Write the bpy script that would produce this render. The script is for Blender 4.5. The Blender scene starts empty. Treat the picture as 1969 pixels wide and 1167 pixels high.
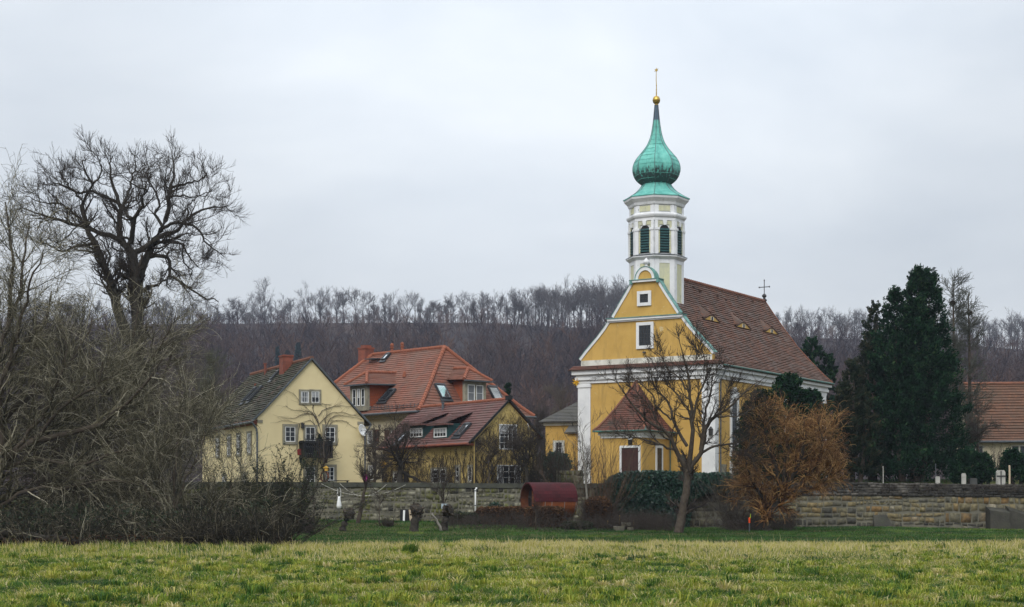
import bpy, math, random
import numpy as np
from mathutils import Vector, Matrix

SC = bpy.context.scene
HAZE = 0.00014
COL = SC.collection
R = math.radians
V = Vector
# ------------------------------------------------------------------ camera
F, CX, YH, CAMZ, PW, PH = 3200.0, 984.5, 975.0, 1.6, 1969.0, 1167.0
cam = bpy.data.cameras.new('camera')
cam.sensor_width = 36.0
cam.lens = 36.0 * F / PW
cam.shift_y = (YH - PH / 2) / PW
cam.clip_start, cam.clip_end = 0.5, 6000
camo = bpy.data.objects.new('camera', cam)
COL.objects.link(camo)
camo.location = (0, 0, CAMZ)
camo.rotation_euler = (R(90), 0, 0)
SC.camera = camo
# ------------------------------------------------------------------ world: overcast
SUN_EL, SUN_AZ = R(42), R(198)        # azimuth from +Y clockwise: behind the camera, a little left
w = bpy.data.worlds.new("World")
SC.world = w
w.use_nodes = True
nt = w.node_tree
nt.nodes.clear()
def wn(t, **k):
    n = nt.nodes.new(t)
    for a, b in k.items():
        setattr(n, a, b)
    return n
out = wn('ShaderNodeOutputWorld')
bg = wn('ShaderNodeBackground')
bg.inputs['Strength'].default_value = 0.1
sky = wn('ShaderNodeTexSky', sky_type='NISHITA', sun_disc=False)
sky.sun_elevation = SUN_EL
sky.sun_rotation = SUN_AZ
sky.dust_density = 3
tc = wn('ShaderNodeTexCoord')
sep = wn('ShaderNodeSeparateXYZ')
nt.links.new(tc.outputs['Generated'], sep.inputs[0])
mp = wn('ShaderNodeMapping')
mp.inputs['Scale'].default_value = (1.0, 1.0, 2.6)
mp.inputs['Location'].default_value = (0.35, 0.2, 0.1)
nt.links.new(tc.outputs['Generated'], mp.inputs[0])
nz = wn('ShaderNodeTexNoise')
nz.inputs['Scale'].default_value = 3.2
nz.inputs['Detail'].default_value = 5
nz.inputs['Roughness'].default_value = 0.5
nz.inputs['Distortion'].default_value = 0.3
nt.links.new(mp.outputs[0], nz.inputs['Vector'])
cr = wn('ShaderNodeValToRGB')                      # cloud deck colour, uneven grey
e = cr.color_ramp.elements
e[0].position, e[0].color = 0.30, (0.474, 0.520, 0.576, 1)
e[1].position, e[1].color = 0.72, (0.664, 0.696, 0.726, 1)
nt.links.new(nz.outputs['Fac'], cr.inputs[0])
# deck brightness climbs with elevation (standard overcast sky)
el = wn('ShaderNodeMapRange')
el.inputs['From Min'].default_value = 0.0
el.inputs['From Max'].default_value = 1.0
el.inputs['To Min'].default_value = 0.72
el.inputs['To Max'].default_value = 2.25
nt.links.new(sep.outputs['Z'], el.inputs['Value'])
# thin spot in the deck
dt = wn('ShaderNodeVectorMath', operation='DOT_PRODUCT')
gd = V((0.03, 1.0, 0.335)).normalized()
dt.inputs[1].default_value = gd
nrm = wn('ShaderNodeVectorMath', operation='NORMALIZE')
nt.links.new(tc.outputs['Generated'], nrm.inputs[0])
nt.links.new(nrm.outputs[0], dt.inputs[0])
gl = wn('ShaderNodeMapRange', interpolation_type='SMOOTHERSTEP')
gl.inputs['From Min'].default_value = 0.958
gl.inputs['From Max'].default_value = 1.0
gl.inputs['To Min'].default_value = 0.0
gl.inputs['To Max'].default_value = 0.16
nt.links.new(dt.outputs['Value'], gl.inputs['Value'])
ad = wn('ShaderNodeMath', operation='ADD')
nt.links.new(el.outputs[0], ad.inputs[0])
nt.links.new(gl.outputs[0], ad.inputs[1])
sc10 = wn('ShaderNodeMath', operation='MULTIPLY')
sc10.inputs[1].default_value = 10.0
nt.links.new(ad.outputs[0], sc10.inputs[0])
vs = wn('ShaderNodeVectorMath', operation='SCALE')
nt.links.new(cr.outputs[0], vs.inputs[0])
nt.links.new(sc10.outputs[0], vs.inputs['Scale'])
mx = wn('ShaderNodeMix', data_type='RGBA')
mx.inputs[0].default_value = 0.96
nt.links.new(sky.outputs[0], mx.inputs[6])
nt.links.new(vs.outputs[0], mx.inputs[7])
nt.links.new(mx.outputs[2], bg.inputs['Color'])
nt.links.new(bg.outputs[0], out.inputs[0])
# ------------------------------------------------------------------ sun behind cloud
sl = bpy.data.lights.new('sun', 'SUN')
sl.energy = 1.5
sl.angle = R(35)
sl.color = (1.0, 0.96, 0.9)
so = bpy.data.objects.new('sun', sl)
COL.objects.link(so)
so.rotation_euler = (R(90) - SUN_EL, 0, math.pi - SUN_AZ)   # -Z axis of the lamp points away from the sun
sd = V((math.sin(SUN_AZ) * math.cos(SUN_EL), math.cos(SUN_AZ) * math.cos(SUN_EL), math.sin(SUN_EL)))
so.rotation_euler = sd.to_track_quat('Z', 'Y').to_euler()
# ------------------------------------------------------------------ exposure
vsn = SC.view_settings
vsn.view_transform = 'Standard'
vsn.look = 'None'
vsn.gamma = 1
vsn.use_curve_mapping = False
vsn.exposure = 0.36
SC.cycles.max_bounces = 6
SC.cycles.transparent_max_bounces = 8
SC.cycles.volume_bounces = 0

# ================================================================== helpers
def at(px, py, D):
    return V(((px - CX) / F * D, D, CAMZ + (YH - py) / F * D))

def tag(o, label=None, cat=None, group=None, kind=None):
    if label: o['label'] = label
    if cat: o['category'] = cat
    if group: o['group'] = group
    if kind: o['kind'] = kind
    return o

def empty(name, loc, rz=0.0, label=None, cat=None, group=None):
    o = bpy.data.objects.new(name, None)
    COL.objects.link(o)
    o.empty_display_size = 0.3
    o.location = loc
    o.rotation_euler = (0, 0, rz)
    return tag(o, label, cat, group)

def link(name, me, parent=None):
    o = bpy.data.objects.new(name, me)
    COL.objects.link(o)
    if parent is not None:
        o.parent = parent
    return o

class MB:
    """mesh builder; self.T transforms everything that is added"""
    def __init__(s, T=None):
        s.v, s.f, s.m, s.uv, s.T = [], [], [], {}, T
    def pt(s, p):
        p = V(p)
        s.v.append(s.T @ p if s.T is not None else p)
        return len(s.v) - 1
    def poly(s, pts, mi=0, uv=None):
        if uv: s.uv[len(s.f)] = uv
        s.f.append([s.pt(p) for p in pts])
        s.m.append(mi)
    def box(s, x0, x1, y0, y1, z0, z1, mi=0):
        i = [s.pt((x, y, z)) for z in (z0, z1) for y in (y0, y1) for x in (x0, x1)]
        for q in ((0, 2, 3, 1), (4, 5, 7, 6), (0, 1, 5, 4), (2, 6, 7, 3), (0, 4, 6, 2), (1, 3, 7, 5)):
            s.f.append([i[k] for k in q]); s.m.append(mi)
    def bar(s, a, b, w, h, mi=0, up=(0, 0, 1)):
        a, b = V(a), V(b)
        d = (b - a).normalized()
        side = d.cross(V(up))
        if side.length < 1e-4: side = d.cross(V((0, 1, 0)))
        side.normalize()
        u = side.cross(d)
        i = []
        for p in (a, b):
            for sx, sy in ((-1, -1), (1, -1), (1, 1), (-1, 1)):
                i.append(s.pt(p + side * sx * w / 2 + u * sy * h / 2))
        for q in ((0, 1, 2, 3), (7, 6, 5, 4), (0, 4, 5, 1), (1, 5, 6, 2), (2, 6, 7, 3), (3, 7, 4, 0)):
            s.f.append([i[k] for k in q]); s.m.append(mi)
    def tube(s, pts, r, n=8, mi=0, cap=True):
        pts = [V(p) for p in pts]
        if not isinstance(r, (list, tuple)): r = [r] * len(pts)
        rings = []
        for k, p in enumerate(pts):
            d = (pts[min(k + 1, len(pts) - 1)] - pts[max(k - 1, 0)]).normalized()
            a = d.cross(V((0.12, 0.31, 1)) if abs(d.z) < 0.95 else V((1, 0.1, 0))).normalized()
            b = d.cross(a)
            rings.append([s.pt(p + (a * math.cos(2 * math.pi * j / n) + b * math.sin(2 * math.pi * j / n)) * r[k]) for j in range(n)])
        for k in range(len(rings) - 1):
            for j in range(n):
                s.f.append([rings[k][j], rings[k][(j + 1) % n], rings[k + 1][(j + 1) % n], rings[k + 1][j]]); s.m.append(mi)
        if cap:
            s.f.append(rings[0][::-1]); s.m.append(mi)
            s.f.append(rings[-1][:]); s.m.append(mi)
    def lathe(s, prof, n=16, c=(0, 0, 0), a0=0.0, mi=0, cap=True):
        c = V(c)
        rings = []
        for r, z in prof:
            rings.append([s.pt(c + V((r * math.cos(a0 + 2 * math.pi * j / n), r * math.sin(a0 + 2 * math.pi * j / n), z))) for j in range(n)])
        for k in range(len(rings) - 1):
            for j in range(n):
                s.f.append([rings[k][j], rings[k][(j + 1) % n], rings[k + 1][(j + 1) % n], rings[k + 1][j]]); s.m.append(mi)
        if cap:
            s.f.append(rings[0][::-1]); s.m.append(mi)
            s.f.append(rings[-1][:]); s.m.append(mi)
    def ext(s, pl, y0, y1, mi=0):
        """polygon (x,z) extruded along y"""
        n = len(pl)
        a = [s.pt((x, y0, z)) for x, z in pl]
        b = [s.pt((x, y1, z)) for x, z in pl]
        s.f.append(a); s.m.append(mi)
        s.f.append(b[::-1]); s.m.append(mi)
        for k in range(n):
            s.f.append([a[(k + 1) % n], a[k], b[k], b[(k + 1) % n]]); s.m.append(mi)
    def ribbon(s, pl, th, y0, y1, mi=0):
        """a strip of thickness th laid along the outside of polyline (x,z), extruded along y"""
        n = len(pl)
        off = []
        for k in range(n):
            a = V((pl[max(k - 1, 0)][0], pl[max(k - 1, 0)][1])); b = V((pl[min(k + 1, n - 1)][0], pl[min(k + 1, n - 1)][1]))
            d = (b - a).normalized()
            off.append((pl[k][0] - d.y * th, pl[k][1] + d.x * th))
        for k in range(n - 1):
            s.ext([pl[k], pl[k + 1], off[k + 1], off[k]], y0, y1, mi)
    def build(s, name, mats, parent=None, smooth=False):
        me = bpy.data.meshes.new(name)
        me.from_pydata([tuple(p) for p in s.v], [], s.f)
        if not isinstance(mats, (list, tuple)): mats = [mats]
        for m in mats: me.materials.append(m)
        me.polygons.foreach_set('material_index', s.m)
        if s.uv:
            ul = me.uv_layers.new(name='UVMap')
            for fi, uv in s.uv.items():
                p = me.polygons[fi]
                for k, li in enumerate(p.loop_indices):
                    ul.data[li].uv = uv[k]
        if smooth:
            me.polygons.foreach_set('use_smooth', [True] * len(me.polygons))
        me.update()
        return link(name, me, parent)

def facade(O, U, N):
    """matrix of a wall: x along it, -y outwards, z up"""
    U, N = V(U), V(N)
    return Matrix(((U.x, -N.x, 0, O[0]), (U.y, -N.y, 0, O[1]), (0, 0, 1, O[2]), (0, 0, 0, 1)))

def frame(o):
    return Matrix.Translation(o.location) @ Matrix.Rotation(o.rotation_euler.z, 4, 'Z')

def uz(Wm, px, py, y=0.0):
    """pixel of the photograph -> (x, z) on the plane local y of wall matrix Wm"""
    I = Wm.inverted()
    c = I @ V((0, 0, CAMZ)); d = I.to_3x3() @ V(((px - CX) / F, 1, (YH - py) / F))
    t = (y - c.y) / d.y
    p = c + d * t
    return p.x, p.z

def rect(Wm, x0, y0, x1, y1, y=0.0):
    a = uz(Wm, x0, y0, y); b = uz(Wm, x1, y0, y); c = uz(Wm, x0, y1, y); d = uz(Wm, x1, y1, y)
    return (a[0] + c[0]) / 2, (b[0] + d[0]) / 2, (c[1] + d[1]) / 2, (a[1] + b[1]) / 2

def np_mesh(name, verts, quads, mat, parent=None, tone=None, smooth=False):
    me = bpy.data.meshes.new(name)
    nv, nf = len(verts), len(quads)
    k = quads.shape[1]
    me.vertices.add(nv)
    me.vertices.foreach_set('co', np.ascontiguousarray(verts, dtype=np.float32).ravel())
    me.loops.add(nf * k)
    me.loops.foreach_set('vertex_index', np.ascontiguousarray(quads, dtype=np.int32).ravel())
    me.polygons.add(nf)
    me.polygons.foreach_set('loop_start', np.arange(0, nf * k, k, dtype=np.int32))
    if smooth:
        me.polygons.foreach_set('use_smooth', np.ones(nf, dtype=bool))
    me.update(calc_edges=True)
    if tone is not None:
        a = me.attributes.new('tone', 'FLOAT', 'POINT')
        a.data.foreach_set('value', np.ascontiguousarray(tone, dtype=np.float32))
    me.materials.append(mat)
    return link(name, me, parent)

def nrmz(a):
    return a / np.maximum(np.linalg.norm(a, axis=-1, keepdims=True), 1e-9)

def vnoise(x, y, seed=0):
    """2-D value noise 0..1"""
    xi, yi = np.floor(x).astype(np.int64), np.floor(y).astype(np.int64)
    fx, fy = x - xi, y - yi
    fx, fy = fx * fx * (3 - 2 * fx), fy * fy * (3 - 2 * fy)
    def h(a, b):
        n = (a * 374761393 + b * 668265263 + seed * 1442695) & 0x7fffffff
        n = ((n ^ (n >> 13)) * 1274126177) & 0x7fffffff
        return ((n ^ (n >> 16)) & 0xffff) / 65535.0
    return (h(xi, yi) * (1 - fx) + h(xi + 1, yi) * fx) * (1 - fy) + (h(xi, yi + 1) * (1 - fx) + h(xi + 1, yi + 1) * fx) * fy

def fbm(x, y, seed=0, o=3):
    s, a, t = 0, 1.0, 0
    for k in range(o):
        s = s + a * vnoise(x * 2 ** k, y * 2 ** k, seed + k); t += a; a *= 0.5
    return s / t

# ------------------------------------------------------------------ materials
def newmat(name):
    m = bpy.data.materials.new(name)
    m.use_nodes = True
    n = m.node_tree
    return m, n, n.nodes['Principled BSDF']

def c4(c): return (c[0], c[1], c[2], 1.0)

def noise(n, scale, detail=4, stretch=None, vec='Object', rough=0.6):
    t = n.nodes.new('ShaderNodeTexCoord')
    x = n.nodes.new('ShaderNodeTexNoise')
    x.inputs['Scale'].default_value = scale
    x.inputs['Detail'].default_value = detail
    x.inputs['Roughness'].default_value = rough
    if stretch:
        mpp = n.nodes.new('ShaderNodeMapping')
        mpp.inputs['Scale'].default_value = stretch
        n.links.new(t.outputs[vec], mpp.inputs[0]); n.links.new(mpp.outputs[0], x.inputs['Vector'])
    else:
        n.links.new(t.outputs[vec], x.inputs['Vector'])
    return x.outputs['Fac']

def ramp(n, fac, stops):
    r = n.nodes.new('ShaderNodeValToRGB')
    el = r.color_ramp.elements
    while len(el) < len(stops): el.new(0.5)
    for q, (p, c) in zip(el, stops):
        q.position = p; q.color = c4(c) if len(c) == 3 else c
    n.links.new(fac, r.inputs[0])
    return r.outputs[0]

def mix(n, fac, a, b, mode='MIX'):
    x = n.nodes.new('ShaderNodeMix'); x.data_type = 'RGBA'; x.blend_type = mode
    for i, q in ((6, a), (7, b)):
        if hasattr(q, 'links'): n.links.new(q, x.inputs[i])
        else: x.inputs[i].default_value = c4(q)
    if hasattr(fac, 'links'): n.links.new(fac, x.inputs[0])
    else: x.inputs[0].default_value = fac
    return x.outputs[2]

def bump(n, b, h, strength, dist=0.02):
    x = n.nodes.new('ShaderNodeBump')
    x.inputs['Strength'].default_value = strength
    x.inputs['Distance'].default_value = dist
    n.links.new(h, x.inputs['Height']); n.links.new(x.outputs[0], b.inputs['Normal'])

def mat(name, base, var=None, scale=1.0, lo=0.4, hi=0.65, rough=0.85, stains=(), bmp=None, metal=0.0, spec=0.3):
    """stains: (colour, scale, lo, hi, stretch)"""
    m, n, b = newmat(name)
    b.inputs['Roughness'].default_value = rough
    b.inputs['Metallic'].default_value = metal
    b.inputs['Specular IOR Level'].default_value = spec
    c = base
    if var:
        c = ramp(n, noise(n, scale, 5), [(lo, base), (hi, var)])
    for col, s_, l_, h_, st in stains:
        fac = ramp(n, noise(n, s_, 6, st, rough=0.7), [(l_, (0, 0, 0)), (h_, (1, 1, 1))])
        c = mix(n, fac, c, col)
    if hasattr(c, 'links'): n.links.new(c, b.inputs['Base Color'])
    else: b.inputs['Base Color'].default_value = c4(c)
    if bmp: bump(n, b, noise(n, bmp[0], 4), bmp[1], bmp[2] if len(bmp) > 2 else 0.02)
    return m

def tonemat(name, stops, rough=0.8, nscale=None, namt=0.35, trans=0.0, spec=0.2, stains=()):
    """colour from the per-piece 'tone' attribute"""
    m, n, b = newmat(name)
    a = n.nodes.new('ShaderNodeAttribute'); a.attribute_name = 'tone'
    c = ramp(n, a.outputs['Fac'], stops)
    if nscale:
        f = ramp(n, noise(n, nscale, 5), [(0.3, (1 - namt,) * 3), (0.7, (1 + namt * 0.3,) * 3)])
        c = mix(n, 1.0, c, f, 'MULTIPLY')
    for col, s_, l_, h_, st in stains:
        fac = ramp(n, noise(n, s_, 6, st, rough=0.7), [(l_, (0, 0, 0)), (h_, (1, 1, 1))])
        c = mix(n, fac, c, col)
    n.links.new(c, b.inputs['Base Color'])
    b.inputs['Roughness'].default_value = rough
    b.inputs['Specular IOR Level'].default_value = spec
    if trans:
        tr = n.nodes.new('ShaderNodeBsdfTranslucent'); n.links.new(c, tr.inputs[0])
        ms = n.nodes.new('ShaderNodeMixShader'); ms.inputs[0].default_value = trans
        n.links.new(b.outputs[0], ms.inputs[1]); n.links.new(tr.outputs[0], ms.inputs[2])
        n.links.new(ms.outputs[0], n.nodes['Material Output'].inputs[0])
    return m

def tilemat(name, c1, c2, c3, moss=None, mlo=0.5, mhi=0.7, rough=0.8, nscale=0.5, mst=None, c4_=None):
    """roof tiles: one brick per tile in UV (u in tiles, v in courses)"""
    m, n, b = newmat(name)
    t = n.nodes.new('ShaderNodeTexCoord')
    br = n.nodes.new('ShaderNodeTexBrick')
    br.inputs['Scale'].default_value = 1.0
    br.inputs['Brick Width'].default_value = 1.0
    br.inputs['Row Height'].default_value = 1.0
    br.inputs['Mortar Size'].default_value = 0.03
    br.inputs['Color1'].default_value = c4(c1); br.inputs['Color2'].default_value = c4(c2)
    br.inputs['Mortar'].default_value = c4([x * 0.35 for x in c1])
    n.links.new(t.outputs['UV'], br.inputs['Vector'])
    c = mix(n, ramp(n, noise(n, nscale, 6, rough=0.7), [(0.4, (0, 0, 0)), (0.62, (1, 1, 1))]), br.outputs[0], c3)
    if c4_:
        c = mix(n, ramp(n, noise(n, 2.5, 4, rough=0.8), [(0.56, (0, 0, 0)), (0.7, (1, 1, 1))]), c, c4_)
    if moss:
        c = mix(n, ramp(n, noise(n, 0.9, 7, mst, rough=0.75), [(mlo, (0, 0, 0)), (mhi, (1, 1, 1))]), c, moss)
    n.links.new(c, b.inputs['Base Color'])
    b.inputs['Roughness'].default_value = rough
    b.inputs['Specular IOR Level'].default_value = 0.25
    return m

def course_roof(mb, rows, course=0.22, tile=0.18, lift=0.04, g=None, seg=0.55, mi=0, jit=0.012):
    """overlapping tile courses over rows [(L,R), ...] eave -> ridge"""
    g = g or random.Random(5)
    rows = [(V(a), V(b)) for a, b in rows]
    ds = [0.0]
    for k in range(1, len(rows)):
        m0 = (rows[k - 1][0] + rows[k - 1][1]) / 2; m1 = (rows[k][0] + rows[k][1]) / 2
        ds.append(ds[-1] + (m1 - m0).length)
    n = max(2, round(ds[-1] / course))
    def row(s):
        for k in range(1, len(rows)):
            if s <= ds[k] + 1e-9:
                f = (s - ds[k - 1]) / (ds[k] - ds[k - 1])
                return rows[k - 1][0].lerp(rows[k][0], f), rows[k - 1][1].lerp(rows[k][1], f)
        return rows[-1]
    wmax = max((a - b).length for a, b in rows)
    ns = max(1, round(wmax / seg))
    dirw = max(rows, key=lambda q: (q[1] - q[0]).length)
    dw = (dirw[1] - dirw[0]).normalized(); org = rows[0][0]
    for k in range(n):
        L0, R0 = row(ds[-1] * k / n); L1, R1 = row(ds[-1] * (k + 1) / n)
        N = dw.cross((L1 + R1) - (L0 + R0)).normalized()
        if N.z < 0: N = -N
        pr = None
        for j in range(ns + 1):
            u = j / ns
            lo_ = L0.lerp(R0, u); hi_ = L1.lerp(R1, u)
            lf = lift + g.uniform(-jit, jit)
            q = (lo_, lo_ + N * lf, hi_ + N * 0.004)
            if pr:
                ua, ub = (pr[0] - org).dot(dw) / tile, (lo_ - org).dot(dw) / tile
                ua1, ub1 = (pr[2] - org).dot(dw) / tile, (hi_ - org).dot(dw) / tile
                mb.poly([pr[1], q[1], q[2], pr[2]], mi, [(ua, k + .02), (ub, k + .02), (ub1, k + .98), (ua1, k + .98)])
                mb.poly([pr[0], q[0], q[1], pr[1]], mi, [(ua, k + .02), (ub, k + .02), (ub, k + .05), (ua, k + .05)])
            pr = q

def under_roof(mb, rows, t=0.14, mi=0):
    """the boarded underside and edges of a roof slope"""
    rows = [(V(a), V(b)) for a, b in rows]
    dn = V((0, 0, -t))
    for k in range(len(rows) - 1):
        (a, b), (c, d) = rows[k], rows[k + 1]
        mb.poly([a + dn, b + dn, d + dn, c + dn], mi)
        mb.poly([a, a + dn, c + dn, c], mi)
        mb.poly([b, d, d + dn, b + dn], mi)
    a, b = rows[0]
    mb.poly([a, b, b + dn, a + dn], mi)

def ridge_tiles(mb, a, b, r=0.13, step=0.36, mi=0, g=None):
    a, b = V(a), V(b)
    n = max(2, round((b - a).length / step))
    for k in range(n):
        p, q = a.lerp(b, k / n), a.lerp(b, (k + 1.06) / n if k < n - 1 else 1.0)
        mb.tube([p, q], [r * 1.12, r * 0.92], 8, mi)

# ------------------------------------------------------------------ shared materials
M = {}
M['white_wood'] = mat('white painted wood', (0.72, 0.73, 0.72), rough=0.5)
M['white_plaster'] = mat('white plaster', (0.70, 0.71, 0.71), (0.60, 0.61, 0.62), 0.8, stains=[((0.36, 0.36, 0.33), 2.2, 0.60, 0.78, (1, 1, 0.35))], bmp=(30, .15))
M['white_peeling'] = mat('peeling white paint', (0.72, 0.73, 0.74), (0.63, 0.64, 0.66), 1.2, stains=[((0.22, 0.23, 0.22), 4.5, 0.64, 0.70, (1.6, 1.6, 0.25)), ((0.45, 0.46, 0.44), 2, 0.58, 0.75, (1, 1, .4))], rough=0.6)
M['dirty_white'] = mat('dirty white plaster', (0.64, 0.63, 0.57), (0.46, 0.45, 0.38), 0.7, stains=[((0.26, 0.26, 0.21), 1.6, 0.52, 0.72, (1, 1, .5))])
M['ochre'] = mat('ochre yellow plaster', (0.520, 0.330, 0.090), (0.445, 0.275, 0.070), 0.6, stains=[((0.56, 0.46, 0.26), 1.1, 0.63, 0.68, None), ((0.30, 0.195, 0.060), 1.0, 0.54, 0.80, (1.5, 1.5, 0.25))], bmp=(25, .12))
M['pale_panel'] = mat('weathered pale yellow paint', (0.57, 0.56, 0.36), (0.50, 0.50, 0.36), 1.5, stains=[((0.20, 0.20, 0.15), 5, 0.60, 0.68, (1.8, 1.8, 0.22)), ((0.40, 0.41, 0.34), 2.2, .5, .75, (1, 1, .5))])
M['cream'] = mat('cream plaster', (0.70, 0.595, 0.345), (0.64, 0.535, 0.305), 0.5, stains=[((0.46, 0.39, 0.23), 0.9, 0.6, 0.85, (1.3, 1.3, 0.35))], bmp=(25, .1))
M['pale_cream'] = mat('pale cream plaster', (0.56, 0.50, 0.35), (0.49, 0.43, 0.30), 0.5, stains=[((0.34, 0.30, 0.21), 0.9, 0.58, 0.85, (1.3, 1.3, 0.35))])
M['sandstone'] = mat('grey sandstone', (0.27, 0.25, 0.185), (0.17, 0.16, 0.125), 2.0, stains=[((0.09, 0.088, 0.07), 3, .58, .75, None)])
M['copper'] = None
m, n, b = newmat('green copper patina')
c = ramp(n, noise(n, 1.4, 6, (1, 1, 0.5), rough=0.7), [(0.30, (0.055, 0.245, 0.215)), (0.5, (0.105, 0.39, 0.335)), (0.72, (0.20, 0.50, 0.43))])
c = mix(n, ramp(n, noise(n, 3.4, 7, (1.5, 1.5, 0.4), rough=0.75), [(0.58, (0, 0, 0)), (0.68, (1, 1, 1))]), c, (0.05, 0.10, 0.10))
n.links.new(c, b.inputs['Base Color']); b.inputs['Roughness'].default_value = 0.6
M['copper'] = m
m, n, b = newmat('stained copper onion')       # dark streaked belly
c = ramp(n, noise(n, 1.4, 6, (1, 1, 0.5), rough=0.7), [(0.30, (0.05, 0.24, 0.21)), (0.5, (0.105, 0.41, 0.345)), (0.72, (0.19, 0.52, 0.44))])
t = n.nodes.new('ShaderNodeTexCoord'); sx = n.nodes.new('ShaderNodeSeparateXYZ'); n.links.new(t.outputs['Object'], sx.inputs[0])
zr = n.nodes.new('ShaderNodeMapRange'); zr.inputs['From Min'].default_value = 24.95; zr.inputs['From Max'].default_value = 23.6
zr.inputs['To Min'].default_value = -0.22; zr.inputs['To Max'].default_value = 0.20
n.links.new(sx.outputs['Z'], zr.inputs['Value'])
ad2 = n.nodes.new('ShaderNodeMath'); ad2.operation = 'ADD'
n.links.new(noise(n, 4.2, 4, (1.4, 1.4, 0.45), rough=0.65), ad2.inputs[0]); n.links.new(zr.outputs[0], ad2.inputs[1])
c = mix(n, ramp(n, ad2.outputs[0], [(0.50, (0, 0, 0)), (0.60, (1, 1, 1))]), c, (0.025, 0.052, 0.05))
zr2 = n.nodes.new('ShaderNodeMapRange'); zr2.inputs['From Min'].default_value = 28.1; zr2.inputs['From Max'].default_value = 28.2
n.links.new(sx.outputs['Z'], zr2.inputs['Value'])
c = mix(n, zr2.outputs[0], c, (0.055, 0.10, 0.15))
n.links.new(c, b.inputs['Base Color']); b.inputs['Roughness'].default_value = 0.55
M['onion'] = m
M['dark_copper'] = mat('dark aged copper', (0.055, 0.10, 0.085), (0.045, 0.17, 0.14), 2, lo=.45, hi=.7, rough=.6)
M['flashing'] = mat('weathered copper flashing', (0.13, 0.30, 0.265), (0.06, 0.11, 0.10), 1.8, lo=.42, hi=.68, rough=.6)
M['gold'] = mat('gilded metal', (0.50, 0.33, 0.07), (0.36, 0.25, 0.07), 3, rough=0.35, metal=0.7)
M['iron'] = mat('dark iron', (0.035, 0.035, 0.035), rough=0.5)
M['zinc'] = mat('grey zinc sheet', (0.10, 0.115, 0.125), (0.07, 0.08, 0.09), 3, rough=0.45, metal=0.3)
M['dark_sheet'] = mat('dark window cladding', (0.035, 0.038, 0.042), rough=0.4)
M['teal_wood'] = mat('dark teal boards', (0.018, 0.070, 0.070), (0.012, 0.045, 0.05), 4, rough=0.6)
M['dark_wood'] = mat('dark stained timber', (0.012, 0.013, 0.014), (0.008, 0.009, 0.009), 4, rough=0.7)
M['black'] = mat('black', (0.012, 0.012, 0.013), rough=0.6)
m, n, b = newmat('window glass')
b.inputs['Base Color'].default_value = (0.018, 0.022, 0.027, 1); b.inputs['Roughness'].default_value = 0.06
b.inputs['Specular IOR Level'].default_value = 0.45
M['glass'] = m
m, n, b = newmat('skylight glass')
b.inputs['Base Color'].default_value = (0.85, 0.88, 0.9, 1); b.inputs['Roughness'].default_value = 0.08
b.inputs['Metallic'].default_value = 0.95
M['skylight'] = m
M['curtain'] = mat('window blind', (0.16, 0.17, 0.18), (0.13, .14, .15), 2)
M['church_tile'] = tilemat('weathered brown plain tiles', (0.165, 0.072, 0.043), (0.105, 0.052, 0.036), (0.085, 0.058, 0.045), moss=(0.140, 0.112, 0.098), mlo=0.50, mhi=0.70, nscale=0.8, c4_=(0.20, 0.08, 0.045))
M['red_tile'] = tilemat('orange red tiles', (0.225, 0.082, 0.050), (0.170, 0.064, 0.043), (0.175, 0.092, 0.068), moss=(0.105, 0.072, 0.058), mlo=0.46, mhi=0.75, nscale=0.4)
M['annex_tile'] = tilemat('dark red annex tiles', (0.165, 0.055, 0.036), (0.115, 0.042, 0.030), (0.095, 0.046, 0.033), moss=(0.055, 0.042, 0.032), mlo=0.47, mhi=0.68, nscale=0.7)
M['mauve_tile'] = tilemat('red brown cottage tiles', (0.150, 0.066, 0.058), (0.110, 0.052, 0.048), (0.120, 0.070, 0.062), moss=(0.080, 0.060, 0.052), mlo=0.50, mhi=0.72, nscale=0.5)
M['mossy_tile'] = tilemat('mossy old tiles', (0.062, 0.048, 0.032), (0.036, 0.034, 0.022), (0.036, 0.040, 0.021), moss=(0.125, 0.062, 0.052), mlo=0.56, mhi=0.68, nscale=0.8)
M['grey_tile'] = tilemat('grey slate roof', (0.10, 0.098, 0.092), (0.08, 0.08, 0.078), (0.085, 0.082, 0.07), nscale=0.8)
M['brown_tile'] = tilemat('brown barn tiles', (0.150, 0.070, 0.040), (0.100, 0.052, 0.034), (0.090, 0.054, 0.036), moss=(0.085, 0.06, 0.042), mlo=.52, mhi=.72, nscale=0.5)
M['ridge_red'] = mat('red ridge tiles', (0.26, 0.09, 0.05), (0.21, 0.075, 0.045), 3)
M['ridge_brown'] = mat('brown ridge tiles', (0.21, 0.085, 0.05), (0.13, 0.065, 0.045), 3)
M['brick'] = mat('chimney brick', (0.235, 0.072, 0.045), (0.15, 0.055, 0.04), 3)
M['orange_hung'] = tilemat('tile hung cheek', (0.30, 0.075, 0.030), (0.25, 0.062, 0.027), (0.27, 0.075, 0.035), nscale=.5)
M['stone_mortar'] = mat('old lime mortar', (0.150, 0.142, 0.108), (0.085, 0.082, 0.064), 1.2)
M['light_curtain'] = mat('net curtain', (0.34, 0.35, 0.36), (0.26, 0.27, 0.28), 5)
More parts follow.
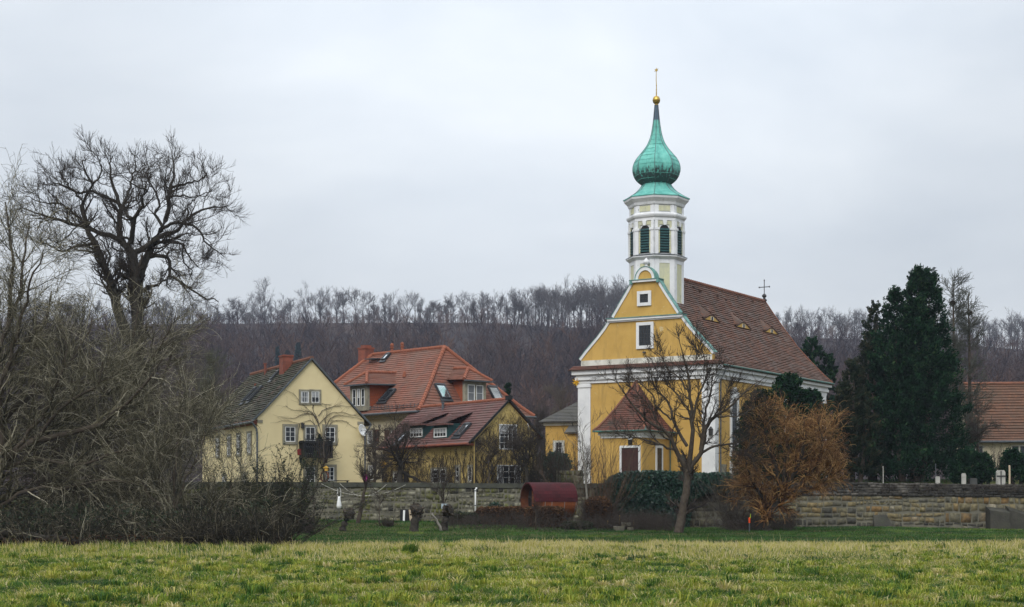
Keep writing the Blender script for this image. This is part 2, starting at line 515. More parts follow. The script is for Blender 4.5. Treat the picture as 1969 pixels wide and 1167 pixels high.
# ================================================================== terrain
def sstep(a, b, x):
    t = np.clip((x - a) / (b - a), 0, 1)
    return t * t * (3 - 2 * t)
WALL_Y = 106.0
def z_base(x):   return np.interp(x, [-60, -26, -14, 0, 8, 12, 22, 33, 60], [1.2, 0.95, 0.80, 0.60, 0.35, 0.27, 0.34, 0.12, 0.05])
def z_top(x):    return np.interp(x, [-60, -14, 1, 8, 14, 22, 33, 60], [3.25, 3.20, 3.10, 3.15, 3.15, 3.157, 3.02, 2.95])
def z_terr0(x):   return np.interp(x, [-80, -16, -4, 3, 8, 40], [1.9, 2.0, 2.1, 2.7, 3.5, 3.6])
def crest(x):    return np.interp(x, [-420, -150, -60, -10, 20, 70, 160, 210, 262, 420], [93, 95.5, 96, 96, 94, 92, 88, 86.5, 82, 76])
def height(x, y):
    x, y = np.asarray(x, float), np.asarray(y, float)
    und = (fbm(x * .13 + 7, y * .13, 3) - .5) * 0.22 * sstep(18, 30, y) * (1 - sstep(76, 84, y))
    dip = -0.18 * np.exp(-((y - 75) / 5.5) ** 2)
    low = und + dip + z_base(x) * sstep(82, 104.5, y) + (fbm(x * .35, y * .35, 9) - .5) * 0.16 * sstep(80, 88, y) * (1 - sstep(103, 105, y))
    u = sstep(107, 121, y)
    ter = np.minimum(z_terr0(x), z_top(x) - .35) * (1 - u) + z_terr0(x) * u + np.clip(y - 160, 0, 400) * 0.012
    s = sstep(WALL_Y + 0.25, WALL_Y + 0.5, y)
    z = low * (1 - s) + ter * s
    t = np.clip((y - 300) / 550, 0, 1)
    h = t ** 1.06
    z = z * (1 - h) + crest(x) * h + (fbm(x * .012 + 3, y * .012, 5) - .5) * 7 * h * (1 - sstep(700, 800, y))
    return z
def gz(x, y): return float(height(np.array([x]), np.array([y]))[0])

def sheet(name, xs, ys, m, label):
    X, Y = np.meshgrid(xs, ys)
    Z = height(X, Y)
    nv = X.size; nx = len(xs)
    ids = np.arange(nv).reshape(X.shape)
    q = np.stack([ids[:-1, :-1], ids[:-1, 1:], ids[1:, 1:], ids[1:, :-1]], -1).reshape(-1, 4)
    o = np_mesh(name, np.stack([X, Y, Z], -1).reshape(-1, 3), q, m, smooth=True)
    return tag(o, label, 'ground', kind='structure')

m, n, b = newmat('meadow and terrace soil')
gcol = ramp(n, noise(n, 0.5, 6), [(0.3, (0.030, 0.040, 0.012)), (0.5, (0.060, 0.062, 0.022)), (0.7, (0.085, 0.075, 0.036))])
n.links.new(gcol, b.inputs['Base Color']); b.inputs['Roughness'].default_value = 1.0; b.inputs['Specular IOR Level'].default_value = 0.05
M['soil'] = m
m, n, b = newmat('leaf litter on the slope')
gcol = ramp(n, noise(n, 0.02, 7, rough=0.7), [(0.35, (0.022, 0.018, 0.020)), (0.5, (0.034, 0.026, 0.025)), (0.66, (0.054, 0.037, 0.031))])
n.links.new(gcol, b.inputs['Base Color']); b.inputs['Roughness'].default_value = 1.0; b.inputs['Specular IOR Level'].default_value = 0.05
M['litter'] = m

xs = np.concatenate([np.linspace(-900, -60, 22)[:-1], np.linspace(-60, 60, 161), np.linspace(60, 900, 22)[1:]])
ys = np.concatenate([np.linspace(-60, 20, 6)[:-1], np.linspace(20, 105, 110), [105.6, 106.0, 106.15, 106.25, 106.32, 106.4, 106.48, 106.55, 107, 108.5], np.linspace(110, 300, 40)])
sheet('ground', xs, ys, M['soil'], 'flat meadow ground rising to the village terrace')
xs = np.linspace(-900, 900, 120); ys = np.concatenate([np.linspace(300, 860, 70), np.linspace(880, 1600, 12)])
sheet('hills', xs, ys, M['litter'], 'wooded hillside of brown leaf litter behind the village')

# ================================================================== trees: vectorised branching
def spawn(g, P, Rr, k, L, ang, n=5, wig=0.18, up=0.05, rr=0.6, tmin=0.25, tmax=1.0, rmin=0.006, fall=0.5, end=0.35, grav=0.0, lrel=False):
    N, m_, _ = P.shape
    if k < 0:                                # children per metre of branch
        ln = np.linalg.norm(np.diff(P, axis=1), axis=2).sum(1)
        idx = np.repeat(np.arange(N), np.maximum(2, np.round(-k * ln)).astype(int))
    else:
        idx = np.repeat(np.arange(N), k)
    NK = len(idx)
    t = g.uniform(tmin, tmax, NK)
    f = t * (m_ - 1); i = np.clip(np.floor(f).astype(int), 0, m_ - 2); a = (f - i)[:, None]
    p = P[idx, i] * (1 - a) + P[idx, i + 1] * a
    tan = nrmz(P[idx, i + 1] - P[idx, i])
    r = Rr[idx, i] * (1 - a[:, 0]) + Rr[idx, i + 1] * a[:, 0]
    q = g.normal(0, 1, p.shape); q = nrmz(q - (q * tan).sum(1, keepdims=True) * tan)
    an = ang * g.uniform(0.55, 1.35, NK)[:, None]
    d = tan * np.cos(an) + q * np.sin(an)
    Ls = L * (1 - fall * t) * g.uniform(0.55, 1.3, NK)
    if lrel:
        Ls = Ls * np.linalg.norm(np.diff(P, axis=1), axis=2).sum(1)[idx]
    step = (Ls / (n - 1))[:, None]
    pts = [p]
    for j in range(1, n):
        d = nrmz(d + g.normal(0, wig, d.shape) + np.array([0, 0, up - grav * j / n]))
        p = p + d * step
        pts.append(p)
    r0 = np.maximum(r * rr * g.uniform(0.75, 1.1, NK), rmin)
    R2 = np.maximum(r0[:, None] * np.linspace(1, end, n)[None, :], rmin * 0.7)
    return np.stack(pts, 1), R2

def tubes(P, Rr, s):
    N, n, _ = P.shape
    T = np.empty_like(P)
    T[:, 1:-1] = P[:, 2:] - P[:, :-2]; T[:, 0] = P[:, 1] - P[:, 0]; T[:, -1] = P[:, -1] - P[:, -2]
    T = nrmz(T)
    c = np.array([0.31, 0.17, 0.93])
    A = np.cross(T, c); bad = np.linalg.norm(A, axis=-1) < 0.15
    A[bad] = np.cross(T[bad], np.array([1.0, 0.2, 0.0]))
    A = nrmz(A); B = np.cross(T, A)
    th = np.arange(s) * 2 * math.pi / s
    vv = P[:, :, None, :] + Rr[:, :, None, None] * (np.cos(th)[:, None] * A[:, :, None, :] + np.sin(th)[:, None] * B[:, :, None, :])
    ids = np.arange(N * n * s).reshape(N, n, s)
    nx = np.roll(ids, -1, axis=2)
    q = np.stack([ids[:, :-1], nx[:, :-1], nx[:, 1:], ids[:, 1:]], -1).reshape(-1, 4)
    return vv.reshape(-1, 3), q

def ribbons(P, Rr, g):
    N, n, _ = P.shape
    T = nrmz(np.gradient(P, axis=1))
    A = nrmz(np.cross(T, nrmz(g.normal(0, 1, (N, 1, 3)))))
    vv = np.stack([P - A * Rr[..., None], P + A * Rr[..., None]], 2)
    ids = np.arange(N * n * 2).reshape(N, n, 2)
    q = np.stack([ids[:, :-1, 0], ids[:, :-1, 1], ids[:, 1:, 1], ids[:, 1:, 0]], -1).reshape(-1, 4)
    return vv.reshape(-1, 3), q

def merge(parts):
    vs, qs, o = [], [], 0
    for v, q in parts:
        vs.append(v); qs.append(q + o); o += len(v)
    return np.concatenate(vs), np.concatenate(qs)

def resample(pl, n, g=None, wig=0.0):
    pl = np.asarray(pl, float)
    d = np.concatenate([[0], np.cumsum(np.linalg.norm(np.diff(pl, axis=0), axis=1))])
    m_ = len(pl)
    ext_ = np.vstack([2 * pl[0] - pl[1], pl, 2 * pl[-1] - pl[-2]])
    outp = []
    for s in np.linspace(0, d[-1], n):
        i = min(np.searchsorted(d, s, side='right') - 1, m_ - 2)
        u = (s - d[i]) / max(d[i + 1] - d[i], 1e-9)
        p0, p1, p2, p3 = ext_[i], ext_[i + 1], ext_[i + 2], ext_[i + 3]
        outp.append(0.5 * ((2 * p1) + (-p0 + p2) * u + (2 * p0 - 5 * p1 + 4 * p2 - p3) * u ** 2 + (-p0 + 3 * p1 - 3 * p2 + p3) * u ** 3))
    o = np.array(outp)
    if g is not None and wig:
        o[1:-1] += g.normal(0, wig, (n - 2, 3))
    return o

def px_limbs(limbs, D, g, n=14, spread=3.5, wig=0.03):
    """limbs: [(points in photo pixels, r0, r1)]; each leaves the nearest earlier limb and drifts in depth"""
    P, Rr, seen = [], [], []
    for pts, r0, r1 in limbs:
        d0 = 0.0
        if seen:
            d0 = min(seen, key=lambda q: (q[0] - pts[0][0]) ** 2 + (q[1] - pts[0][1]) ** 2)[2]
        L = sum(math.dist(pts[k], pts[k + 1]) for k in range(len(pts) - 1)) / F * D
        d1 = d0 + (g.uniform(-1, 1) * min(spread, 0.55 * L) if seen else g.uniform(-.3, .3))
        tot = sum(math.dist(pts[k], pts[k + 1]) for k in range(len(pts) - 1)); acc = 0; q = []
        for k, p in enumerate(pts):
            if k: acc += math.dist(pts[k - 1], p)
            dd = d0 + (d1 - d0) * acc / tot
            seen.append((p[0], p[1], dd))
            q.append(at(p[0], p[1], D + dd))
        P.append(resample(q, n, g, wig)); Rr.append(np.linspace(r0, r1, n))
    return np.array(P), np.array(Rr)

def tree_obj(name, label, cat, base, mains, levels, bark, twig, g, group=None, main_sides=8, extra_from_main=None, smooth=True, rib=False):
    """Empty at the foot > trunk (trunk and main limbs), crown (branches and twigs)"""
    base = np.asarray(base, float)
    root = empty(name, base, 0, label, cat, group)
    v, q = merge([tubes(P - base, r, main_sides) for P, r in mains])
    np_mesh('trunk', v, q, bark, root, smooth=smooth)
    parts, tones = [], []
    src = mains
    for li, lv in enumerate(levels):
        lv = dict(lv); sides = lv.pop('sides', 3); both = lv.pop('both', False); k = lv.pop('k')
        ks = k if isinstance(k, (list, tuple)) else [k] * len(src)
        new = [spawn(g, P, r, kk, **lv) for (P, r), kk in zip(src, ks) if kk != 0]
        for P, r in new:
            P = np.concatenate([P[:, :1], P[:, 1:]], 1)
            low = np.array([0, 0, 0.05])
            P[..., 2] = np.maximum(P[..., 2], base[2] + 0.02)
            parts.append(tubes(P - base, r, sides) if sides > 2 else ribbons(P - base, r, g))
            tones.append(np.repeat(g.uniform(0, 1, len(P)) ** 1.2, P.shape[1] * max(sides, 2)))
        src = new + (src if both else [])
    v, q = merge(parts)
    np_mesh('crown', v, q, twig, root, np.concatenate(tones))
    return root

def rng(s): return np.random.default_rng(s)

def leaf_quads(C, size, g, aspect=0.55, axis=None, jitter=1.0, var=0.4):
    """diamond leaves; axis: preferred direction per leaf"""
    N = len(C)
    a = g.normal(0, 1, (N, 3))
    a = nrmz(a) * jitter + (axis if axis is not None else 0)
    a = nrmz(a)
    b = nrmz(np.cross(a, nrmz(g.normal(0, 1, (N, 3)))))
    s = (size * g.uniform(1 - var, 1 + var, N))[:, None]
    vv = np.stack([C - a * s, C + b * s * aspect, C + a * s, C - b * s * aspect], 1)
    q = np.arange(N * 4).reshape(N, 4)
    return vv.reshape(-1, 3), q

M['bark_black'] = mat('dark wet bark', (0.030, 0.026, 0.022), (0.050, 0.045, 0.036), 6, bmp=(20, .5, .03), spec=.15)
M['bark_brown'] = mat('brown bark', (0.048, 0.038, 0.030), (0.080, 0.066, 0.050), 5, bmp=(18, .5, .03), spec=.15)
M['twig_dark'] = mat('dark twigs', (0.038, 0.031, 0.027), (0.060, 0.050, 0.040), 1, spec=.1)
M['twig_grey'] = mat('grey twigs', (0.078, 0.066, 0.055), (0.120, 0.105, 0.085), .8, spec=.1)
M['twig_green'] = mat('algae green twigs', (0.060, 0.066, 0.042), (0.10, 0.105, 0.07), .8, spec=.1)
M['trunk_pale'] = mat('pale grey bark', (0.22, 0.21, 0.18), (0.14, 0.13, 0.11), 4)
M['twig_hill'] = mat('distant twigs', (0.055, 0.047, 0.050), (0.075, 0.062, 0.060), .05, spec=.1)
M['trunk_hill'] = mat('distant trunks', (0.055, 0.048, 0.050), (0.085, 0.074, 0.072), .3, spec=.1)

# ------------------------------------------------------------------ hillside wood
def small_tree(g, H, limbs=9, lim_len=0.42, ang=0.7, k2=6, k3=4, r=0.16, ribbon=True, tw=0.055, stem=0.9, first=0.32):
    tr = resample([(0, 0, 0), (g.normal(0, .02) * H, g.normal(0, .02) * H, H * .45), (g.normal(0, .04) * H, g.normal(0, .04) * H, H * stem)], 6)[None]
    rr = np.linspace(r, r * .18, 6)[None]
    parts = [tubes(tr, rr, 4)]
    P1, R1 = spawn(g, tr, rr, limbs, lim_len * H, ang, 4, .12, .16, .6, first, 1.0, tw, .45)
    parts.append(tubes(P1, R1, 3))
    P2, R2 = spawn(g, P1, R1, k2, lim_len * H * .45, .6, 3, .15, .12, .7, .25, 1, tw * .8, .3)
    parts.append(ribbons(P2, R2, g))
    if k3:
        P3, R3 = spawn(g, P2, R2, k3, lim_len * H * .22, .6, 3, .15, .1, .8, .2, 1, tw * .62, .3)
        parts.append(ribbons(P3, R3, g))
    return merge(parts)

g = rng(11)
tmpl = [small_tree(g, 1.0 * 15, limbs=9, lim_len=.44, ang=.85, k2=5, k3=2, r=.20, tw=.085, first=.22) for _ in range(8)]
pts = []
yy = g.uniform(330, 838, 9000); xx = g.uniform(-1, 1, 9000) * (yy * .38 + 24)
zz = height(xx, yy)
# keep what can be seen above the roofs and thin out with noise
pxs = CX + xx / yy * F; pys = YH - (zz + 12 - CAMZ) / yy * F
toppy = YH - (zz + 13.5 - CAMZ) / yy * F
cl = np.interp(pxs, [0, 1000, 1200, 1590, 1969], [619, 624, 616, 652, 662])
keep = (pys < 830) & (toppy > cl - g.uniform(-2, 4, 9000)) & (g.uniform(0, 1, 9000) < 0.40 + 0.32 * fbm(xx * .02, yy * .02, 21))
xx, yy, zz = xx[keep], yy[keep], zz[keep]
sx_ = g.uniform(-340, 340, 2600); sy_ = np.concatenate([g.uniform(843, 864, 900), g.uniform(735, 846, 1700)])
n_big = len(xx)
xx = np.concatenate([xx, sx_]); yy = np.concatenate([yy, sy_]); zz = np.concatenate([zz, height(sx_, sy_)])
parts, tones = [], []
for ti, (x, y, z) in enumerate(zip(xx, yy, zz)):
    v, q = tmpl[g.integers(8)]
    a = g.uniform(0, 6.28); s = g.uniform(.65, 1.15) if ti < n_big else (g.uniform(.12, .42) if ti < n_big + 900 else g.uniform(.28, .58))
    ca, sa = math.cos(a) * s, math.sin(a) * s
    parts.append((np.stack([v[:, 0] * ca - v[:, 1] * sa + x, v[:, 0] * sa + v[:, 1] * ca + y, v[:, 2] * s * g.uniform(.85, 1.1) + z - .3], 1), q))
    tn = 0.62 * fbm(np.array([x * .014 + 50]), np.array([y * .014]), 31)[0] + g.uniform(0, .38)
    tones.append(np.full(len(v), tn))
v, q = merge(parts)
M['forest'] = tonemat('bare wood on the slope', [(0.15, (0.026, 0.024, 0.032)), (0.42, (0.044, 0.034, 0.039)), (0.62, (0.074, 0.050, 0.045)), (0.82, (0.118, 0.068, 0.050)), (0.97, (0.13, 0.115, 0.11))], rough=1, spec=.05)
o = np_mesh('hillside_forest', v, q, M['forest'], tone=np.concatenate(tones))
tag(o, 'far off bare brown wood covering the whole hillside', 'forest', kind='stuff')
print('forest trees', len(xx), 'quads', len(q))

# ------------------------------------------------------------------ crest trees, one object each
g = rng(12)
ctm = []
for k in range(11):
    H = 14.0
    st = [(8, .62, .60, .24), (6, .66, .75, .22), (9, .46, .5, .28), (7, .58, .8, .24), (10, .44, .45, .2), (12, .5, .95, .08)][k % 6]
    v, q = small_tree(g, H, limbs=st[0] + 2, lim_len=st[1], ang=st[2], k2=9, k3=6, r=.34, tw=.058, first=st[3], stem=.8)
    me = np_mesh('tmp', v, q, M['trunk_hill'])
    ctm.append(me.data); bpy.data.objects.remove(me)
def crest_tree(px, top, D, zone, kind=None, sx=1.0):
    x = (px - CX) / F * D
    z = gz(x, D)
    hh = CAMZ + (YH - top) / F * D - z
    o = link('hill_crest_tree', ctm[kind if kind is not None else int(g.integers(11))])
    o.location = (x, D, z - .3)
    s = hh / 13.4
    o.scale = (s * sx, s * sx, s); o.rotation_euler = (0, 0, g.uniform(0, 6.28))
    lab = {'a': 'bare tree on the distant crest above the cream gabled house',
           'b': 'bare tree on the distant crest above the red hipped roof',
           'c': 'bare tree in the dense crest wood just left of the church',
           'd': 'bare tree on the far crest between church roof and dark conifers',
           'e': 'bare tree on the far crest right of the dark conifers',
           'l': 'bare tree on the far crest seen through the big old ash'}[zone]
    tag(o, lab, 'tree', {'a': 'crest trees above the cream house', 'b': 'crest trees above the red roof', 'c': 'crest wood left of the church', 'd': 'crest trees right of the church', 'e': 'crest trees behind the conifers', 'l': 'crest trees behind the ash'}[zone])
    return o
spec = [(398, 582), (418, 590), (440, 596), (455, 592), (472, 584), (487, 577), (497, 580), (520, 590), (534, 584), (547, 578), (560, 575), (575, 588), (589, 562), (607, 575), (618, 568), (632, 580)]
for px, tp in spec:
    crest_tree(px, tp, 852 + g.uniform(-12, 12), 'a')
o = crest_tree(509, 553, 850, 'a', 1, .8); o['label'] = 'tallest bare tree on the crest left of the house chimney, standing above its neighbours'
del o['group']
for px, tp, s in [(648, 564, 1.2), (662, 563, 1.2), (682, 568, 1.1), (698, 572, 1), (708, 570, 1), (728, 584, .8), (741, 572, 1.1), (752, 574, 1), (768, 582, .9), (783, 578, .9), (797, 573, 1), (809, 578, .8), (822, 588, .8), (833, 583, .9), (845, 590, .8), (858, 576, 1.1), (872, 574, 1.1)]:
    crest_tree(px, tp, 852 + g.uniform(-10, 10), 'b', sx=s)
for px, tp in [(888, 577), (899, 575), (912, 572), (925, 568), (938, 572), (950, 576), (962, 570), (975, 566), (990, 564), (1003, 570), (1015, 572), (1030, 566), (1042, 568)]:
    crest_tree(px, tp, 850 + g.uniform(-12, 12), 'c')
for zone, pa, pb, n_, D0 in (('a', 392, 640, 22, 856), ('b', 640, 880, 22, 856), ('c', 880, 1040, 22, 854), ('d', 1490, 1690, 18, 855), ('e', 1800, 1969, 14, 850), ('l', 20, 395, 22, 856)):
    for k in range(n_):                      # younger growth between the tall ones
        px = g.uniform(pa, pb)
        base_y = float(np.interp(px, [0, 1000, 1200, 1590, 1969], [619, 624, 616, 652, 668]))
        crest_tree(px, base_y - g.choice([12, 18, 24, 32, 40]) * g.uniform(.8, 1.2), D0 + g.uniform(-8, 16), zone, sx=g.uniform(1.1, 1.9))
for k in range(34):
    px = 1035 + k * 5.2 + g.uniform(-3, 3)
    crest_tree(px, 566 - (px - 1035) * .03 + g.uniform(-5, 9), 800 + g.uniform(-28, 55), 'c')
for px, tp in [(1496, 606), (1512, 604), (1523, 600), (1536, 608), (1548, 603), (1560, 601), (1574, 606), (1588, 604), (1602, 607), (1613, 603), (1628, 610), (1642, 604), (1655, 606), (1668, 610), (1684, 608)]:
    crest_tree(px, tp, 850 + g.uniform(-10, 12), 'd')
for k in range(20):
    crest_tree(1800 + k * 9.2 + g.uniform(-4, 4), 614 + g.uniform(-5, 9) + k * .2, 835 + g.uniform(-20, 22), 'e')
for k in range(14):
    crest_tree(60 + k * 24 + g.uniform(-8, 8), 590 + g.uniform(-12, 12), 850 + g.uniform(-12, 12), 'l')
# ================================================================== windows
def window(parent, T, x0, x1, z0, z1, cols=2, rows=2, fm='white_wood', sur=None, sw=0.14, fw=0.045, mw=0.02, name='window', glass='glass', sill=True, base=0.0, sproj=0.07, lintel=True):
    """frame mesh > pane, surround, sill; -y is outwards"""
    mb = MB(T)
    y0, y1 = base - 0.055, base - 0.005
    mb.box(x0, x0 + fw, y0, y1, z0, z1); mb.box(x1 - fw, x1, y0, y1, z0, z1)
    mb.box(x0 + fw, x1 - fw, y0, y1, z1 - fw, z1); mb.box(x0 + fw, x1 - fw, y0, y1, z0, z0 + fw)
    iw, ih = x1 - x0 - 2 * fw, z1 - z0 - 2 * fw
    for k in range(1, cols):
        x = x0 + fw + iw * k / cols
        ww = mw * (1.5 if (cols % 2 == 0 and k == cols // 2) else 1)
        mb.box(x - ww / 2, x + ww / 2, y0 + .004, y1 - .006, z0 + fw, z1 - fw)
    for k in range(1, rows):
        z = z0 + fw + ih * k / rows
        mb.box(x0 + fw, x1 - fw, y0 + .010, y1 - .012, z - mw / 2, z + mw / 2)
    w_ = mb.build(name, M[fm], parent)
    gb = MB(T); gb.box(x0 + fw * .5, x1 - fw * .5, base - 0.026, base - 0.018, z0 + fw * .5, z1 - fw * .5)
    gb.build('pane', M[glass], w_)
    rc = random.Random(int(abs(x0 * 37 + z0 * 91 + x1 * 13) * 10))
    if fm == 'white_wood' and glass == 'glass' and rc.random() < .55:
        cb = MB(T); a, b_ = x0 + fw, x1 - fw; q = (b_ - a) * rc.uniform(.16, .3); ya, yb_ = base - .030, base - .0265
        if rc.random() < .6: cb.box(a, a + q, ya, yb_, z0 + fw, z1 - fw); cb.box(b_ - q, b_, ya, yb_, z0 + fw, z1 - fw)
        else: cb.box(a, b_, ya, yb_, z1 - fw - (z1 - z0) * rc.uniform(.25, .5), z1 - fw)
        cb.build('curtain', M['light_curtain'], w_)
    if sur:
        sb = MB(T); p = base - sproj
        sb.box(x0 - sw, x0, p, base + .02, z0 - (sw if sill else 0), z1); sb.box(x1, x1 + sw, p, base + .02, z0 - (sw if sill else 0), z1)
        if lintel: sb.box(x0 - sw - .0, x1 + sw, p - .004, base + .02, z1, z1 + sw)
        if sill: sb.box(x0, x1, p - .02, base + .02, z0 - sw, z0)
        sb.build('surround', M[sur], w_)
    return w_

def skylight(parent, P, U, W_, wd, ht, glass='skylight'):
    """roof window centred on P; U along the roof, W_ up the slope"""
    U, W_ = V(U).normalized(), V(W_).normalized(); N = U.cross(W_)
    if N.z < 0: N = -N
    T = Matrix(((U.x, W_.x, N.x, P[0]), (U.y, W_.y, N.y, P[1]), (U.z, W_.z, N.z, P[2]), (0, 0, 0, 1)))
    mb = MB(T); f = .09
    mb.box(-wd / 2, -wd / 2 + f, -ht / 2, ht / 2, 0, .16); mb.box(wd / 2 - f, wd / 2, -ht / 2, ht / 2, 0, .16)
    mb.box(-wd / 2 + f, wd / 2 - f, -ht / 2, -ht / 2 + f, 0, .155); mb.box(-wd / 2 + f, wd / 2 - f, ht / 2 - f * 1.6, ht / 2, 0, .18)
    mb.box(-wd / 2 - .12, wd / 2 + .12, -ht / 2 - .25, -ht / 2 - .003, .03, .065)
    o = mb.build('roof_window', M['dark_sheet'], parent)
    gb = MB(T); gb.box(-wd / 2 + f * .6, wd / 2 - f * .6, -ht / 2 + f * .6, ht / 2 - f * .6, .10, .12)
    gb.build('pane', M[glass], o)
    return o

# ================================================================== church
# local frame: x along the west front, y along the nave, origin under the gable
CA = R(-31.5)
cx_, sx_ = math.cos(CA), math.sin(CA)
FRc = V((15.22, 125.0, 3.7))
HW = 5.81
FC = FRc - V((cx_, sx_, 0)) * HW
church = empty('church', FC, CA, 'yellow and white village church with a tall green onion dome tower', 'church')
CW = frame(church)
CL = 22.9
WT = 7.6     # underside of the cornice
# --- walls
mb = MB()
mb.box(-HW, HW, 0.0, CL, -0.7, 8.75)
mb.build('nave_wall', M['ochre'], church)
gab = [(5.65, 9.42), (5.08, 10.05), (4.1, 11.03), (3.45, 11.75), (2.98, 12.38)]
gup = [(2.74, 12.62), (2.1, 13.55), (1.48, 14.45), (1.0, 15.22)]
# gable field
poly = [(-x, z) for x, z in reversed([])]
mb = MB()
right = [(5.65, 8.80)] + gab + gup
mb.ext([(x, z) for x, z in right] + [(-x, z) for x, z in reversed(right)], -0.02, 0.42)
arc = [(0.62 * math.cos(a), 15.42 + 0.70 * math.sin(a)) for a in [math.pi * k / 14 for k in range(15)]]
mb.ext(arc, -0.016, 0.40)
mb.build('gable_wall', M['ochre'], church)
# white edge mouldings of the gable
mb = MB()
for sgn in (1, -1):
    for pl in (gab, gup):
        p = [(x * sgn, z) for x, z in pl]
        if sgn == 1: p = p[::-1]
        q = [(x - .0, z) for x, z in p]
        mb.ribbon([(x, z) for x, z in (q if sgn == -1 else q)], 0.20, -0.10, 0.46)
ao = [(0.82 * math.cos(a), 15.42 + 0.95 * math.sin(a)) for a in [math.pi * k / 18 for k in range(19)]]
ai = [(0.60 * math.cos(a), 15.42 + 0.70 * math.sin(a)) for a in [math.pi * k / 18 for k in range(19)]]
for k in range(18):
    mb.ext([ao[k], ao[k + 1], ai[k + 1], ai[k]], -0.10, 0.46)
mb.box(-3.22, 3.22, -0.24, 0.46, 12.36, 12.52); mb.box(-3.05, 3.05, -0.14, 0.462, 12.26, 12.357)
mb.box(-1.22, 1.22, -0.22, 0.46, 15.22, 15.38)
mb.build('gable_moulding', M['white_plaster'], church)
# copper flashing on the mouldings
mb = MB()
for sgn in (1, -1):
    for pl in (gab, gup):
        p = [(x * sgn, z) for x, z in pl]
        if sgn == 1: p = p[::-1]
        d = 0.202
        n_ = len(p); off = []
        for k in range(n_):
            a = V(p[max(k - 1, 0)]); b = V(p[min(k + 1, n_ - 1)]); dd = (b - a).normalized()
            off.append((p[k][0] - dd.y * d, p[k][1] + dd.x * d))
        mb.ribbon(off, 0.035, -0.13, 0.52)
ac = [(0.825 * math.cos(a), 15.42 + 0.955 * math.sin(a)) for a in [math.pi * k / 18 for k in range(19)]]
mb.ribbon(ac[::1], -0.06, -0.13, 0.60)
mb.box(-3.30, 3.30, -0.30, 0.50, 12.524, 12.575); mb.box(-1.30, 1.30, -0.28, 0.62, 15.384, 15.43)
mb.box(1.05, 1.25, -0.27, .66, 15.10, 15.38); mb.box(-1.25, -1.05, -0.27, .66, 15.10, 15.38)
mb.build('copper_flashing', M['flashing'], church)
mb = MB()
mb.box(-5.62, 5.62, -0.09, 0.0, 8.86, 9.40); mb.box(-5.8, 5.8, -0.05, 0.44, 8.70, 8.857)
mb.build('gable_plinth', M['dirty_white'], church)
mb = MB()
mb.lathe([(.20, 16.30), (.22, 16.42), (.10, 16.50), (.09, 16.56), (.24, 16.66), (.27, 16.76), (.20, 16.90), (.11, 17.0), (.07, 17.06), (.02, 17.10)], 14, (0, .15, 0))
mb.build('gable_finial', M['white_plaster'], church, smooth=True)
# --- cornice all round, in three steps
mb = MB()
for (o_, z0, z1) in ((0.12, 7.60, 7.86), (0.26, 7.863, 8.10), (0.20, 8.103, 8.28), (0.46, 8.283, 8.62)):
    mb.box(-HW - o_, HW + o_, -o_, CL + o_, z0, z1)
mb.build('cornice', M['white_plaster'], church)
# lip of tiles above the front cornice
mb = MB()
course_roof(mb, [((-6.45, -.66, 8.62), (6.45, -.66, 8.62)), ((-6.35, -.02, 9.0), (6.35, -.02, 9.0))], .22, .18, .045, random.Random(1))
mb.box(-6.4, 6.4, -.62, -0.03, 8.622, 8.70)
mb.build('tile_lip', M['annex_tile'], church)
# --- pilasters (white corner strips)
for xs_ in (-1, 1):
    mb = MB()
    a, b_ = sorted((xs_ * HW + xs_ * .09, xs_ * (HW - 1.02)))
    mb.box(a, b_, -0.09, 0.55, -0.7, 7.598)
    c0, c1 = sorted((xs_ * HW + xs_ * .16, xs_ * (HW - 1.09)))
    mb.box(c0, c1, -0.16, 0.62, 7.30, 7.50)
    mb.box(c0, c1, -0.15, 0.60, -0.7, 0.35)
    mb.build('pilaster', M['white_plaster'], church)
    mb = MB()
    a2, b2 = sorted((xs_ * HW + xs_ * .092, xs_ * (HW - .2)))
    mb.box(a2, b2, CL - 1.0, CL + .09, -0.7, 7.598)
    mb.build('pilaster', M['white_plaster'], church)
# --- gable windows
T0 = facade((0, 0, 0), (1, 0, 0), (0, -1, 0))
TW0 = CW @ T0
def cwin(px0, py0, px1, py1, cols, rows):
    x0, x1, z0, z1 = rect(TW0, px0, py0, px1, py1)
    return window(church, T0, x0, x1, z0, z1, cols, rows, 'iron', 'white_plaster', .24, .05, .03, base=-.03, sproj=.10)
cwin(1231.5, 565.5, 1247.5, 582, 2, 2)
cwin(1229.8, 625.5, 1252.3, 664.5, 4, 5)
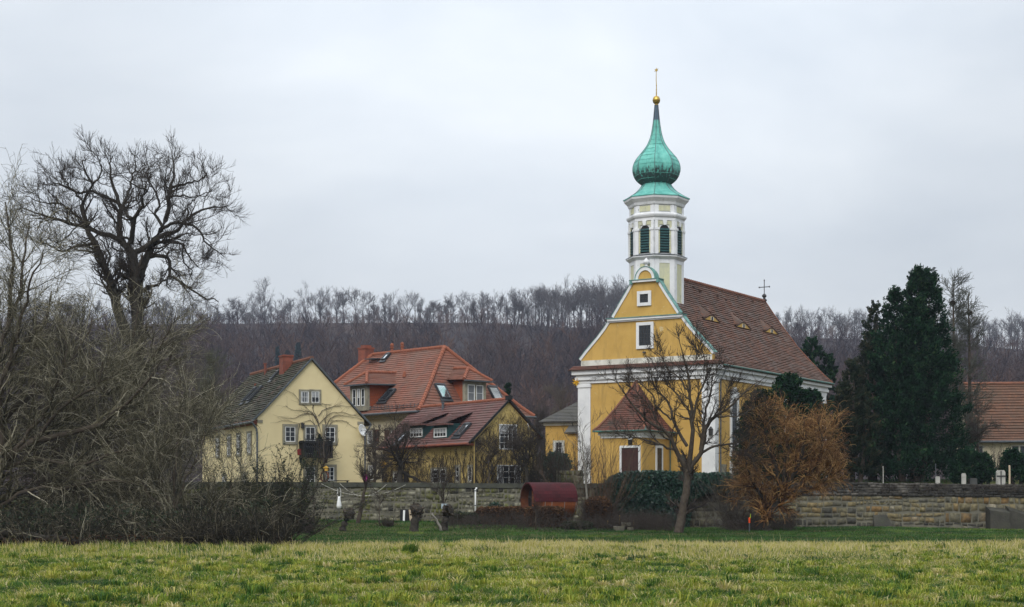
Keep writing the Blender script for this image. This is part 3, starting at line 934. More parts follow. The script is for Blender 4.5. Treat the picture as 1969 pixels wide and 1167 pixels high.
# --- side windows (tall, arched, moulded hoods)
TR = facade((HW, 0, 0), (0, 1, 0), (1, 0, 0))
TWR = CW @ TR
g = random.Random(3)
for s in (3.55, 8.35, 13.15, 17.95):
    mb = MB(TR)
    zb, zs, w_ = 2.05, 5.75, .52
    n_ = 12
    def arch(r, zz): return [(s + r * math.cos(math.pi * k / n_), zz + r * math.sin(math.pi * k / n_)) for k in range(n_ + 1)]
    ai, ao = arch(w_, zs), arch(w_ + .26, zs)
    for k in range(n_): mb.ext([ao[k], ao[k + 1], ai[k + 1], ai[k]], -.10, .02)
    mb.box(s - w_ - .26, s - w_, -.10, .02, zb, zs); mb.box(s + w_, s + w_ + .26, -.10, .02, zb, zs)
    mb.box(s - w_ - .3, s + w_ + .3, -.12, .02, zb - .25, zb)
    for dx in (-.78, .46):                       # eared hood above
        mb.box(s + dx, s + dx + .32, -.104, .02, zs + .3, zs + 1.02)
    mb.box(s - .46, s + .46, -.108, .02, zs + .79, zs + 1.22); mb.box(s - .2, s + .2, -.16, .02, zs + .55, zs + 1.36)
    wo = mb.build('side_window', M['white_plaster'], church)
    gb = MB(TR); gb.ext([(s - w_, zb), (s + w_, zb)] + ai, -.024, -.012)
    gb.build('pane', M['glass'], wo)
    fb = MB(TR)
    for k in (-1, 0, 1): fb.box(s + k * .26 - .016, s + k * .26 + .016, -.05, -.03, zb, zs + (.5 if k == 0 else .42))
    for k in range(8): fb.box(s - w_, s + w_, -.046, -.034, zb + .5 * k, zb + .5 * k + .03)
    fb.build('glazing_bars', M['zinc'], wo)
    pb = MB(TR); pb.box(s - .80, s + .80, -.07, .01, -.1, 1.45)
    po = pb.build('blind_panel', M['white_plaster'], church)
    pb = MB(TR); pb.box(s - .55, s + .55, -.09, -.06, .15, 1.3); pb.build('panel_field', M['dirty_white'], po)
# --- nave roof
prof = [(6.32, 8.64), (5.5, 9.35), (4.65, 10.22), (3.85, 11.05), (3.1, 11.88), (1.94, 13.40), (.97, 14.72), (0.0, 16.15)]
y0r, y1r = 0.45, CL + .45
mb = MB()
course_roof(mb, [((x, y0r, z), (x, y1r, z)) for x, z in prof], .24, .18, .065, random.Random(2), jit=.025)
course_roof(mb, [((-x, y1r, z), (-x, y0r, z)) for x, z in prof], .24, .18, .065, random.Random(4), jit=.025)
under_roof(mb, [((x, y0r, z), (x, y1r, z)) for x, z in prof], .16)
under_roof(mb, [((-x, y1r, z), (-x, y0r, z)) for x, z in prof], .16)
roof = mb.build('nave_roof', M['church_tile'], church)
mb = MB(); ridge_tiles(mb, (0, 4.3, 16.2), (0, y1r + .02, 16.2), .15, .38)
for s_ in (1, -1):
    for k in range(len(prof) - 1):
        mb.bar((s_ * prof[k][0], y1r + .02, prof[k][1] + .05), (s_ * prof[k + 1][0], y1r + .02, prof[k + 1][1] + .05), .12, .14)
mb.build('ridge_tiles', M['ridge_brown'], roof)
mb = MB()                                           # closing wall of the far end
mb.ext([(x - .1, z - .18) for x, z in prof[1:-1]] + [(0, 15.95)] + [(-x + .1, z - .18) for x, z in reversed(prof[1:-1])], CL - .3, CL)
mb.build('end_wall', M['ochre'], church)
mb = MB()                                           # gutter
for s_ in (1,):
    mb.tube([(6.42, y0r, 8.60), (6.42, y1r, 8.60)], .085, 8)
mb.build('gutter', M['dark_copper'], church)
mb = MB()
mb.tube([(6.42, .85, 8.58), (6.3, .85, 8.2), (5.99, .72, 7.5), (5.99, .70, -.6)], .055, 8)
mb.build('downpipe', M['zinc'], church)
# --- eyebrow dormers
def roof_hit(px, py):
    I = CW.inverted(); c_ = I @ V((0, 0, CAMZ)); d = I.to_3x3() @ V(((px - CX) / F, 1, (YH - py) / F))
    best = None
    for k in range(len(prof) - 1):
        a, b_ = V((prof[k][0], 0, prof[k][1])), V((prof[k + 1][0], 0, prof[k + 1][1]))
        n_ = V((a.z - b_.z, 0, b_.x - a.x)); n_ = -n_ if n_.z < 0 else n_
        t = n_.dot(a - c_) / n_.dot(d); p = c_ + d * t
        if min(a.z, b_.z) - .01 <= p.z <= max(a.z, b_.z) + .01: best = p
    return best
def roof_x(z): return float(np.interp(z, [q[1] for q in prof], [q[0] for q in prof]))
for px, py in ((1366, 616.5), (1427, 630.5), (1481, 640.5)):
    p = roof_hit(px, py); s0, z0 = p.y, p.z; x0 = roof_x(z0) + .10; W2, Hh = 1.6, .40
    fr = [(s0 + W2 * k / 12, z0 + Hh * (math.cos(math.pi * k / 12) * .5 + .5) ** .9) for k in range(-12, 13)]
    TB = facade((x0, 0, 0), (0, 1, 0), (1, 0, 0))
    mb = MB(TB); mb.ext(fr, -.03, .3)
    dm = mb.build('eyebrow_dormer', M['ochre'], church)
    mb = MB()
    for k in range(24):
        (a, za), (b_, zb) = fr[k], fr[k + 1]
        oh, nc = .05, 7
        def bp(y_, z_, t_):
            zb2 = z_ + 2.0 * (z_ - z0) + .10
            return V((x0 + oh, y_, z_ + .05)).lerp(V((roof_x(zb2), y_, zb2)), t_)
        for c_ in range(nc):
            up_ = V((.03, 0, .045))
            p_, q_, r_, t_ = bp(a, za, c_ / nc) + up_, bp(b_, zb, c_ / nc) + up_, bp(b_, zb, (c_ + 1) / nc), bp(a, za, (c_ + 1) / nc)
            uv = [(a * 5.5, c_ + .02), (b_ * 5.5, c_ + .02), (b_ * 5.5, c_ + .98), (a * 5.5, c_ + .98)]
            mb.poly([p_, q_, r_, t_], 0, uv)
            mb.poly([p_ - up_, q_ - up_, q_, p_], 0, uv)
        mb.poly([(x0 + oh, a, za - .03), (x0 + oh, b_, zb - .03), (x0 + oh, b_, zb + .06), (x0 + oh, a, za + .06)], 0, [(0, 0)] * 4)
    mb.build('brow', M['church_tile'], dm)
    mb = MB(TB); mb.box(s0 - .17, s0 + .17, -.06, .05, z0 + .03, z0 + .30); mb.build('hatch', M['black'], dm)
    mb = MB(TB); mb.box(s0 - .24, s0 - .165, -.075, .05, z0 + .02, z0 + .32); mb.box(s0 + .165, s0 + .24, -.075, .05, z0 + .02, z0 + .32); mb.build('hatch_frame', M['dirty_white'], dm)
# small vent tiles and snow hooks
mb = MB()
for px, py in ((1345, 562), (1378, 571), (1418, 571), (1446, 581), (1332, 553), (1395, 577)):
    p = roof_hit(px, py)
    mb.box(p.x - .1, p.x + .16, p.y - .13, p.y + .13, p.z, p.z + .13)
mb.build('vent_tile', M['church_tile'], roof)
# --- ridge cross
mb = MB()
yc = y1r - .1
mb.lathe([(.22, 16.2), (.24, 16.32), (.12, 16.4), (.10, 16.5), (.2, 16.6), (.2, 16.72), (.08, 16.85)], 12, (0, yc, 0), cap=True)
mb.tube([(0, yc, 16.8), (0, yc, 18.05)], .035, 6)
mb.tube([(-.48, yc, 17.45), (.48, yc, 17.45)], .035, 6)
for p in ((-.48, yc, 17.45), (.48, yc, 17.45), (0, yc, 18.05)):
    mb.lathe([(.02, -.08), (.075, 0), (.02, .08)], 8, p)
mb.build('ridge_cross', M['iron'], church)
# --- tower: an octagon astride the ridge
tc_ = at(1261, 500, 130.3); tl = CW.inverted() @ tc_
TX, TY = -0.24, 2.36
K = 1 / math.cos(R(22.5))
A8 = R(22.5)
def oct_(mb, prof_, mi=0): mb.lathe(prof_, 8, (TX, TY, 0), A8, mi)
RT = 2.10
mb = MB()
oct_(mb, [(RT, 11.0), (RT, 17.05)])
oct_(mb, [(RT - .03, 17.3), (RT - .03, 21.2)])
mb.build('tower_shaft', M['white_peeling'], church)
def oct_build(pr_):
    b_ = MB(); b_.lathe(pr_, 8, (TX, TY, 0), A8); b_.build('tower_cornice', M['white_peeling'], church)
oct_build([(RT + .04, 17.02), (RT + .16, 17.12), (RT + .30, 17.22), (RT + .30, 17.30), (RT + .0, 17.40)])
oct_build([(RT + .02, 19.98), (RT + .09, 20.02), (RT + .09, 20.22), (RT + .20, 20.30), (RT + .26, 20.42), (RT + .26, 20.52), (RT + .1, 20.62)])
oct_build([(RT + .03, 21.22), (RT + .10, 21.28), (RT + .16, 21.46), (RT + .30, 21.60), (RT + .42, 21.72), (RT + .46, 21.86), (RT + .3, 21.90)])
mb = MB()
oct_(mb, [(RT + .305, 17.304), (RT + .33, 17.31), (RT + .33, 17.34), (RT + .02, 17.44)])
mb.build('ledge_flashing', M['zinc'], church)
# faces: panels, openings, louvres
ap = RT * math.cos(R(22.5))
fw_ = 2 * RT * math.sin(R(22.5))
for k in range(8):
    an = math.pi / 4 * k
    N = V((math.cos(an), math.sin(an), 0)); U = V((-math.sin(an), math.cos(an), 0))
    TF = facade(V((TX, TY, 0)) + N * ap, U, N)
    mb = MB(TF); mb.box(-.42, .42, -.018, .02, 12.75, 16.72)
    pn = mb.build('tower_panel', M['pale_panel'], church)
    mb = MB(TF)                                    # raised borders
    mb.box(-fw_ / 2 + .02, -.422, -.05, .02, 11.2, 17.02); mb.box(.422, fw_ / 2 - .02, -.05, .02, 11.2, 17.02)
    mb.box(-.42, .42, -.046, .02, 16.722, 17.0); mb.box(-.42, .42, -.046, .02, 11.2, 12.748)
    mb.build('panel_border', M['white_peeling'], pn)
    # attic panel
    mb = MB(TF); mb.box(-.47, .47, -.02, .05, 20.74, 21.16); pn = mb.build('attic_panel', M['pale_panel'], church)
    mb = MB(TF); mb.box(-fw_ / 2 + .03, -.472, -.045, .05, 20.6, 21.2); mb.box(.472, fw_ / 2 - .03, -.045, .05, 20.6, 21.2)
    mb.build('panel_border', M['white_peeling'], pn)
    # belfry opening
    zb, zs, hw = 17.52, 19.28, .385
    n_ = 10
    ai = [(hw * math.cos(math.pi * j / n_), zs + hw * math.sin(math.pi * j / n_)) for j in range(n_ + 1)]
    mb = MB(TF); mb.ext([(-hw, zb), (hw, zb)] + ai, -.02, .03)
    bo = mb.build('belfry_opening', M['black'], church)
    mb = MB(TF)
    for j in range(9):
        z = zb + .10 + j * .205
        mb.poly([(-hw, -.10, z), (hw, -.10, z), (hw, -.024, z + .14), (-hw, -.024, z + .14)])
        mb.box(-hw, hw, -.105, -.09, z - .02, z + .035)
    mb.build('louvres', M['teal_wood'], bo)
    mb = MB(TF)
    mb.box(-hw - .13, -hw, -.06, .03, zb, zs); mb.box(hw, hw + .13, -.06, .03, zb, zs)
    mb.build('jamb', M['pale_panel'], bo)
    mb = MB(TF)
    for sg in (-1, 1):
        a, b_ = sorted((sg * (hw + .132), sg * (fw_ / 2 - .015)))
        mb.box(a, b_, -.13, .03, zb - .1, zs + .02)
        a, b_ = sorted((sg * (hw + .05), sg * (fw_ / 2 - .005)))
        mb.box(a, b_, -.18, .03, zs - .02, zs + .16)
        a, b_ = sorted((sg * (hw + .18), sg * (fw_ / 2 - .012)))
        mb.box(a, b_, -.125, .03, zs + .163, 19.99)
    mb.ext([(-.11, zs + .36), (.11, zs + .36), (.17, 20.0), (-.17, 20.0)], -.16, .02)
    mb.build('belfry_pilaster', M['white_peeling'], bo)
    mb = MB(TF)
    aop = [( (hw + .10) * math.cos(math.pi * j / n_), zs + (hw + .10) * math.sin(math.pi * j / n_)) for j in range(n_ + 1)]
    mb.box(-fw_ / 2 + .1, -hw - .02, -.03, .02, zs + .16, 19.98); mb.box(hw + .02, fw_ / 2 - .1, -.03, .02, zs + .16, 19.98)
    mb.ext([(-.5, zs + .41), (.5, zs + .41), (.5, 19.98), (-.5, 19.98)], -.034, .02)
    mb.build('spandrel', M['pale_panel'], bo)
# base trim of the tower on the roof
mb = MB(); oct_(mb, [(RT + .12, 13.35), (RT + .12, 13.62), (RT + .02, 13.75)]); oct_(mb, [(RT + .08, 12.0), (RT + .08, 13.35)])
mb.build('tower_foot', M['white_peeling'], church)
# skirt and onion
sk = [(2.58, 21.88), (2.60, 21.95), (2.25, 22.12), (1.95, 22.30), (1.62, 22.52), (1.38, 22.75), (1.22, 22.95), (1.13, 23.12)]
mb = MB(); oct_(mb, sk); so_ = mb.build('copper_skirt', M['copper'], church)
on = [(1.10, 23.08), (1.22, 23.16), (1.45, 23.34), (1.66, 23.60), (1.80, 23.92), (1.86, 24.25), (1.83, 24.58), (1.72, 24.90), (1.54, 25.20), (1.34, 25.44), (1.10, 25.72), (.88, 26.0), (.70, 26.28), (.56, 26.58), (.44, 26.95), (.345, 27.4), (.27, 27.9), (.215, 28.4), (.17, 28.9), (.13, 29.35)]
onr = [resample(np.array([(r, z, 0) for r, z in on]), 46)]
on2 = [(p[0], p[1]) for p in onr[0]]
mb = MB(); oct_(mb, on2); oo = mb.build('onion_dome', M['onion'], church)
# standing seams: ribs on the edges plus staggered sheet joints
mb = MB()
for k in range(8):
    an = A8 + math.pi / 4 * k
    for pr_ in (on2, sk):
        mb.tube([(TX + (r + .008) * math.cos(an), TY + (r + .008) * math.sin(an), z) for r, z in pr_], .022, 5)
mb.build('seam', M['zinc'], oo)
mb = MB()
gg = random.Random(8)
for zi, z in enumerate([23.45, 23.8, 24.15, 24.5, 24.85, 25.2, 25.5, 25.8, 26.15, 26.55, 27.0, 27.6]):
    r = float(np.interp(z, [q[1] for q in on2], [q[0] for q in on2]))
    ring = [(TX + (r + .006) * math.cos(A8 + math.pi / 4 * k), TY + (r + .006) * math.sin(A8 + math.pi / 4 * k), z) for k in range(9)]
    for k in range(8):
        j = gg.uniform(-.05, .05)
        mb.bar((ring[k][0], ring[k][1], z + j), (ring[k + 1][0], ring[k + 1][1], z + j), .02, .022)
        if z < 26.2:
            z2 = z + .36; r2 = float(np.interp(z2, [q[1] for q in on2], [q[0] for q in on2]))
            for f in ((.34, .67) if zi % 2 else (.22, .5, .78)):
                a = V(ring[k]).lerp(V(ring[k + 1]), f)
                c0 = V((TX, TY, 0)); q = (a - c0); q.z = 0
                b_ = c0 + q * ((r2 + .004) / (r + .006)) + V((0, 0, z2))
                mb.bar(a, b_, .016, .016)
mb.build('sheet_joints', M['copper'], oo)
mb = MB(); mb.lathe([(.13, 29.32), (.17, 29.36), (.10, 29.42), (.20, 29.47), (.275, 29.58), (.30, 29.72), (.305, 29.735), (.30, 29.75), (.275, 29.88), (.20, 30.0), (.05, 30.07)], 20, (TX, TY, 0))
mb.build('orb', M['gold'], church, smooth=True)
mb = MB(); mb.tube([(TX, TY, 30.05), (TX + .01, TY, 30.9), (TX - .02, TY, 31.3), (TX - .01, TY, 31.95)], [.045, .03, .03, .018], 6)
for z in (30.3, 30.55, 30.9): mb.lathe([(.02, -.05), (.06, 0), (.02, .05)], 6, (TX, TY, z))
mast = mb.build('mast', M['gold'], church)
mb = MB(facade((TX, TY, 32.08), (1, 0, 0), (0, -1, 0)))
st = []
for k in range(12):
    r = .20 if k % 2 == 0 else .075
    st.append((r * math.sin(math.pi * k / 6), r * math.cos(math.pi * k / 6)))
mb.ext(st, -.02, .02); mb.build('star', M['gold'], mast)
# --- annex (tent-roofed porch against the front)
AX0, AX1, AD = -1.25, 2.12, 4.7
mb = MB(); mb.box(AX0, AX1, -AD, -.0, -.8, 3.45)
an_ = mb.build('porch', M['ochre'], church)
mb = MB(); mb.box(AX0 - .22, AX1 + .22, -AD - .22, -.01, 3.25, 3.62); mb.box(AX0 - .1, AX1 + .1, -AD - .1, -.01, 3.05, 3.247)
mb.build('porch_cornice', M['white_plaster'], an_)
e_, zc = .50, 3.58
x0, x1, ya, yb = AX0 - e_, AX1 + e_, -AD - e_, -.0
apx = ((AX0 + AX1) / 2, -AD / 2, 7.42)
def concave(Lc, Rc):
    rows = []
    for t in (0, .12, .28, .5, .75, 1):
        zt_ = t ** 1.22
        l = V(Lc).lerp(V(apx), t); r = V(Rc).lerp(V(apx), t)
        l.z = r.z = zc + (apx[2] - zc) * zt_
        rows.append((l, r))
    return rows
mb = MB()
for Lc, Rc in (((x0, ya, zc), (x1, ya, zc)), ((x1, ya, zc), (x1, yb, zc)), ((x1, yb, zc), (x0, yb, zc)), ((x0, yb, zc), (x0, ya, zc))):
    course_roof(mb, concave(Lc, Rc), .21, .18, .04, random.Random(6))
mb.box(x0 + .05, x1 - .05, ya + .05, yb - .02, zc - .08, zc + .02)
mb.build('porch_roof', M['annex_tile'], an_)
mb = MB()
for c_ in ((x0, ya), (x1, ya)):
    l = [V((c_[0], c_[1], zc)).lerp(V(apx), t) for t in (0, .12, .28, .5, .75, 1)]
    for p, t in zip(l, (0, .12, .28, .5, .75, 1)): p.z = zc + (apx[2] - zc) * t ** 1.22 + .05
    mb.tube(l, .09, 6)
mb.build('hip_tiles', M['ridge_brown'], an_)
mb = MB(); mb.tube([(x0, ya - .05, zc - .03), (x1 + .05, ya - .05, zc - .03), (x1 + .05, yb, zc - .03)], .06, 6)
mb.tube([(x1 + .02, -.25, zc - .05), (AX1 + .1, -.22, zc - .6), (AX1 + .1, -.22, -.6)], .045, 6)
mb.lathe([(.12, zc), (.05, zc + .12), (.01, zc + .3)], 8, (x1 + .02, ya, 0))
mb.build('porch_gutter', M['dark_copper'], an_)
TA = facade((0, -AD, 0), (1, 0, 0), (0, -1, 0)); TWA = CW @ TA
x0d, x1d, z0d, z1d = rect(TWA, 1196, 861, 1228.5, 912)
z0d = -.3
mb = MB(TA); mb.box(x0d, x1d, -.05, .02, z0d, z1d)
for k in range(1, 7):
    mb.box(x0d + (x1d - x0d) * k / 7 - .008, x0d + (x1d - x0d) * k / 7 + .008, -.058, -.05, z0d, z1d)
do = mb.build('porch_door', mat('dark red brown boarded door', (0.055, 0.022, 0.018), (0.035, 0.017, 0.015), 5), an_)
mb = MB(TA); mb.box(x0d - .16, x0d, -.10, .02, z0d, z1d + .17); mb.box(x1d, x1d + .16, -.10, .02, z0d, z1d + .17); mb.box(x0d, x1d, -.104, .02, z1d, z1d + .17)
xm = (x0d + x1d) / 2
mb.box(xm - .19, xm + .19, -.08, .02, z1d + .62, z1d + .98)
mb.build('door_surround', M['white_plaster'], do)
mb = MB(TA); mb.box(xm - .17, xm + .17, -.07, .02, z1d + .24, z1d + .60); mb.build('fanlight', M['black'], do)
TA2 = facade((AX1, 0, 0), (0, 1, 0), (1, 0, 0)); TWA2 = CW @ TA2
window(an_, TA2, -2.35, -1.55, .1, 2.35, 2, 4, 'iron', 'white_plaster', .2, .05, .03)
# wall lamp on the corner pilaster, notice panel on the side wall
mb = MB(); mb.box(HW - .35, HW - .1, -.34, -.1, 3.3, 3.75); mb.lathe([(.2, 3.75), (.05, 3.95)], 6, (HW - .22, -.22, 0)); mb.build('wall_lantern', M['iron'], church)
mb = MB(TR); mb.box(1.05, 2.1, -.04, .02, -.4, 1.15); mb.build('wall_plaque', M['sandstone'], church)
mb = MB(TW0 @ Matrix.Identity(4) if False else None)
xv, zv = uz(TW0, 1240, 678.5)
mb.lathe([(.14, 0), (.14, .08), (.02, .1)], 10, (xv, -.14, zv)); mb.build('flood_lamp', M['zinc'], church)

def folded_star(p, r, label):
    """paper star lantern: spikes round a core"""
    o = empty('star_lantern', p, 0, label, 'star lantern')
    mb = MB(); rr = random.Random(4)
    mb.lathe([(.02, -.3 * r), (.26 * r, -.15 * r), (.3 * r, 0), (.26 * r, .15 * r), (.02, .3 * r)], 10)
    co = mb.build('core', M['star_yellow'], o)
    mb = MB()
    for k in range(17):
        z = 1 - 2 * (k + .5) / 17; a = k * 2.399963
        d = V((math.sqrt(1 - z * z) * math.cos(a), math.sqrt(1 - z * z) * math.sin(a), z))
        mb.tube([d * .2 * r, d * r], [.17 * r, .004], 4)
    mb.build('spikes', M['star_yellow'], o)
    mb = MB(); mb.tube([(0, 0, .9 * r), (.02, 0, 1.5 * r)], .012, 4); mb.build('cord', M['black'], o)
    return o
M['star_yellow'] = mat('yellow star paper', (0.78, 0.47, 0.02), (0.62, 0.34, 0.015), 3, rough=.6)
pl_ = CW @ V((-HW - .3, -.1, 6.55))
folded_star(at(1109, 734.5, pl_.y - .1), .42, 'yellow many pointed star lantern hanging at the church corner')
# --- small ochre outbuilding left of the church
p0 = at(1049, 880, 138); p0.z = 3.4
ob = empty('outbuilding', p0, R(-14), 'small ochre outbuilding with grey hipped roof left of the church', 'outbuilding')
mb = MB(); mb.box(0, 6.4, 0, 5, -1, 5.1); mb.build('wall', M['ochre'], ob)
mb = MB(); mb.box(-.15, 6.5, -.15, 5.1, 4.95, 5.25); mb.build('eaves_cornice', M['dirty_white'], ob)
mb = MB()
ap1, ap2 = V((2.6, 2.5, 7.25)), V((4.2, 2.5, 7.25))
cs = [V((-.5, -.5, 5.25)), V((6.9, -.5, 5.25)), V((6.9, 5.5, 5.25)), V((-.5, 5.5, 5.25))]
for a, b_, c_, d_ in ((cs[0], cs[1], ap2, ap1), (cs[1], cs[2], ap2, ap2), (cs[2], cs[3], ap1, ap2), (cs[3], cs[0], ap1, ap1)):
    course_roof(mb, [(a, b_), (d_, c_)], .24, .2, .04, random.Random(7))
mb.box(-.45, 6.85, -.45, 5.45, 5.18, 5.252)
mb.build('roof', M['grey_tile'], ob)
TO = facade((0, 0, 0), (1, 0, 0), (0, -1, 0))
window(ob, TO, .75, 1.5, 2.1, 3.6, 2, 3, 'white_wood', 'dirty_white', .12)
mb = MB(); mb.tube([(2.35, -.5, 5.2), (2.35, -.12, 4.7), (2.35, -.12, -.5)], .05, 6); mb.build('downpipe', M['zinc'], ob)
mb = MB(); mb.box(2.2, 4.6, -1.6, 0, -1, 4.3); lb = mb.build('lean_to', M['ochre'], ob)
mb = MB(); mb.poly([(2.0, -1.9, 4.3), (4.8, -1.9, 4.3), (4.8, 0, 4.95), (2.0, 0, 4.95)], 0, [(0, 0), (14, 0), (14, 8), (0, 8)]); mb.box(2.0, 4.8, -1.85, -.02, 4.2, 4.29); mb.build('lean_to_roof', M['grey_tile'], lb)
# ================================================================== cream gabled house
G0 = V((-16.83, 110.0, 2.0))
h1 = empty('gabled_house', G0, R(24.2), 'cream gabled house with mossy roof and dark timber balcony on its gable', 'house')
W1 = frame(h1)
HWD, HL, EZ, AZ = 7.43, 15.1, 5.50, 9.42
mb = MB()
mb.ext([(0, -1), (HWD, -1), (HWD, EZ), (HWD / 2, AZ), (0, EZ)], 0, HL)
mb.build('wall', M['cream'], h1)
sl = (AZ - EZ) / (HWD / 2)
def h1rows(sg):
    xm = HWD / 2
    xe = -.42 if sg < 0 else HWD + .42
    ze = EZ - .42 * sl * .72
    xk = .35 if sg < 0 else HWD - .35
    zk = EZ + .35 * sl
    rows = [(xe, ze + .10), (xk, zk + .12), (xm, AZ + .14)]
    y0, y1 = -.12, HL + .12
    return [((x, y0, z), (x, y1, z)) for x, z in rows] if sg > 0 else [((x, y1, z), (x, y0, z)) for x, z in rows]
mb = MB()
for sg in (-1, 1):
    course_roof(mb, h1rows(sg), .24, .19, .05, random.Random(11), jit=.03)
    under_roof(mb, h1rows(sg), .12)
roof = mb.build('roof', M['mossy_tile'], h1)
mb = MB(); ridge_tiles(mb, (HWD / 2, -.1, AZ + .17), (HWD / 2, HL + .1, AZ + .17), .13, .36); mb.build('ridge_tiles', M['ridge_brown'], roof)
mb = MB()                                           # zinc verge along the gable
for sg in (-1, 1):
    r_ = h1rows(sg)
    pts_ = [(a if sg > 0 else b) for a, b in r_]
    for k in range(2): mb.bar(V(pts_[k]) + V((0, -.04, -.02)), V(pts_[k + 1]) + V((0, -.04, .0)), .07, .10)
mb.build('verge', M['zinc'], roof)
# chimney, vents
mb = MB(); cy = 4.6
mb.box(HWD / 2 - .75, HWD / 2 - .05, cy - .5, cy + .45, AZ - .9, AZ + .72); mb.box(HWD / 2 - .80, HWD / 2, cy - .55, cy + .5, AZ + .60, AZ + .70)
ch = mb.build('chimney', M['brick'], roof)
mb = MB(); mb.lathe([(.10, AZ - .3), (.10, AZ + .55), (.14, AZ + .56), (.14, AZ + .62), (.09, AZ + .63)], 10, (HWD / 2 - .3, 10.2, 0)); mb.build('vent_pipe', M['brick'], roof)
mb = MB(); mb.lathe([(.09, AZ - 1.7), (.09, AZ - .95), (.12, AZ - .9)], 8, (HWD / 2 - 1.1, 9.9, 0)); mb.build('vent_pipe', M['brick'], roof)
def h1roof(px, py):
    a = V((-.42, 0, EZ - .42 * sl * .72 + .1)); b_ = V((HWD / 2, 0, AZ + .14))
    n_ = V((-(b_.z - a.z), 0, b_.x - a.x)); I = W1.inverted(); c_ = I @ V((0, 0, CAMZ)); d = I.to_3x3() @ V(((px - CX) / F, 1, (YH - py) / F))
    return c_ + d * (n_.dot(a - c_) / n_.dot(d))
upd = V((HWD / 2, 0, AZ - EZ))
for px, py, wd, ht in ((480.5, 760.5, .62, 1.45), (491.5, 758, .62, 1.45), (530, 722.5, .55, .85)):
    p = h1roof(px, py)
    skylight(roof, p, (0, -1, 0), upd, wd, ht, 'glass' if ht > 1 else 'skylight')
# gutter and downpipes
mb = MB(); e0 = V((-.46, 0, EZ - .42 * sl * .72 + .02))
mb.tube([(e0.x, -.1, e0.z), (e0.x, HL, e0.z)], .085, 8)
mb.tube([(e0.x, -.05, e0.z + .02), (e0.x + .1, -.12, e0.z - .05), (-.1, -.12, e0.z - .42), (-.05, -.12, e0.z - .7), (-.05, -.12, -.8)], .065, 8)
mb.build('gutter', M['zinc'], h1)
mb = MB()
mb.tube([(HWD + .46, -.1, e0.z), (HWD + .46, HL, e0.z)], .085, 8)
mb.tube([(HWD + .46, -.06, e0.z), (HWD + .36, -.1, e0.z - .2), (HWD + .04, -.1, e0.z - .6), (HWD + .04, -.1, -.8)], .06, 8)
mb.build('gutter', M['zinc'], h1)
mb = MB(); mb.box(-.40, -.02, .05, HL, EZ - .28, EZ - .13); mb.box(-.30, -.02, .05, HL, EZ - .42, EZ - .282); mb.build('eaves_board', M['brick'], h1)
# gable windows, measured on the wall
T1 = facade((0, 0, 0), (1, 0, 0), (0, -1, 0)); TW1 = W1 @ T1
def zp(zx, zy): return 380 + zx / 3.891, 640 + zy / 3.89
def h1win(zx0, zy0, zx1, zy1, cols, rows, sw=.18, sur='sandstone', **k):
    x0, x1, z0, z1 = rect(TW1, *zp(zx0, zy0), *zp(zx1, zy1))
    return window(h1, T1, x0, x1, z0, z1, cols, rows, 'white_wood', sur, sw, .045, .02, **k)
h1win(771, 438, 830, 522, 2, 2, sw=.13)
h1win(850, 438, 909, 522, 2, 2, sw=.13)
h1win(654, 702, 729, 814, 2, 3)
h1win(952, 705, 1026, 818, 2, 3)
h1win(806, 704, 878, 905, 2, 4, sw=.15)
h1win(806, 1006, 876, 1130, 2, 4, sw=.16)
h1win(958, 1004, 1020, 1104, 2, 3, sw=.18)
mb = MB(T1)
for zx0, zy0, zx1, zy1 in ((430, 650, 486, 672), (1196, 664, 1240, 686)):
    x0, x1, z0, z1 = rect(TW1, *zp(zx0, zy0), *zp(zx1, zy1))
    mb2 = MB(T1); mb2.box(max(x0, .0), min(x1, HWD), -.06, .02, z0, z1); mb2.build('kneeler_stone', M['sandstone'], h1)
# side windows of the long wall
TL = facade((0, 0, 0), (0, -1, 0), (-1, 0, 0))
for s in (1.9, 4.6, 7.2, 10.4):
    window(h1, TL, -s - .42, -s + .42, 3.25, 4.55, 2, 3, 'white_wood', 'sandstone', .15)
for s in (3.2, 8.5):
    window(h1, TL, -s - .45, -s + .45, .5, 1.8, 2, 3, 'white_wood', 'sandstone', .15)
# balcony
x0, x1, zb_, zt_ = rect(TW1, *zp(755, 936), *zp(972, 816))
zdeck = zb_
bd = 1.15
mb = MB(T1); mb.box(x0, x1, -bd, -.01, zdeck - .12, zdeck)
for x in np.linspace(x0 + .15, x1 - .15, 3): mb.box(x - .07, x + .07, -bd + .06, -.02, zdeck - .28, zdeck - .122)
bal = mb.build('balcony', M['dark_wood'], h1)
mb = MB(T1)
H_ = zt_ - zdeck
for x in (x0 + .05, x1 - .05): mb.box(x - .05, x + .05, -bd, -bd + .1, zdeck, zt_)
mb.box(x0, x1, -bd - .02, -bd + .10, zt_ - .02, zt_ + .06); mb.box(x0 + .1, x1 - .1, -bd + .01, -bd + .07, zdeck + .10, zdeck + .17)
for x in np.arange(x0 + .18, x1 - .12, .145): mb.box(x - .045, x + .045, -bd + .02, -bd + .05, zdeck + .06, zt_ - .02)
for xx_ in (x0, x1 - .1):
    mb.box(xx_ + .01, xx_ + .09, -bd + .1, -.02, zt_ - .018, zt_ + .058)
    for y in np.arange(-bd + .2, -.05, .145): mb.box(xx_ + .03, xx_ + .06, y - .045, y + .045, zdeck + .06, zt_ - .02)
mb.build('railing', M['dark_wood'], bal)
for x in (x0 + .12, x1 - .12):
    mb = MB(T1); mb.bar((x, -bd + .12, zdeck - .28), (x, -.05, zdeck - 1.25), .13, .13); mb.box(x - .065, x + .065, -.14, 0, zdeck - 1.4, zdeck - .29)
    mb.build('bracket', M['dark_wood'], bal)
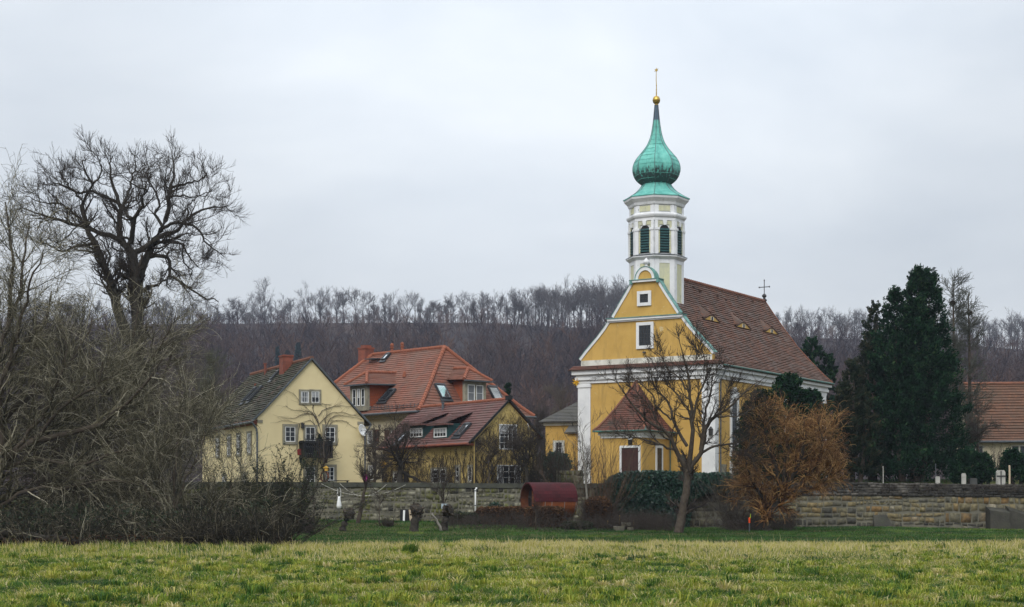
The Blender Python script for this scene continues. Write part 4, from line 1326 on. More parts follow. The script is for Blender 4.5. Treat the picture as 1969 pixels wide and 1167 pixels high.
# wall lantern by the balcony door
x, z = uz(TW1, *zp(781, 695))
mb = MB(T1); mb.box(x - .09, x + .09, -.24, -.08, z - .16, z + .12); mb.box(x - .03, x + .03, -.1, 0, z + .05, z + .2); mb.box(x - .11, x + .11, -.26, -.06, z + .12, z + .17)
mb.build('wall_lantern', M['iron'], h1)

def dish(p, r, az, tilt, label):
    o = empty('satellite_dish', p, az, label, 'satellite dish')
    mb = MB(Matrix.Rotation(R(90) - tilt, 4, 'X'))
    mb.lathe([(.02, -.12), (r * .5, -.09), (r * .85, -.03), (r, .02), (r, .035), (r * .82, -.01), (r * .5, -.07), (.02, -.10)], 24, cap=False)
    mb.build('reflector', M['white_wood'], o, smooth=True)
    mb = MB(); mb.tube([(0, .05, 0), (0, .3, -.05), (0, .34, -.5)], .025, 6); mb.build('mount', M['zinc'], o)
    mb = MB(); mb.tube([(0, -.02, -r * .9), (0, -r * .95, -r * .35)], .012, 5); mb.box(-.04, .04, -r * 1.05, -r * .9, -r * .38, -r * .26); mb.build('feed_arm', M['zinc'], o)
    return o
p = W1 @ V((HWD + .05, -.30, 0)); q = at(696.8, 827, p.y); dish(q, .42, R(58), R(15), 'white satellite dish at the corner of the cream gabled house')

# ================================================================== red roofed villa
VC = V((-6.64, 118.0, 2.4))
VA = math.atan2(.684, .73)
h2 = empty('villa', VC, VA, 'large villa with orange red hipped roof and two tile hung dormers', 'house')
W2m = frame(h2)     # local x: along the right face, y: away along the left face
VW, VL = 11.4, 16.2
ez = (975 - 790) * 118 / 3200 + CAMZ - VC.z
rz = 11.95 + CAMZ - VC.z
ov = .55
mb = MB(); mb.box(ov, VW - ov, ov, VL - ov, -1, ez + .1); mb.build('wall', M['pale_cream'], h2)
mb = MB(); mb.box(ov - .18, VW - ov + .18, ov - .18, VL - ov + .18, ez - .38, ez - .06); mb.build('eaves_cornice', M['pale_cream'], h2)
r0, r1 = (VW / 2, 3.77, rz), (VW / 2, 12.4, rz)
def vrows(a, b_, c_, d_):
    """slightly bell-cast hip slope a,b eave -> d,c ridge"""
    a, b_, c_, d_ = V(a), V(b_), V(c_), V(d_)
    rows = []
    for t in (0, .07, .16, .4, .7, 1):
        l, r = a.lerp(d_, t), b_.lerp(c_, t)
        dz = -(1.35 * t * (1 - t) ** 3.2)
        l.z += dz * .9; r.z += dz * .9
        rows.append((l, r))
    return rows
e = ez
cs = [V((0, 0, e)), V((VW, 0, e)), V((VW, VL, e)), V((0, VL, e))]
slopes = [(cs[0], cs[1], r0, r0), (cs[1], cs[2], r1, r0), (cs[2], cs[3], r1, r1), (cs[3], cs[0], r0, r1)]
mb = MB()
for s_ in slopes: course_roof(mb, vrows(*s_), .26, .2, .04, random.Random(21))
mb.box(.03, VW - .03, .03, VL - .03, e - .10, e - .004)
vroof = mb.build('roof', M['red_tile'], h2)
mb = MB()
def hipline(c_, r_):
    pts_ = []
    for t in (0, .07, .16, .4, .7, 1):
        p = V(c_).lerp(V(r_), t); p.z += -(1.35 * t * (1 - t) ** 3.2) * .9 + .06; pts_.append(p)
    for k in range(5): ridge_tiles(mb, pts_[k], pts_[k + 1], .15, .36)
hipline(cs[0], r0); hipline(cs[1], r0); hipline(cs[2], r1); hipline(cs[3], r1)
ridge_tiles(mb, V(r0) + V((0, 0, .05)), V(r1) + V((0, 0, .05)), .15, .36)
mb.build('ridge_tiles', M['ridge_red'], vroof)
mb = MB()
mb.tube([(-.08, -.08, e - .04), (-.08, VL, e - .04)], .09, 8); mb.tube([(-.08, -.08, e - .04), (VW + .08, -.08, e - .04)], .09, 8)
mb.build('gutter', M['zinc'], h2)
mb = MB(); mb.box(1.4, 2.15, 14.3, 15.2, 0, 1); 
mb = MB(); c_ = V((VW / 2 - .2, 13.0, 0)); mb.box(c_.x - .42, c_.x + .42, c_.y - .45, c_.y + .45, rz - 2, rz + .62); mb.box(c_.x - .48, c_.x + .48, c_.y - .5, c_.y + .5, rz + .50, rz + .60); mb.box(c_.x - .3, c_.x + .3, c_.y - .3, c_.y + .3, rz + .622, rz + .8)
mb.build('chimney', M['brick'], vroof)
for yv in (10.0, 8.75):
    mb = MB(); mb.lathe([(.12, rz - .1), (.11, rz + .35), (.17, rz + .40), (.17, rz + .46), (.08, rz + .5), (.15, rz + .58), (.12, rz + .72), (.02, rz + .78)], 10, (VW / 2, yv, 0)); mb.build('vent_pot', M['ridge_red'], vroof)
# roof plane helpers: left face (x=0 eave) and right face (y=0 eave)
nL = (cs[3] - cs[0]).cross(V(r0) - cs[0]); nR = (cs[1] - cs[0]).cross(V(r0) - cs[0])
def vhit(px, py, n_, lift=0.0):
    I = W2m.inverted(); c_ = I @ V((0, 0, CAMZ)); d = I.to_3x3() @ V(((px - CX) / F, 1, (YH - py) / F))
    return c_ + d * (n_.dot(cs[0] - c_) / n_.dot(d))
upL = V((VW / 2, 0, rz - e)).normalized(); upR = V((0, 3.77, rz - e)).normalized()
def zq(zx, zy): return 640 + zx / 3.89, 640 + zy / 3.89
skylight(vroof, vhit(*zq(412, 472), nL) , (0, -1, 0), upL, .85, 1.35, 'glass')
skylight(vroof, vhit(*zq(815, 432), nR) - upR * .1, (1, 0, 0), upR, .95, 1.35)
skylight(vroof, vhit(*zq(1208, 447), nR) - upR * .1, (1, 0, 0), upR, .95, 1.35)
# chimney-sweep platform
p = vhit(*zq(300, 222), nL)
mb = MB()
for k in range(5): mb.box(p.x - .5 + k * .2, p.x - .36 + k * .2, p.y - .7, p.y + .5, p.z + .25, p.z + .29)
mb.bar((p.x, p.y - .6, p.z - .1), (p.x, p.y - .6, p.z + .3), .05, .05); mb.bar((p.x, p.y + .4, p.z - .1), (p.x, p.y + .4, p.z + .3), .05, .05)
mb.build('roof_step', M['zinc'], vroof)
skylight(vroof, p + V((.3, -1.3, .35)), (0, -1, 0), upL, .5, .8)
# snow guard along the left eave
mb = MB()
for k in range(22):
    y = .5 + k * .42
    q = cs[0].lerp(V(r0), .075); x_ = upL.x * .55; z_ = e + .36
    mb.bar((x_, y, z_ - .12), (x_, y, z_ + .26), .03, .03)
mb.bar((.35, .4, e + .50), (.35, 9.4, e + .50), .02, .03); mb.bar((.35, .4, e + .36), (.35, 9.4, e + .36), .02, .03)
mb.build('snow_guard', M['zinc'], vroof)
# lightning wire and vent tile
mb = MB()
a, b_ = V((VW / 2, 6.7, rz + .1)), V((1.6, 6.9, e + 1.6))
mb.tube([V(r0) + V((.3, -.1, .1)), V((VW / 2 + .55, 2.6, e + 3.2)), V((VW / 2 - .9, .8, e + .9))], .012, 4)
q = vhit(*zq(535, 330), nL); mb.lathe([(.14, 0), (.12, .35), (.02, .45)], 8, q)
mb.build('vent_tile', M['ridge_red'], vroof)
# dormers: T frame has x across the front, -y outwards, origin at the middle of the front foot
def dormer(Tw, wd, ht, depth, nwin, slope):
    """hip roofed dormer with a stone front and tile hung cheeks"""
    h_ = wd / 2
    mb = MB(Tw); mb.box(-h_ + .18, h_ - .18, .02, depth, 0, ht); d_ = mb.build('dormer', M['sandstone'], vroof)
    mb = MB(Tw)
    for sg in (-1, 1):
        x = sg * (h_ - .14)
        pl = [(0.2, -.6), (depth, -.6), (depth, ht), (.2, ht)]
        nz_ = 8
        for k in range(nz_):
            z0, z1 = ht * k / nz_, ht * (k + 1) / nz_
            q = [(x + sg * .03, .22, z0), (x + sg * .03, depth, z0), (x, depth, z1), (x, .22, z1)]
            mb.poly(q if sg > 0 else q[::-1], 0, [(0, k), (depth / .2, k), (depth / .2, k + 1), (0, k + 1)] if sg > 0 else [(0, k + 1), (depth / .2, k + 1), (depth / .2, k), (0, k)])
    mb.build('dormer_cheek', M['orange_hung'], d_)
    mb = MB(Tw)
    mb.box(-h_, -h_ + .26, -.06, .22, -.15, ht); mb.box(h_ - .26, h_, -.06, .22, -.15, ht)
    mb.box(-h_ - .05, h_ + .05, -.10, .25, -.35, .0); mb.box(-h_, h_, -.065, .22, ht - .26, ht + .002)
    iw = (wd - .52)
    for k in range(1, nwin):
        x = -h_ + .26 + iw * k / nwin; mb.box(x - .07, x + .07, -.05, .2, .0, ht - .26)
    mb.build('dormer_front', M['sandstone'], d_)
    for k in range(nwin):
        x0 = -h_ + .26 + iw * k / nwin + (.07 if k else .01); x1 = -h_ + .26 + iw * (k + 1) / nwin - (.07 if k < nwin - 1 else .01)
        window(d_, Tw, x0, x1, .03, ht - .28, 1, 2, 'white_wood', None, fw=.06, glass='glass' if nwin == 3 else 'curtain')
    # roof: hipped front, ridge running back into the slope
    o_ = .35; zE = ht + .02; zR = ht + .95; yb_ = depth + .9
    A_, B_, C_, D_ = V((-h_ - o_, -o_, zE)), V((h_ + o_, -o_, zE)), V((h_ + o_, yb_ - .35, zE + .12)), V((-h_ - o_, yb_ - .35, zE + .12))
    P_, Q_ = V((0, h_ * .75, zR)), V((0, yb_ + 1.0, zR + .15))
    mb = MB(Tw)
    course_roof(mb, [(A_, B_), (P_, P_)], .24, .2, .04, random.Random(3))
    course_roof(mb, [(B_, C_), (P_, Q_)], .24, .2, .04, random.Random(4))
    course_roof(mb, [(D_, A_), (Q_, P_)], .24, .2, .04, random.Random(5))
    mb.poly([A_ + V((.03, .03, -.06)), D_ + V((.03, 0, -.06)), C_ + V((-.03, 0, -.06)), B_ + V((-.03, .03, -.06))])
    dr = mb.build('dormer_roof', M['red_tile'], d_)
    mb = MB(Tw)
    ridge_tiles(mb, A_ + V((0, 0, .06)), P_ + V((0, 0, .06)), .12, .34); ridge_tiles(mb, B_ + V((0, 0, .06)), P_ + V((0, 0, .06)), .12, .34); ridge_tiles(mb, P_ + V((0, 0, .06)), Q_ + V((0, 0, .06)), .12, .34)
    mb.build('ridge_tiles', M['ridge_red'], dr)
    mb = MB(Tw); mb.bar(A_ + V((0, -.03, -.04)), B_ + V((0, -.03, -.04)), .1, .1); mb.bar(B_ + V((.03, 0, -.04)), C_ + V((.03, 0, -.04)), .1, .1); mb.build('gutter', M['zinc'], dr)
# left face dormer: front corner right at zoom (258,550)
TDl = facade((0.25, 0, 0), (0, -1, 0), (-1, 0, 0))
xq, zq_ = uz(W2m @ TDl, *zq(258, 545)); xq0, _ = uz(W2m @ TDl, *zq(134, 535)); _, zt2 = uz(W2m @ TDl, *zq(258, 385))
wdl = xq - xq0
print('dormer left', xq, xq0, zq_, zt2, 'e', e)
dormer(facade(V((0.25, -(xq + xq0) / 2, zq_)), (0, -1, 0), (-1, 0, 0)), wdl, zt2 - zq_, 2.6, 3, 0)
TDr = facade((0, .25, 0), (1, 0, 0), (0, -1, 0))
xa, za = uz(W2m @ TDr, *zq(985, 510)); xb, _ = uz(W2m @ TDr, *zq(1142, 510)); _, zt3 = uz(W2m @ TDr, *zq(1060, 360))
print('dormer right', xa, xb, za, zt3)
dormer(facade(V(((xa + xb) / 2, .25, za)), (1, 0, 0), (0, -1, 0)), xb - xa, zt3 - za, 2.2, 2, 0)
# villa windows on the left face with brown shutters
TV = facade((ov, 0, 0), (0, -1, 0), (-1, 0, 0))
for zx0, zx1 in ((262, 300), (440, 490)):
    x0, x1, z0, z1 = rect(W2m @ TV, *zq(zx0, 730), *zq(zx1, 830))
    window(h2, TV, x0, x1, z0, z1, 2, 3, 'white_wood', 'sandstone', .16)
    for sg in (0, 1):
        xs_ = x1 + .19 if sg else x0 - .19 - .55
        mb = MB(TV); mb.box(xs_, xs_ + .55, -.09, -.02, z0 - .05, z1 + .05); mb.build('shutter', M['shutter'] if 'shutter' in M else M.setdefault('shutter', mat('brown shutter', (0.10, 0.045, 0.03), rough=.7)), h2)
x0, x1, z0, z1 = rect(W2m @ TV, *zq(268, 990), *zq(305, 1100))
window(h2, TV, x0, x1, z0, z1, 2, 3, 'white_wood', 'sandstone', .16)
TV2 = facade((0, ov, 0), (1, 0, 0), (0, -1, 0))
for x in (2.2, 9.2): window(h2, TV2, x - .5, x + .5, e - 2.3, e - .9, 2, 3, 'white_wood', 'sandstone', .16)

# ================================================================== vine covered cottage
CC = V((-2.45, 108.0, 1.9))
h3 = empty('cottage', CC, math.atan2(.574, .819), 'low vine covered cottage with red brown roof and teal dormers', 'house')
W3 = frame(h3)      # x along the gable to the right, y away along the long side
GW, GA, CLn = 5.0, 2.68, 11.6
def cz(px, py, D): return CAMZ + (YH - py) / F * D - CC.z
e3 = cz(912, 844, 108); a3 = cz(977, 772, 109.6); e3r = e3 + .45
M['vine_wall'] = mat('yellow plaster under vines', (0.50, 0.375, 0.14), (0.40, 0.30, 0.105), 1.3, stains=[((0.055, 0.048, 0.030), 2.6, .57, .66, None)])
mb = MB(); mb.ext([(0, -1), (GW, -1), (GW, e3r), (GA, a3), (0, e3)], 0, CLn); mb.build('wall', M['vine_wall'], h3)
s3 = (a3 - e3) / GA; s3r = (a3 - e3r) / (GW - GA)
rl = [(-.5, e3 - .5 * s3 * .8 + .12), (.3, e3 + .3 * s3 + .12), (GA, a3 + .14)]
rr_ = [(GW + .4, e3r - .4 * s3r + .12), (GA, a3 + .14)]
mb = MB()
R3l = [((x, CLn + .1, z), (x, -.14, z)) for x, z in rl]; R3r = [((x, -.14, z), (x, CLn + .1, z)) for x, z in rr_]
course_roof(mb, R3l, .25, .2, .04, random.Random(31)); course_roof(mb, R3r, .25, .2, .04, random.Random(32))
under_roof(mb, R3l, .12); under_roof(mb, R3r, .12)
roof3 = mb.build('roof', M['mauve_tile'], h3)
mb = MB(); ridge_tiles(mb, (GA, -.1, a3 + .17), (GA, CLn, a3 + .17), .12, .36); mb.build('ridge_tiles', M['ridge_red'], roof3)
mb = MB(); mb.bar((rl[0][0], -.17, rl[0][1]), (GA, -.17, a3 + .1), .06, .14); mb.bar((rr_[0][0], -.17, rr_[0][1]), (GA, -.17, a3 + .1), .06, .14); mb.box(GA - .16, GA + .16, -.3, .1, a3 + .1, a3 + .38); mb.build('verge', M['dark_wood'], roof3)
mb = MB(); mb.tube([(rl[0][0] - .06, -.1, rl[0][1] - .05), (rl[0][0] - .06, CLn, rl[0][1] - .05)], .08, 8); mb.build('gutter', M['brick'], h3)
mb = MB(); mb.box(-.42, -.02, .02, CLn, e3 - .42, e3 - .27); mb.build('eaves_board', M['ridge_red'], h3)
mb = MB(); q = V((GA - .35, 9.0 - 1.6, a3 - .3)); mb.lathe([(.09, q.z - .3), (.09, q.z + .55), (.13, q.z + .58), (.12, q.z + .66)], 8, (q.x, q.y, 0)); mb.build('flue', M['zinc'], roof3)
T3g = facade((0, 0, 0), (1, 0, 0), (0, -1, 0)); T3l = facade((0, 0, 0), (0, -1, 0), (-1, 0, 0))
def w3(T, zx0, zy0, zx1, zy1, c_, r_, **k):
    x0, x1, z0, z1 = rect(W3 @ T, *zq(zx0, zy0), *zq(zx1, zy1))
    return window(h3, T, x0, x1, z0, z1, c_, r_, 'white_wood', k.pop('sur', None), .12, k.pop('fw', .06), k.pop('mw', .026), **k)
w3(T3g, 1243, 684, 1375, 872, 4, 4)
w3(T3g, 1226, 988, 1402, 1132, 4, 3)
for a, b_, c_, d_ in ((458, 1045, 486, 1118), (742, 1020, 800, 1118), (806, 1020, 850, 1118), (925, 1000, 950, 1108), (1020, 1000, 1042, 1108)):
    w3(T3l, a, b_, c_, d_, 1, 3, sur='sandstone')
x0, x1, z0, z1 = rect(W3 @ T3l, *zq(535, 1036), *zq(566, 1140))
mb = MB(T3l); mb.box(x0, x1, -.06, .02, z0, z1); mb.build('door', M['black'], h3)
# shed dormers in teal boards
def r3hit(px, py):
    a = V((-.5, 0, rl[0][1])); b_ = V((GA, 0, a3 + .14)); n_ = V((-(b_.z - a.z), 0, b_.x - a.x))
    I = W3.inverted(); c_ = I @ V((0, 0, CAMZ)); d = I.to_3x3() @ V(((px - CX) / F, 1, (YH - py) / F))
    return c_ + d * (n_.dot(a - c_) / n_.dot(d))
for (zx0, zx1) in ((758, 848), (580, 668)):
    p0_ = r3hit(*zq(zx0, 790)); p1_ = r3hit(*zq(zx1, 787))
    ya, yb_ = max(p0_.y, p1_.y), min(p0_.y, p1_.y)
    xd = (p0_.x + p1_.x) / 2; zd = p0_.z
    Td = facade((xd, (ya + yb_) / 2, zd), (0, -1, 0), (-1, 0, 0)); h_ = (ya - yb_) / 2 + .12; ht = .98
    mb = MB(Td); mb.ext([(-h_, -.2), (h_, -.2), (h_, ht), (-h_, ht)], .03, 1.5); d_ = mb.build('dormer', M['teal_wood'], roof3)
    for k in range(8):
        pass
    window(d_, Td, -h_ + .12, h_ - .12, .06, ht - .3, 4, 2, 'white_wood', None, fw=.07, base=.03)
    rb = MB(Td)
    course_roof(rb, [((-h_ - .3, -.35, ht - .02), (h_ + .3, -.35, ht - .02)), ((-h_ - .3, 1.9, ht + .78), (h_ + .3, 1.9, ht + .78))], .25, .2, .04, random.Random(33))
    rb.box(-h_ - .28, h_ + .28, -.34, .3, ht - .13, ht - .03)
    rb.build('dormer_roof', M['mauve_tile'], d_)
upd3 = V((GA + .5, 0, a3 + .14 - rl[0][1])).normalized()
skylight(roof3, r3hit(*zq(975, 730)), (0, -1, 0), upd3, .8, 1.25)
skylight(roof3, r3hit(*zq(527, 785)), (0, -1, 0), upd3, .6, 1.1)
p = W3 @ V((GW + .15, -.3, 0)); dish(at(1018, 818, p.y), .40, R(75), R(15), 'white satellite dish on the gable edge of the vine covered cottage')
# ================================================================== long house at the right edge
p0 = at(1868, 880, 132); p0.z = 3.2
h4 = empty('farmhouse', p0, R(-7), 'long plain farmhouse with brown tiled roof at the right edge', 'house')
FL, FD = 22.0, 9.0
fe = CAMZ + (975 - 846) / F * 132 - p0.z; fr_ = CAMZ + (975 - 738) / F * 136 - p0.z
mb = MB(facade((0, 0, 0), (0, 1, 0), (1, 0, 0))); mb.ext([(0, -1), (FD, -1), (FD, fe), (FD / 2, fr_ - .2), (0, fe)], -FL, 0); mb.build('wall', M['pale_cream'], h4)
mb = MB()
rw = [((-.3, -.5, fe - .12), (FL, -.5, fe - .12)), ((-.3, .5, fe + .62), (FL, .5, fe + .62)), ((-.3, FD / 2, fr_), (FL, FD / 2, fr_))]
course_roof(mb, rw, .34, .24, .06, random.Random(41), jit=.02); under_roof(mb, rw)
rw = [((FL, FD + .5, fe - .3), (-.3, FD + .5, fe - .3)), ((FL, FD / 2, fr_), (-.3, FD / 2, fr_))]
course_roof(mb, rw, .34, .24, .06, random.Random(42), jit=.02); under_roof(mb, rw)
r4 = mb.build('roof', M['brown_tile'], h4)
mb = MB(); ridge_tiles(mb, (-.3, FD / 2, fr_ + .04), (FL, FD / 2, fr_ + .04), .14, .4); mb.build('ridge_tiles', M['ridge_brown'], r4)
mb = MB(); mb.tube([(-.3, -.55, fe - .16), (FL, -.55, fe - .16)], .09, 8); mb.build('gutter', M['zinc'], h4)
T4 = facade((0, 0, 0), (1, 0, 0), (0, -1, 0)); TW4 = frame(h4) @ T4
for k in range(5):
    x0, x1, z0, z1 = rect(TW4, 1946, 858, 1956, 878)
    xx_ = x0 - 3.4 + k * 3.4 - 0
    for dx in (0, .62): window(h4, T4, xx_ + dx, xx_ + dx + .5, z0, z1, 1, 2, 'dark_wood', 'dirty_white', .08)
# ================================================================== stone walls
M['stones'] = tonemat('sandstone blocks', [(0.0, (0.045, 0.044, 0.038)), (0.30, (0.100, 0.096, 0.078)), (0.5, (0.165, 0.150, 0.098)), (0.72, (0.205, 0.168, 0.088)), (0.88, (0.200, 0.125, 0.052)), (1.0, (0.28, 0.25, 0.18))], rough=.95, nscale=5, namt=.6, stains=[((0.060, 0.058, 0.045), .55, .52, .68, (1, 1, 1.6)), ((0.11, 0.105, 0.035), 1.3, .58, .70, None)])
M['stones_mossy'] = tonemat('mossy grey blocks', [(0.0, (0.048, 0.046, 0.038)), (0.35, (0.115, 0.110, 0.085)), (0.7, (0.185, 0.175, 0.125)), (1.0, (0.27, 0.26, 0.20))], rough=.95, nscale=4, namt=.5,
                            stains=[((0.095, 0.100, 0.026), .9, .46, .62, None), ((0.045, 0.043, 0.036), .7, .56, .75, (1, 1, .6))])
def stone_wall(name, label, x0, x1, yf, zb, zt, g, smat, tone_fn, rows=8, lmin=.3, lmax=.95, thick=.55, core=True):
    root = empty(name, (x0, yf, float(zb(x0))), 0, label, 'wall')
    bx = V((x0, yf, float(zb(x0))))
    vs, qs, tn = [], [], []
    def newrows():
        nr = rows + int(g.integers(-2, 2)); h_ = g.uniform(.5, 1.5, nr); return np.concatenate([[0], np.cumsum(h_ / h_.sum())])
    cuts = [x0]
    while cuts[-1] < x1: cuts.append(min(x1, cuts[-1] + g.uniform(1.6, 4.2)))
    jobs = []
    for ca, cb in zip(cuts[:-1], cuts[1:]):
        hs_ = newrows(); jobs += [(ca, cb, hs_, r) for r in range(len(hs_) - 1)]
    for xa_, xb_, hs, r in jobs:
        x = xa_ + g.uniform(-.02, .02)
        while x < xb_ - .05:
            L = g.uniform(lmin, lmax) * (.7 if hs[r + 1] - hs[r] < .10 else 1.15); xe = x + L
            if xe > xb_ - .15: xe = xb_
            c = []
            for (xx_, h_) in ((x, hs[r]), (xe, hs[r]), (xe, hs[r + 1]), (x, hs[r + 1])):
                wv = (.020 * math.sin(xx_ * .7 + r * 2.1) + .012 * math.sin(xx_ * 2.9 + r)) * (1 if r else .4)
                b_, t_ = zb(xx_) - .25, zt(xx_)
                c.append((xx_, b_ + (t_ - b_) * min(1, max(0, h_ + (wv if 0 < h_ < 1 else 0)))))
            gp = g.uniform(.012, .034)
            pr = g.uniform(.0, .028)
            fr = [(c[0][0] + gp, c[0][1] + gp), (c[1][0] - gp, c[1][1] + gp), (c[2][0] - gp, c[2][1] - gp), (c[3][0] + gp, c[3][1] - gp)]
            i = sum(len(v) for v in vs)
            jt = lambda: g.uniform(-.035, .035)
            bk = [(p[0], .05, p[1]) for p in fr]
            ft = [(p[0] + (gp if k in (0, 3) else -gp) + jt(), -pr - .015, p[1] + (gp if k < 2 else -gp) + jt()) for k, p in enumerate(fr)]
            v = np.array(bk + ft); v[:, 0] -= bx.x; v[:, 2] -= bx.z
            vs.append(v)
            qs += [(i + 4, i + 5, i + 6, i + 7), (i, i + 1, i + 5, i + 4), (i + 1, i + 2, i + 6, i + 5), (i + 2, i + 3, i + 7, i + 6), (i + 3, i, i + 4, i + 7)]
            tn.append(np.full(8, tone_fn((x + xe) / 2, (hs[r] + hs[r + 1]) / 2)))
            x = xe
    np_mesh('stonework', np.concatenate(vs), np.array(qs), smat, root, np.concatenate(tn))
    mb = MB(); n_ = max(2, int((x1 - x0) / 3))
    for k in range(n_):
        a, b_ = x0 + (x1 - x0) * k / n_, x0 + (x1 - x0) * (k + 1) / n_
        za, zb2, zc_, zd = zb(a) - .5 - bx.z, zt(a) - bx.z - .02, zb(b_) - .5 - bx.z, zt(b_) - bx.z - .02
        A = a - bx.x; B = b_ - bx.x
        mb.poly([(A, 0, za), (B, 0, zc_), (B, 0, zd), (A, 0, zb2)]); mb.poly([(A, 0, zb2), (B, 0, zd), (B, thick, zd), (A, thick, zb2)]); mb.poly([(A, thick, za), (A, thick, zb2), (B, thick, zd), (B, thick, zc_)])
    for xx_ in (x0, x1):
        mb.poly([(xx_ - bx.x, 0, zb(xx_) - .5 - bx.z), (xx_ - bx.x, thick, zb(xx_) - .5 - bx.z), (xx_ - bx.x, thick, zt(xx_) - bx.z - .02), (xx_ - bx.x, 0, zt(xx_) - bx.z - .02)])
    mb.build('wall_core', M['stone_mortar'], root)
    return root, bx
zbf = lambda x: float(z_base(x)); ztf = lambda x: float(z_top(x)) - .28
g = rng(51)
gw, bx = stone_wall('garden_wall', 'mossy grey sandstone garden wall with dark coping below the houses', -30.0, 5.4, 105.6, zbf, ztf, g, M['stones_mossy'], lambda x, h: float(np.clip(g.normal(.5, .3), 0, 1)), 10, .18, .46)
mb = MB(); x = -30.0
while x < 5.3:
    L = g.uniform(1.0, 2.2); xe = min(x + L, 5.4); z = float(z_top(x)); z2 = float(z_top(xe)); j = g.uniform(-.02, .02)
    T_ = Matrix.Translation((-bx.x, -.0, -bx.z))
    mb.T = T_
    i0 = len(mb.v)
    mb.box(x + .01, xe - .01, -.09 + j, .66, z - .30 + j * .5, z + j)
    x = xe
M['coping'] = mat('dark mossy coping stone', (0.040, 0.042, 0.034), (0.075, 0.076, 0.058), 1.5, stains=[((0.05, 0.07, 0.025), 1.2, .56, .7, None)], bmp=(12, .4))
mb.build('coping', M['coping'], gw)
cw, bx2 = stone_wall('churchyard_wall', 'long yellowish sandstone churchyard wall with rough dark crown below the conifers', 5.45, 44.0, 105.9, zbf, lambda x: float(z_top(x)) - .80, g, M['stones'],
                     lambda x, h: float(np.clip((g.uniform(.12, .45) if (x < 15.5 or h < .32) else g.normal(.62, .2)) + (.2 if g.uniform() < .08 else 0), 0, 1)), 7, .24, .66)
# rough crown: thin weathered slabs
vs, qs, tn = [], [], []
i = 0
for r in range(5):
    x = 5.45
    while x < 44:
        L = g.uniform(.2, .7); xe = min(x + L, 44.0)
        zc_ = float(z_top(x)) - .83 + r * .165; h_ = .165 + g.uniform(-.02, .05)
        y0 = -.06 + r * .05 + g.uniform(-.06, .06); y1 = .62 - r * .04
        c = np.array([(a, b_, c_) for c_ in (zc_, zc_ + h_) for b_ in (y0, y1) for a in (x, xe - .015)]) + g.uniform(-.02, .02, (8, 3))
        c -= np.array([bx2.x, 0, bx2.z])
        vs.append(c); qs += [tuple(i + k for k in q) for q in ((0, 2, 3, 1), (4, 5, 7, 6), (0, 1, 5, 4), (2, 6, 7, 3), (0, 4, 6, 2), (1, 3, 7, 5))]; i += 8
        bright = 1 if fbm(np.array([x * .25]), np.array([r * .4]), 77)[0] > .56 else 0
        tn.append(np.full(8, g.uniform(.1, .4) * (1 - bright) + bright * g.uniform(.25, .7)))
        x = xe
M['crown_stones'] = tonemat('weathered crown slabs', [(0, (0.030, 0.030, 0.027)), (.4, (0.062, 0.058, 0.050)), (.75, (0.125, 0.115, 0.100)), (1, (.2, .19, .16))], rough=.95, nscale=4, namt=.6)
np_mesh('wall_crown', np.concatenate(vs), np.array(qs), M['crown_stones'], cw, np.concatenate(tn))
# dry creeper hanging over the crown
P0 = np.stack([g.uniform(16, 44, 900), g.uniform(-.1, .3, 900) + 105.85, np.zeros(900)], 1); P0[:, 2] = z_top(P0[:, 0]) - g.uniform(.0, .25, 900)
keepc = fbm(P0[:, 0] * .3, P0[:, 0] * 0, 91) > .45
P0 = P0[keepc]
pts_ = [P0]; d = nrmz(np.stack([g.normal(0, .6, len(P0)), -.5 * np.ones(len(P0)), g.uniform(-.3, .5, len(P0))], 1))
for k in range(4):
    d = nrmz(d + np.array([0, .02, -.45]) + g.normal(0, .25, d.shape)); pts_.append(pts_[-1] + d * .13)
v, q = tubes(np.stack(pts_, 1) - np.array(bx2), np.full((len(P0), 5), .009), 3)
np_mesh('dry_creeper', v, q, M['twig_dark'], cw)
# buttresses
def buttress(px0, px1, pt, pb, out_, skew):
    a = at(px0, pb, 105.3); b_ = at(px1, pb, 105.3); t = at((px0 + px1) / 2, pt, 105.9)
    mb = MB(Matrix.Translation(-V(bx2)))
    zb_ = a.z - .3
    y = 105.87
    mb.poly([(a.x, y - out_, zb_), (b_.x + skew, y - out_, zb_), (b_.x - .25, y - .05, t.z), (a.x + .05, y - .05, t.z)])
    mb.poly([(a.x, y - out_, zb_), (a.x + .05, y - .05, t.z), (a.x, y, t.z), (a.x, y, zb_)])
    mb.poly([(b_.x + skew, y - out_, zb_), (b_.x + skew, y, zb_), (b_.x - .25, y, t.z), (b_.x - .25, y - .05, t.z)])
    mb.build('buttress', M['butt'], cw)
M['butt'] = mat('dark buttress stone', (0.032, 0.031, 0.025), (0.058, 0.054, 0.042), 1.5, stains=[((0.04, 0.045, 0.028), 2, .5, .7, None)], bmp=(8, .5, .05))
buttress(1682, 1716, 990, 1018, .75, .25)
a = at(1900, 1016, 105.3)
mb = MB(Matrix.Translation(-V(bx2)))
for (x0, x1, y0, z0, z1, z2) in ((a.x, a.x + 1.25, 104.7, a.z - .3, a.z + 1.15, a.z + 1.0), (a.x + 1.254, a.x + 2.6, 104.9, a.z - .3, a.z + 1.2, a.z + .75)):
    mb.poly([(x0, y0, z0), (x1, y0, z0), (x1, y0 + .12, z2), (x0, y0 + .12, z1)]); mb.poly([(x0, y0 + .12, z1), (x1, y0 + .12, z2), (x1, 105.87, z2 + .25), (x0, 105.87, z1 + .25)])
    mb.poly([(x0, y0, z0), (x0, y0 + .12, z1), (x0, 105.87, z1 + .25), (x0, 105.87, z0)]); mb.poly([(x1, y0, z0), (x1, 105.87, z0), (x1, 105.87, z2 + .25), (x1, y0 + .12, z2)])
mb.build('buttress', M['butt'], cw)

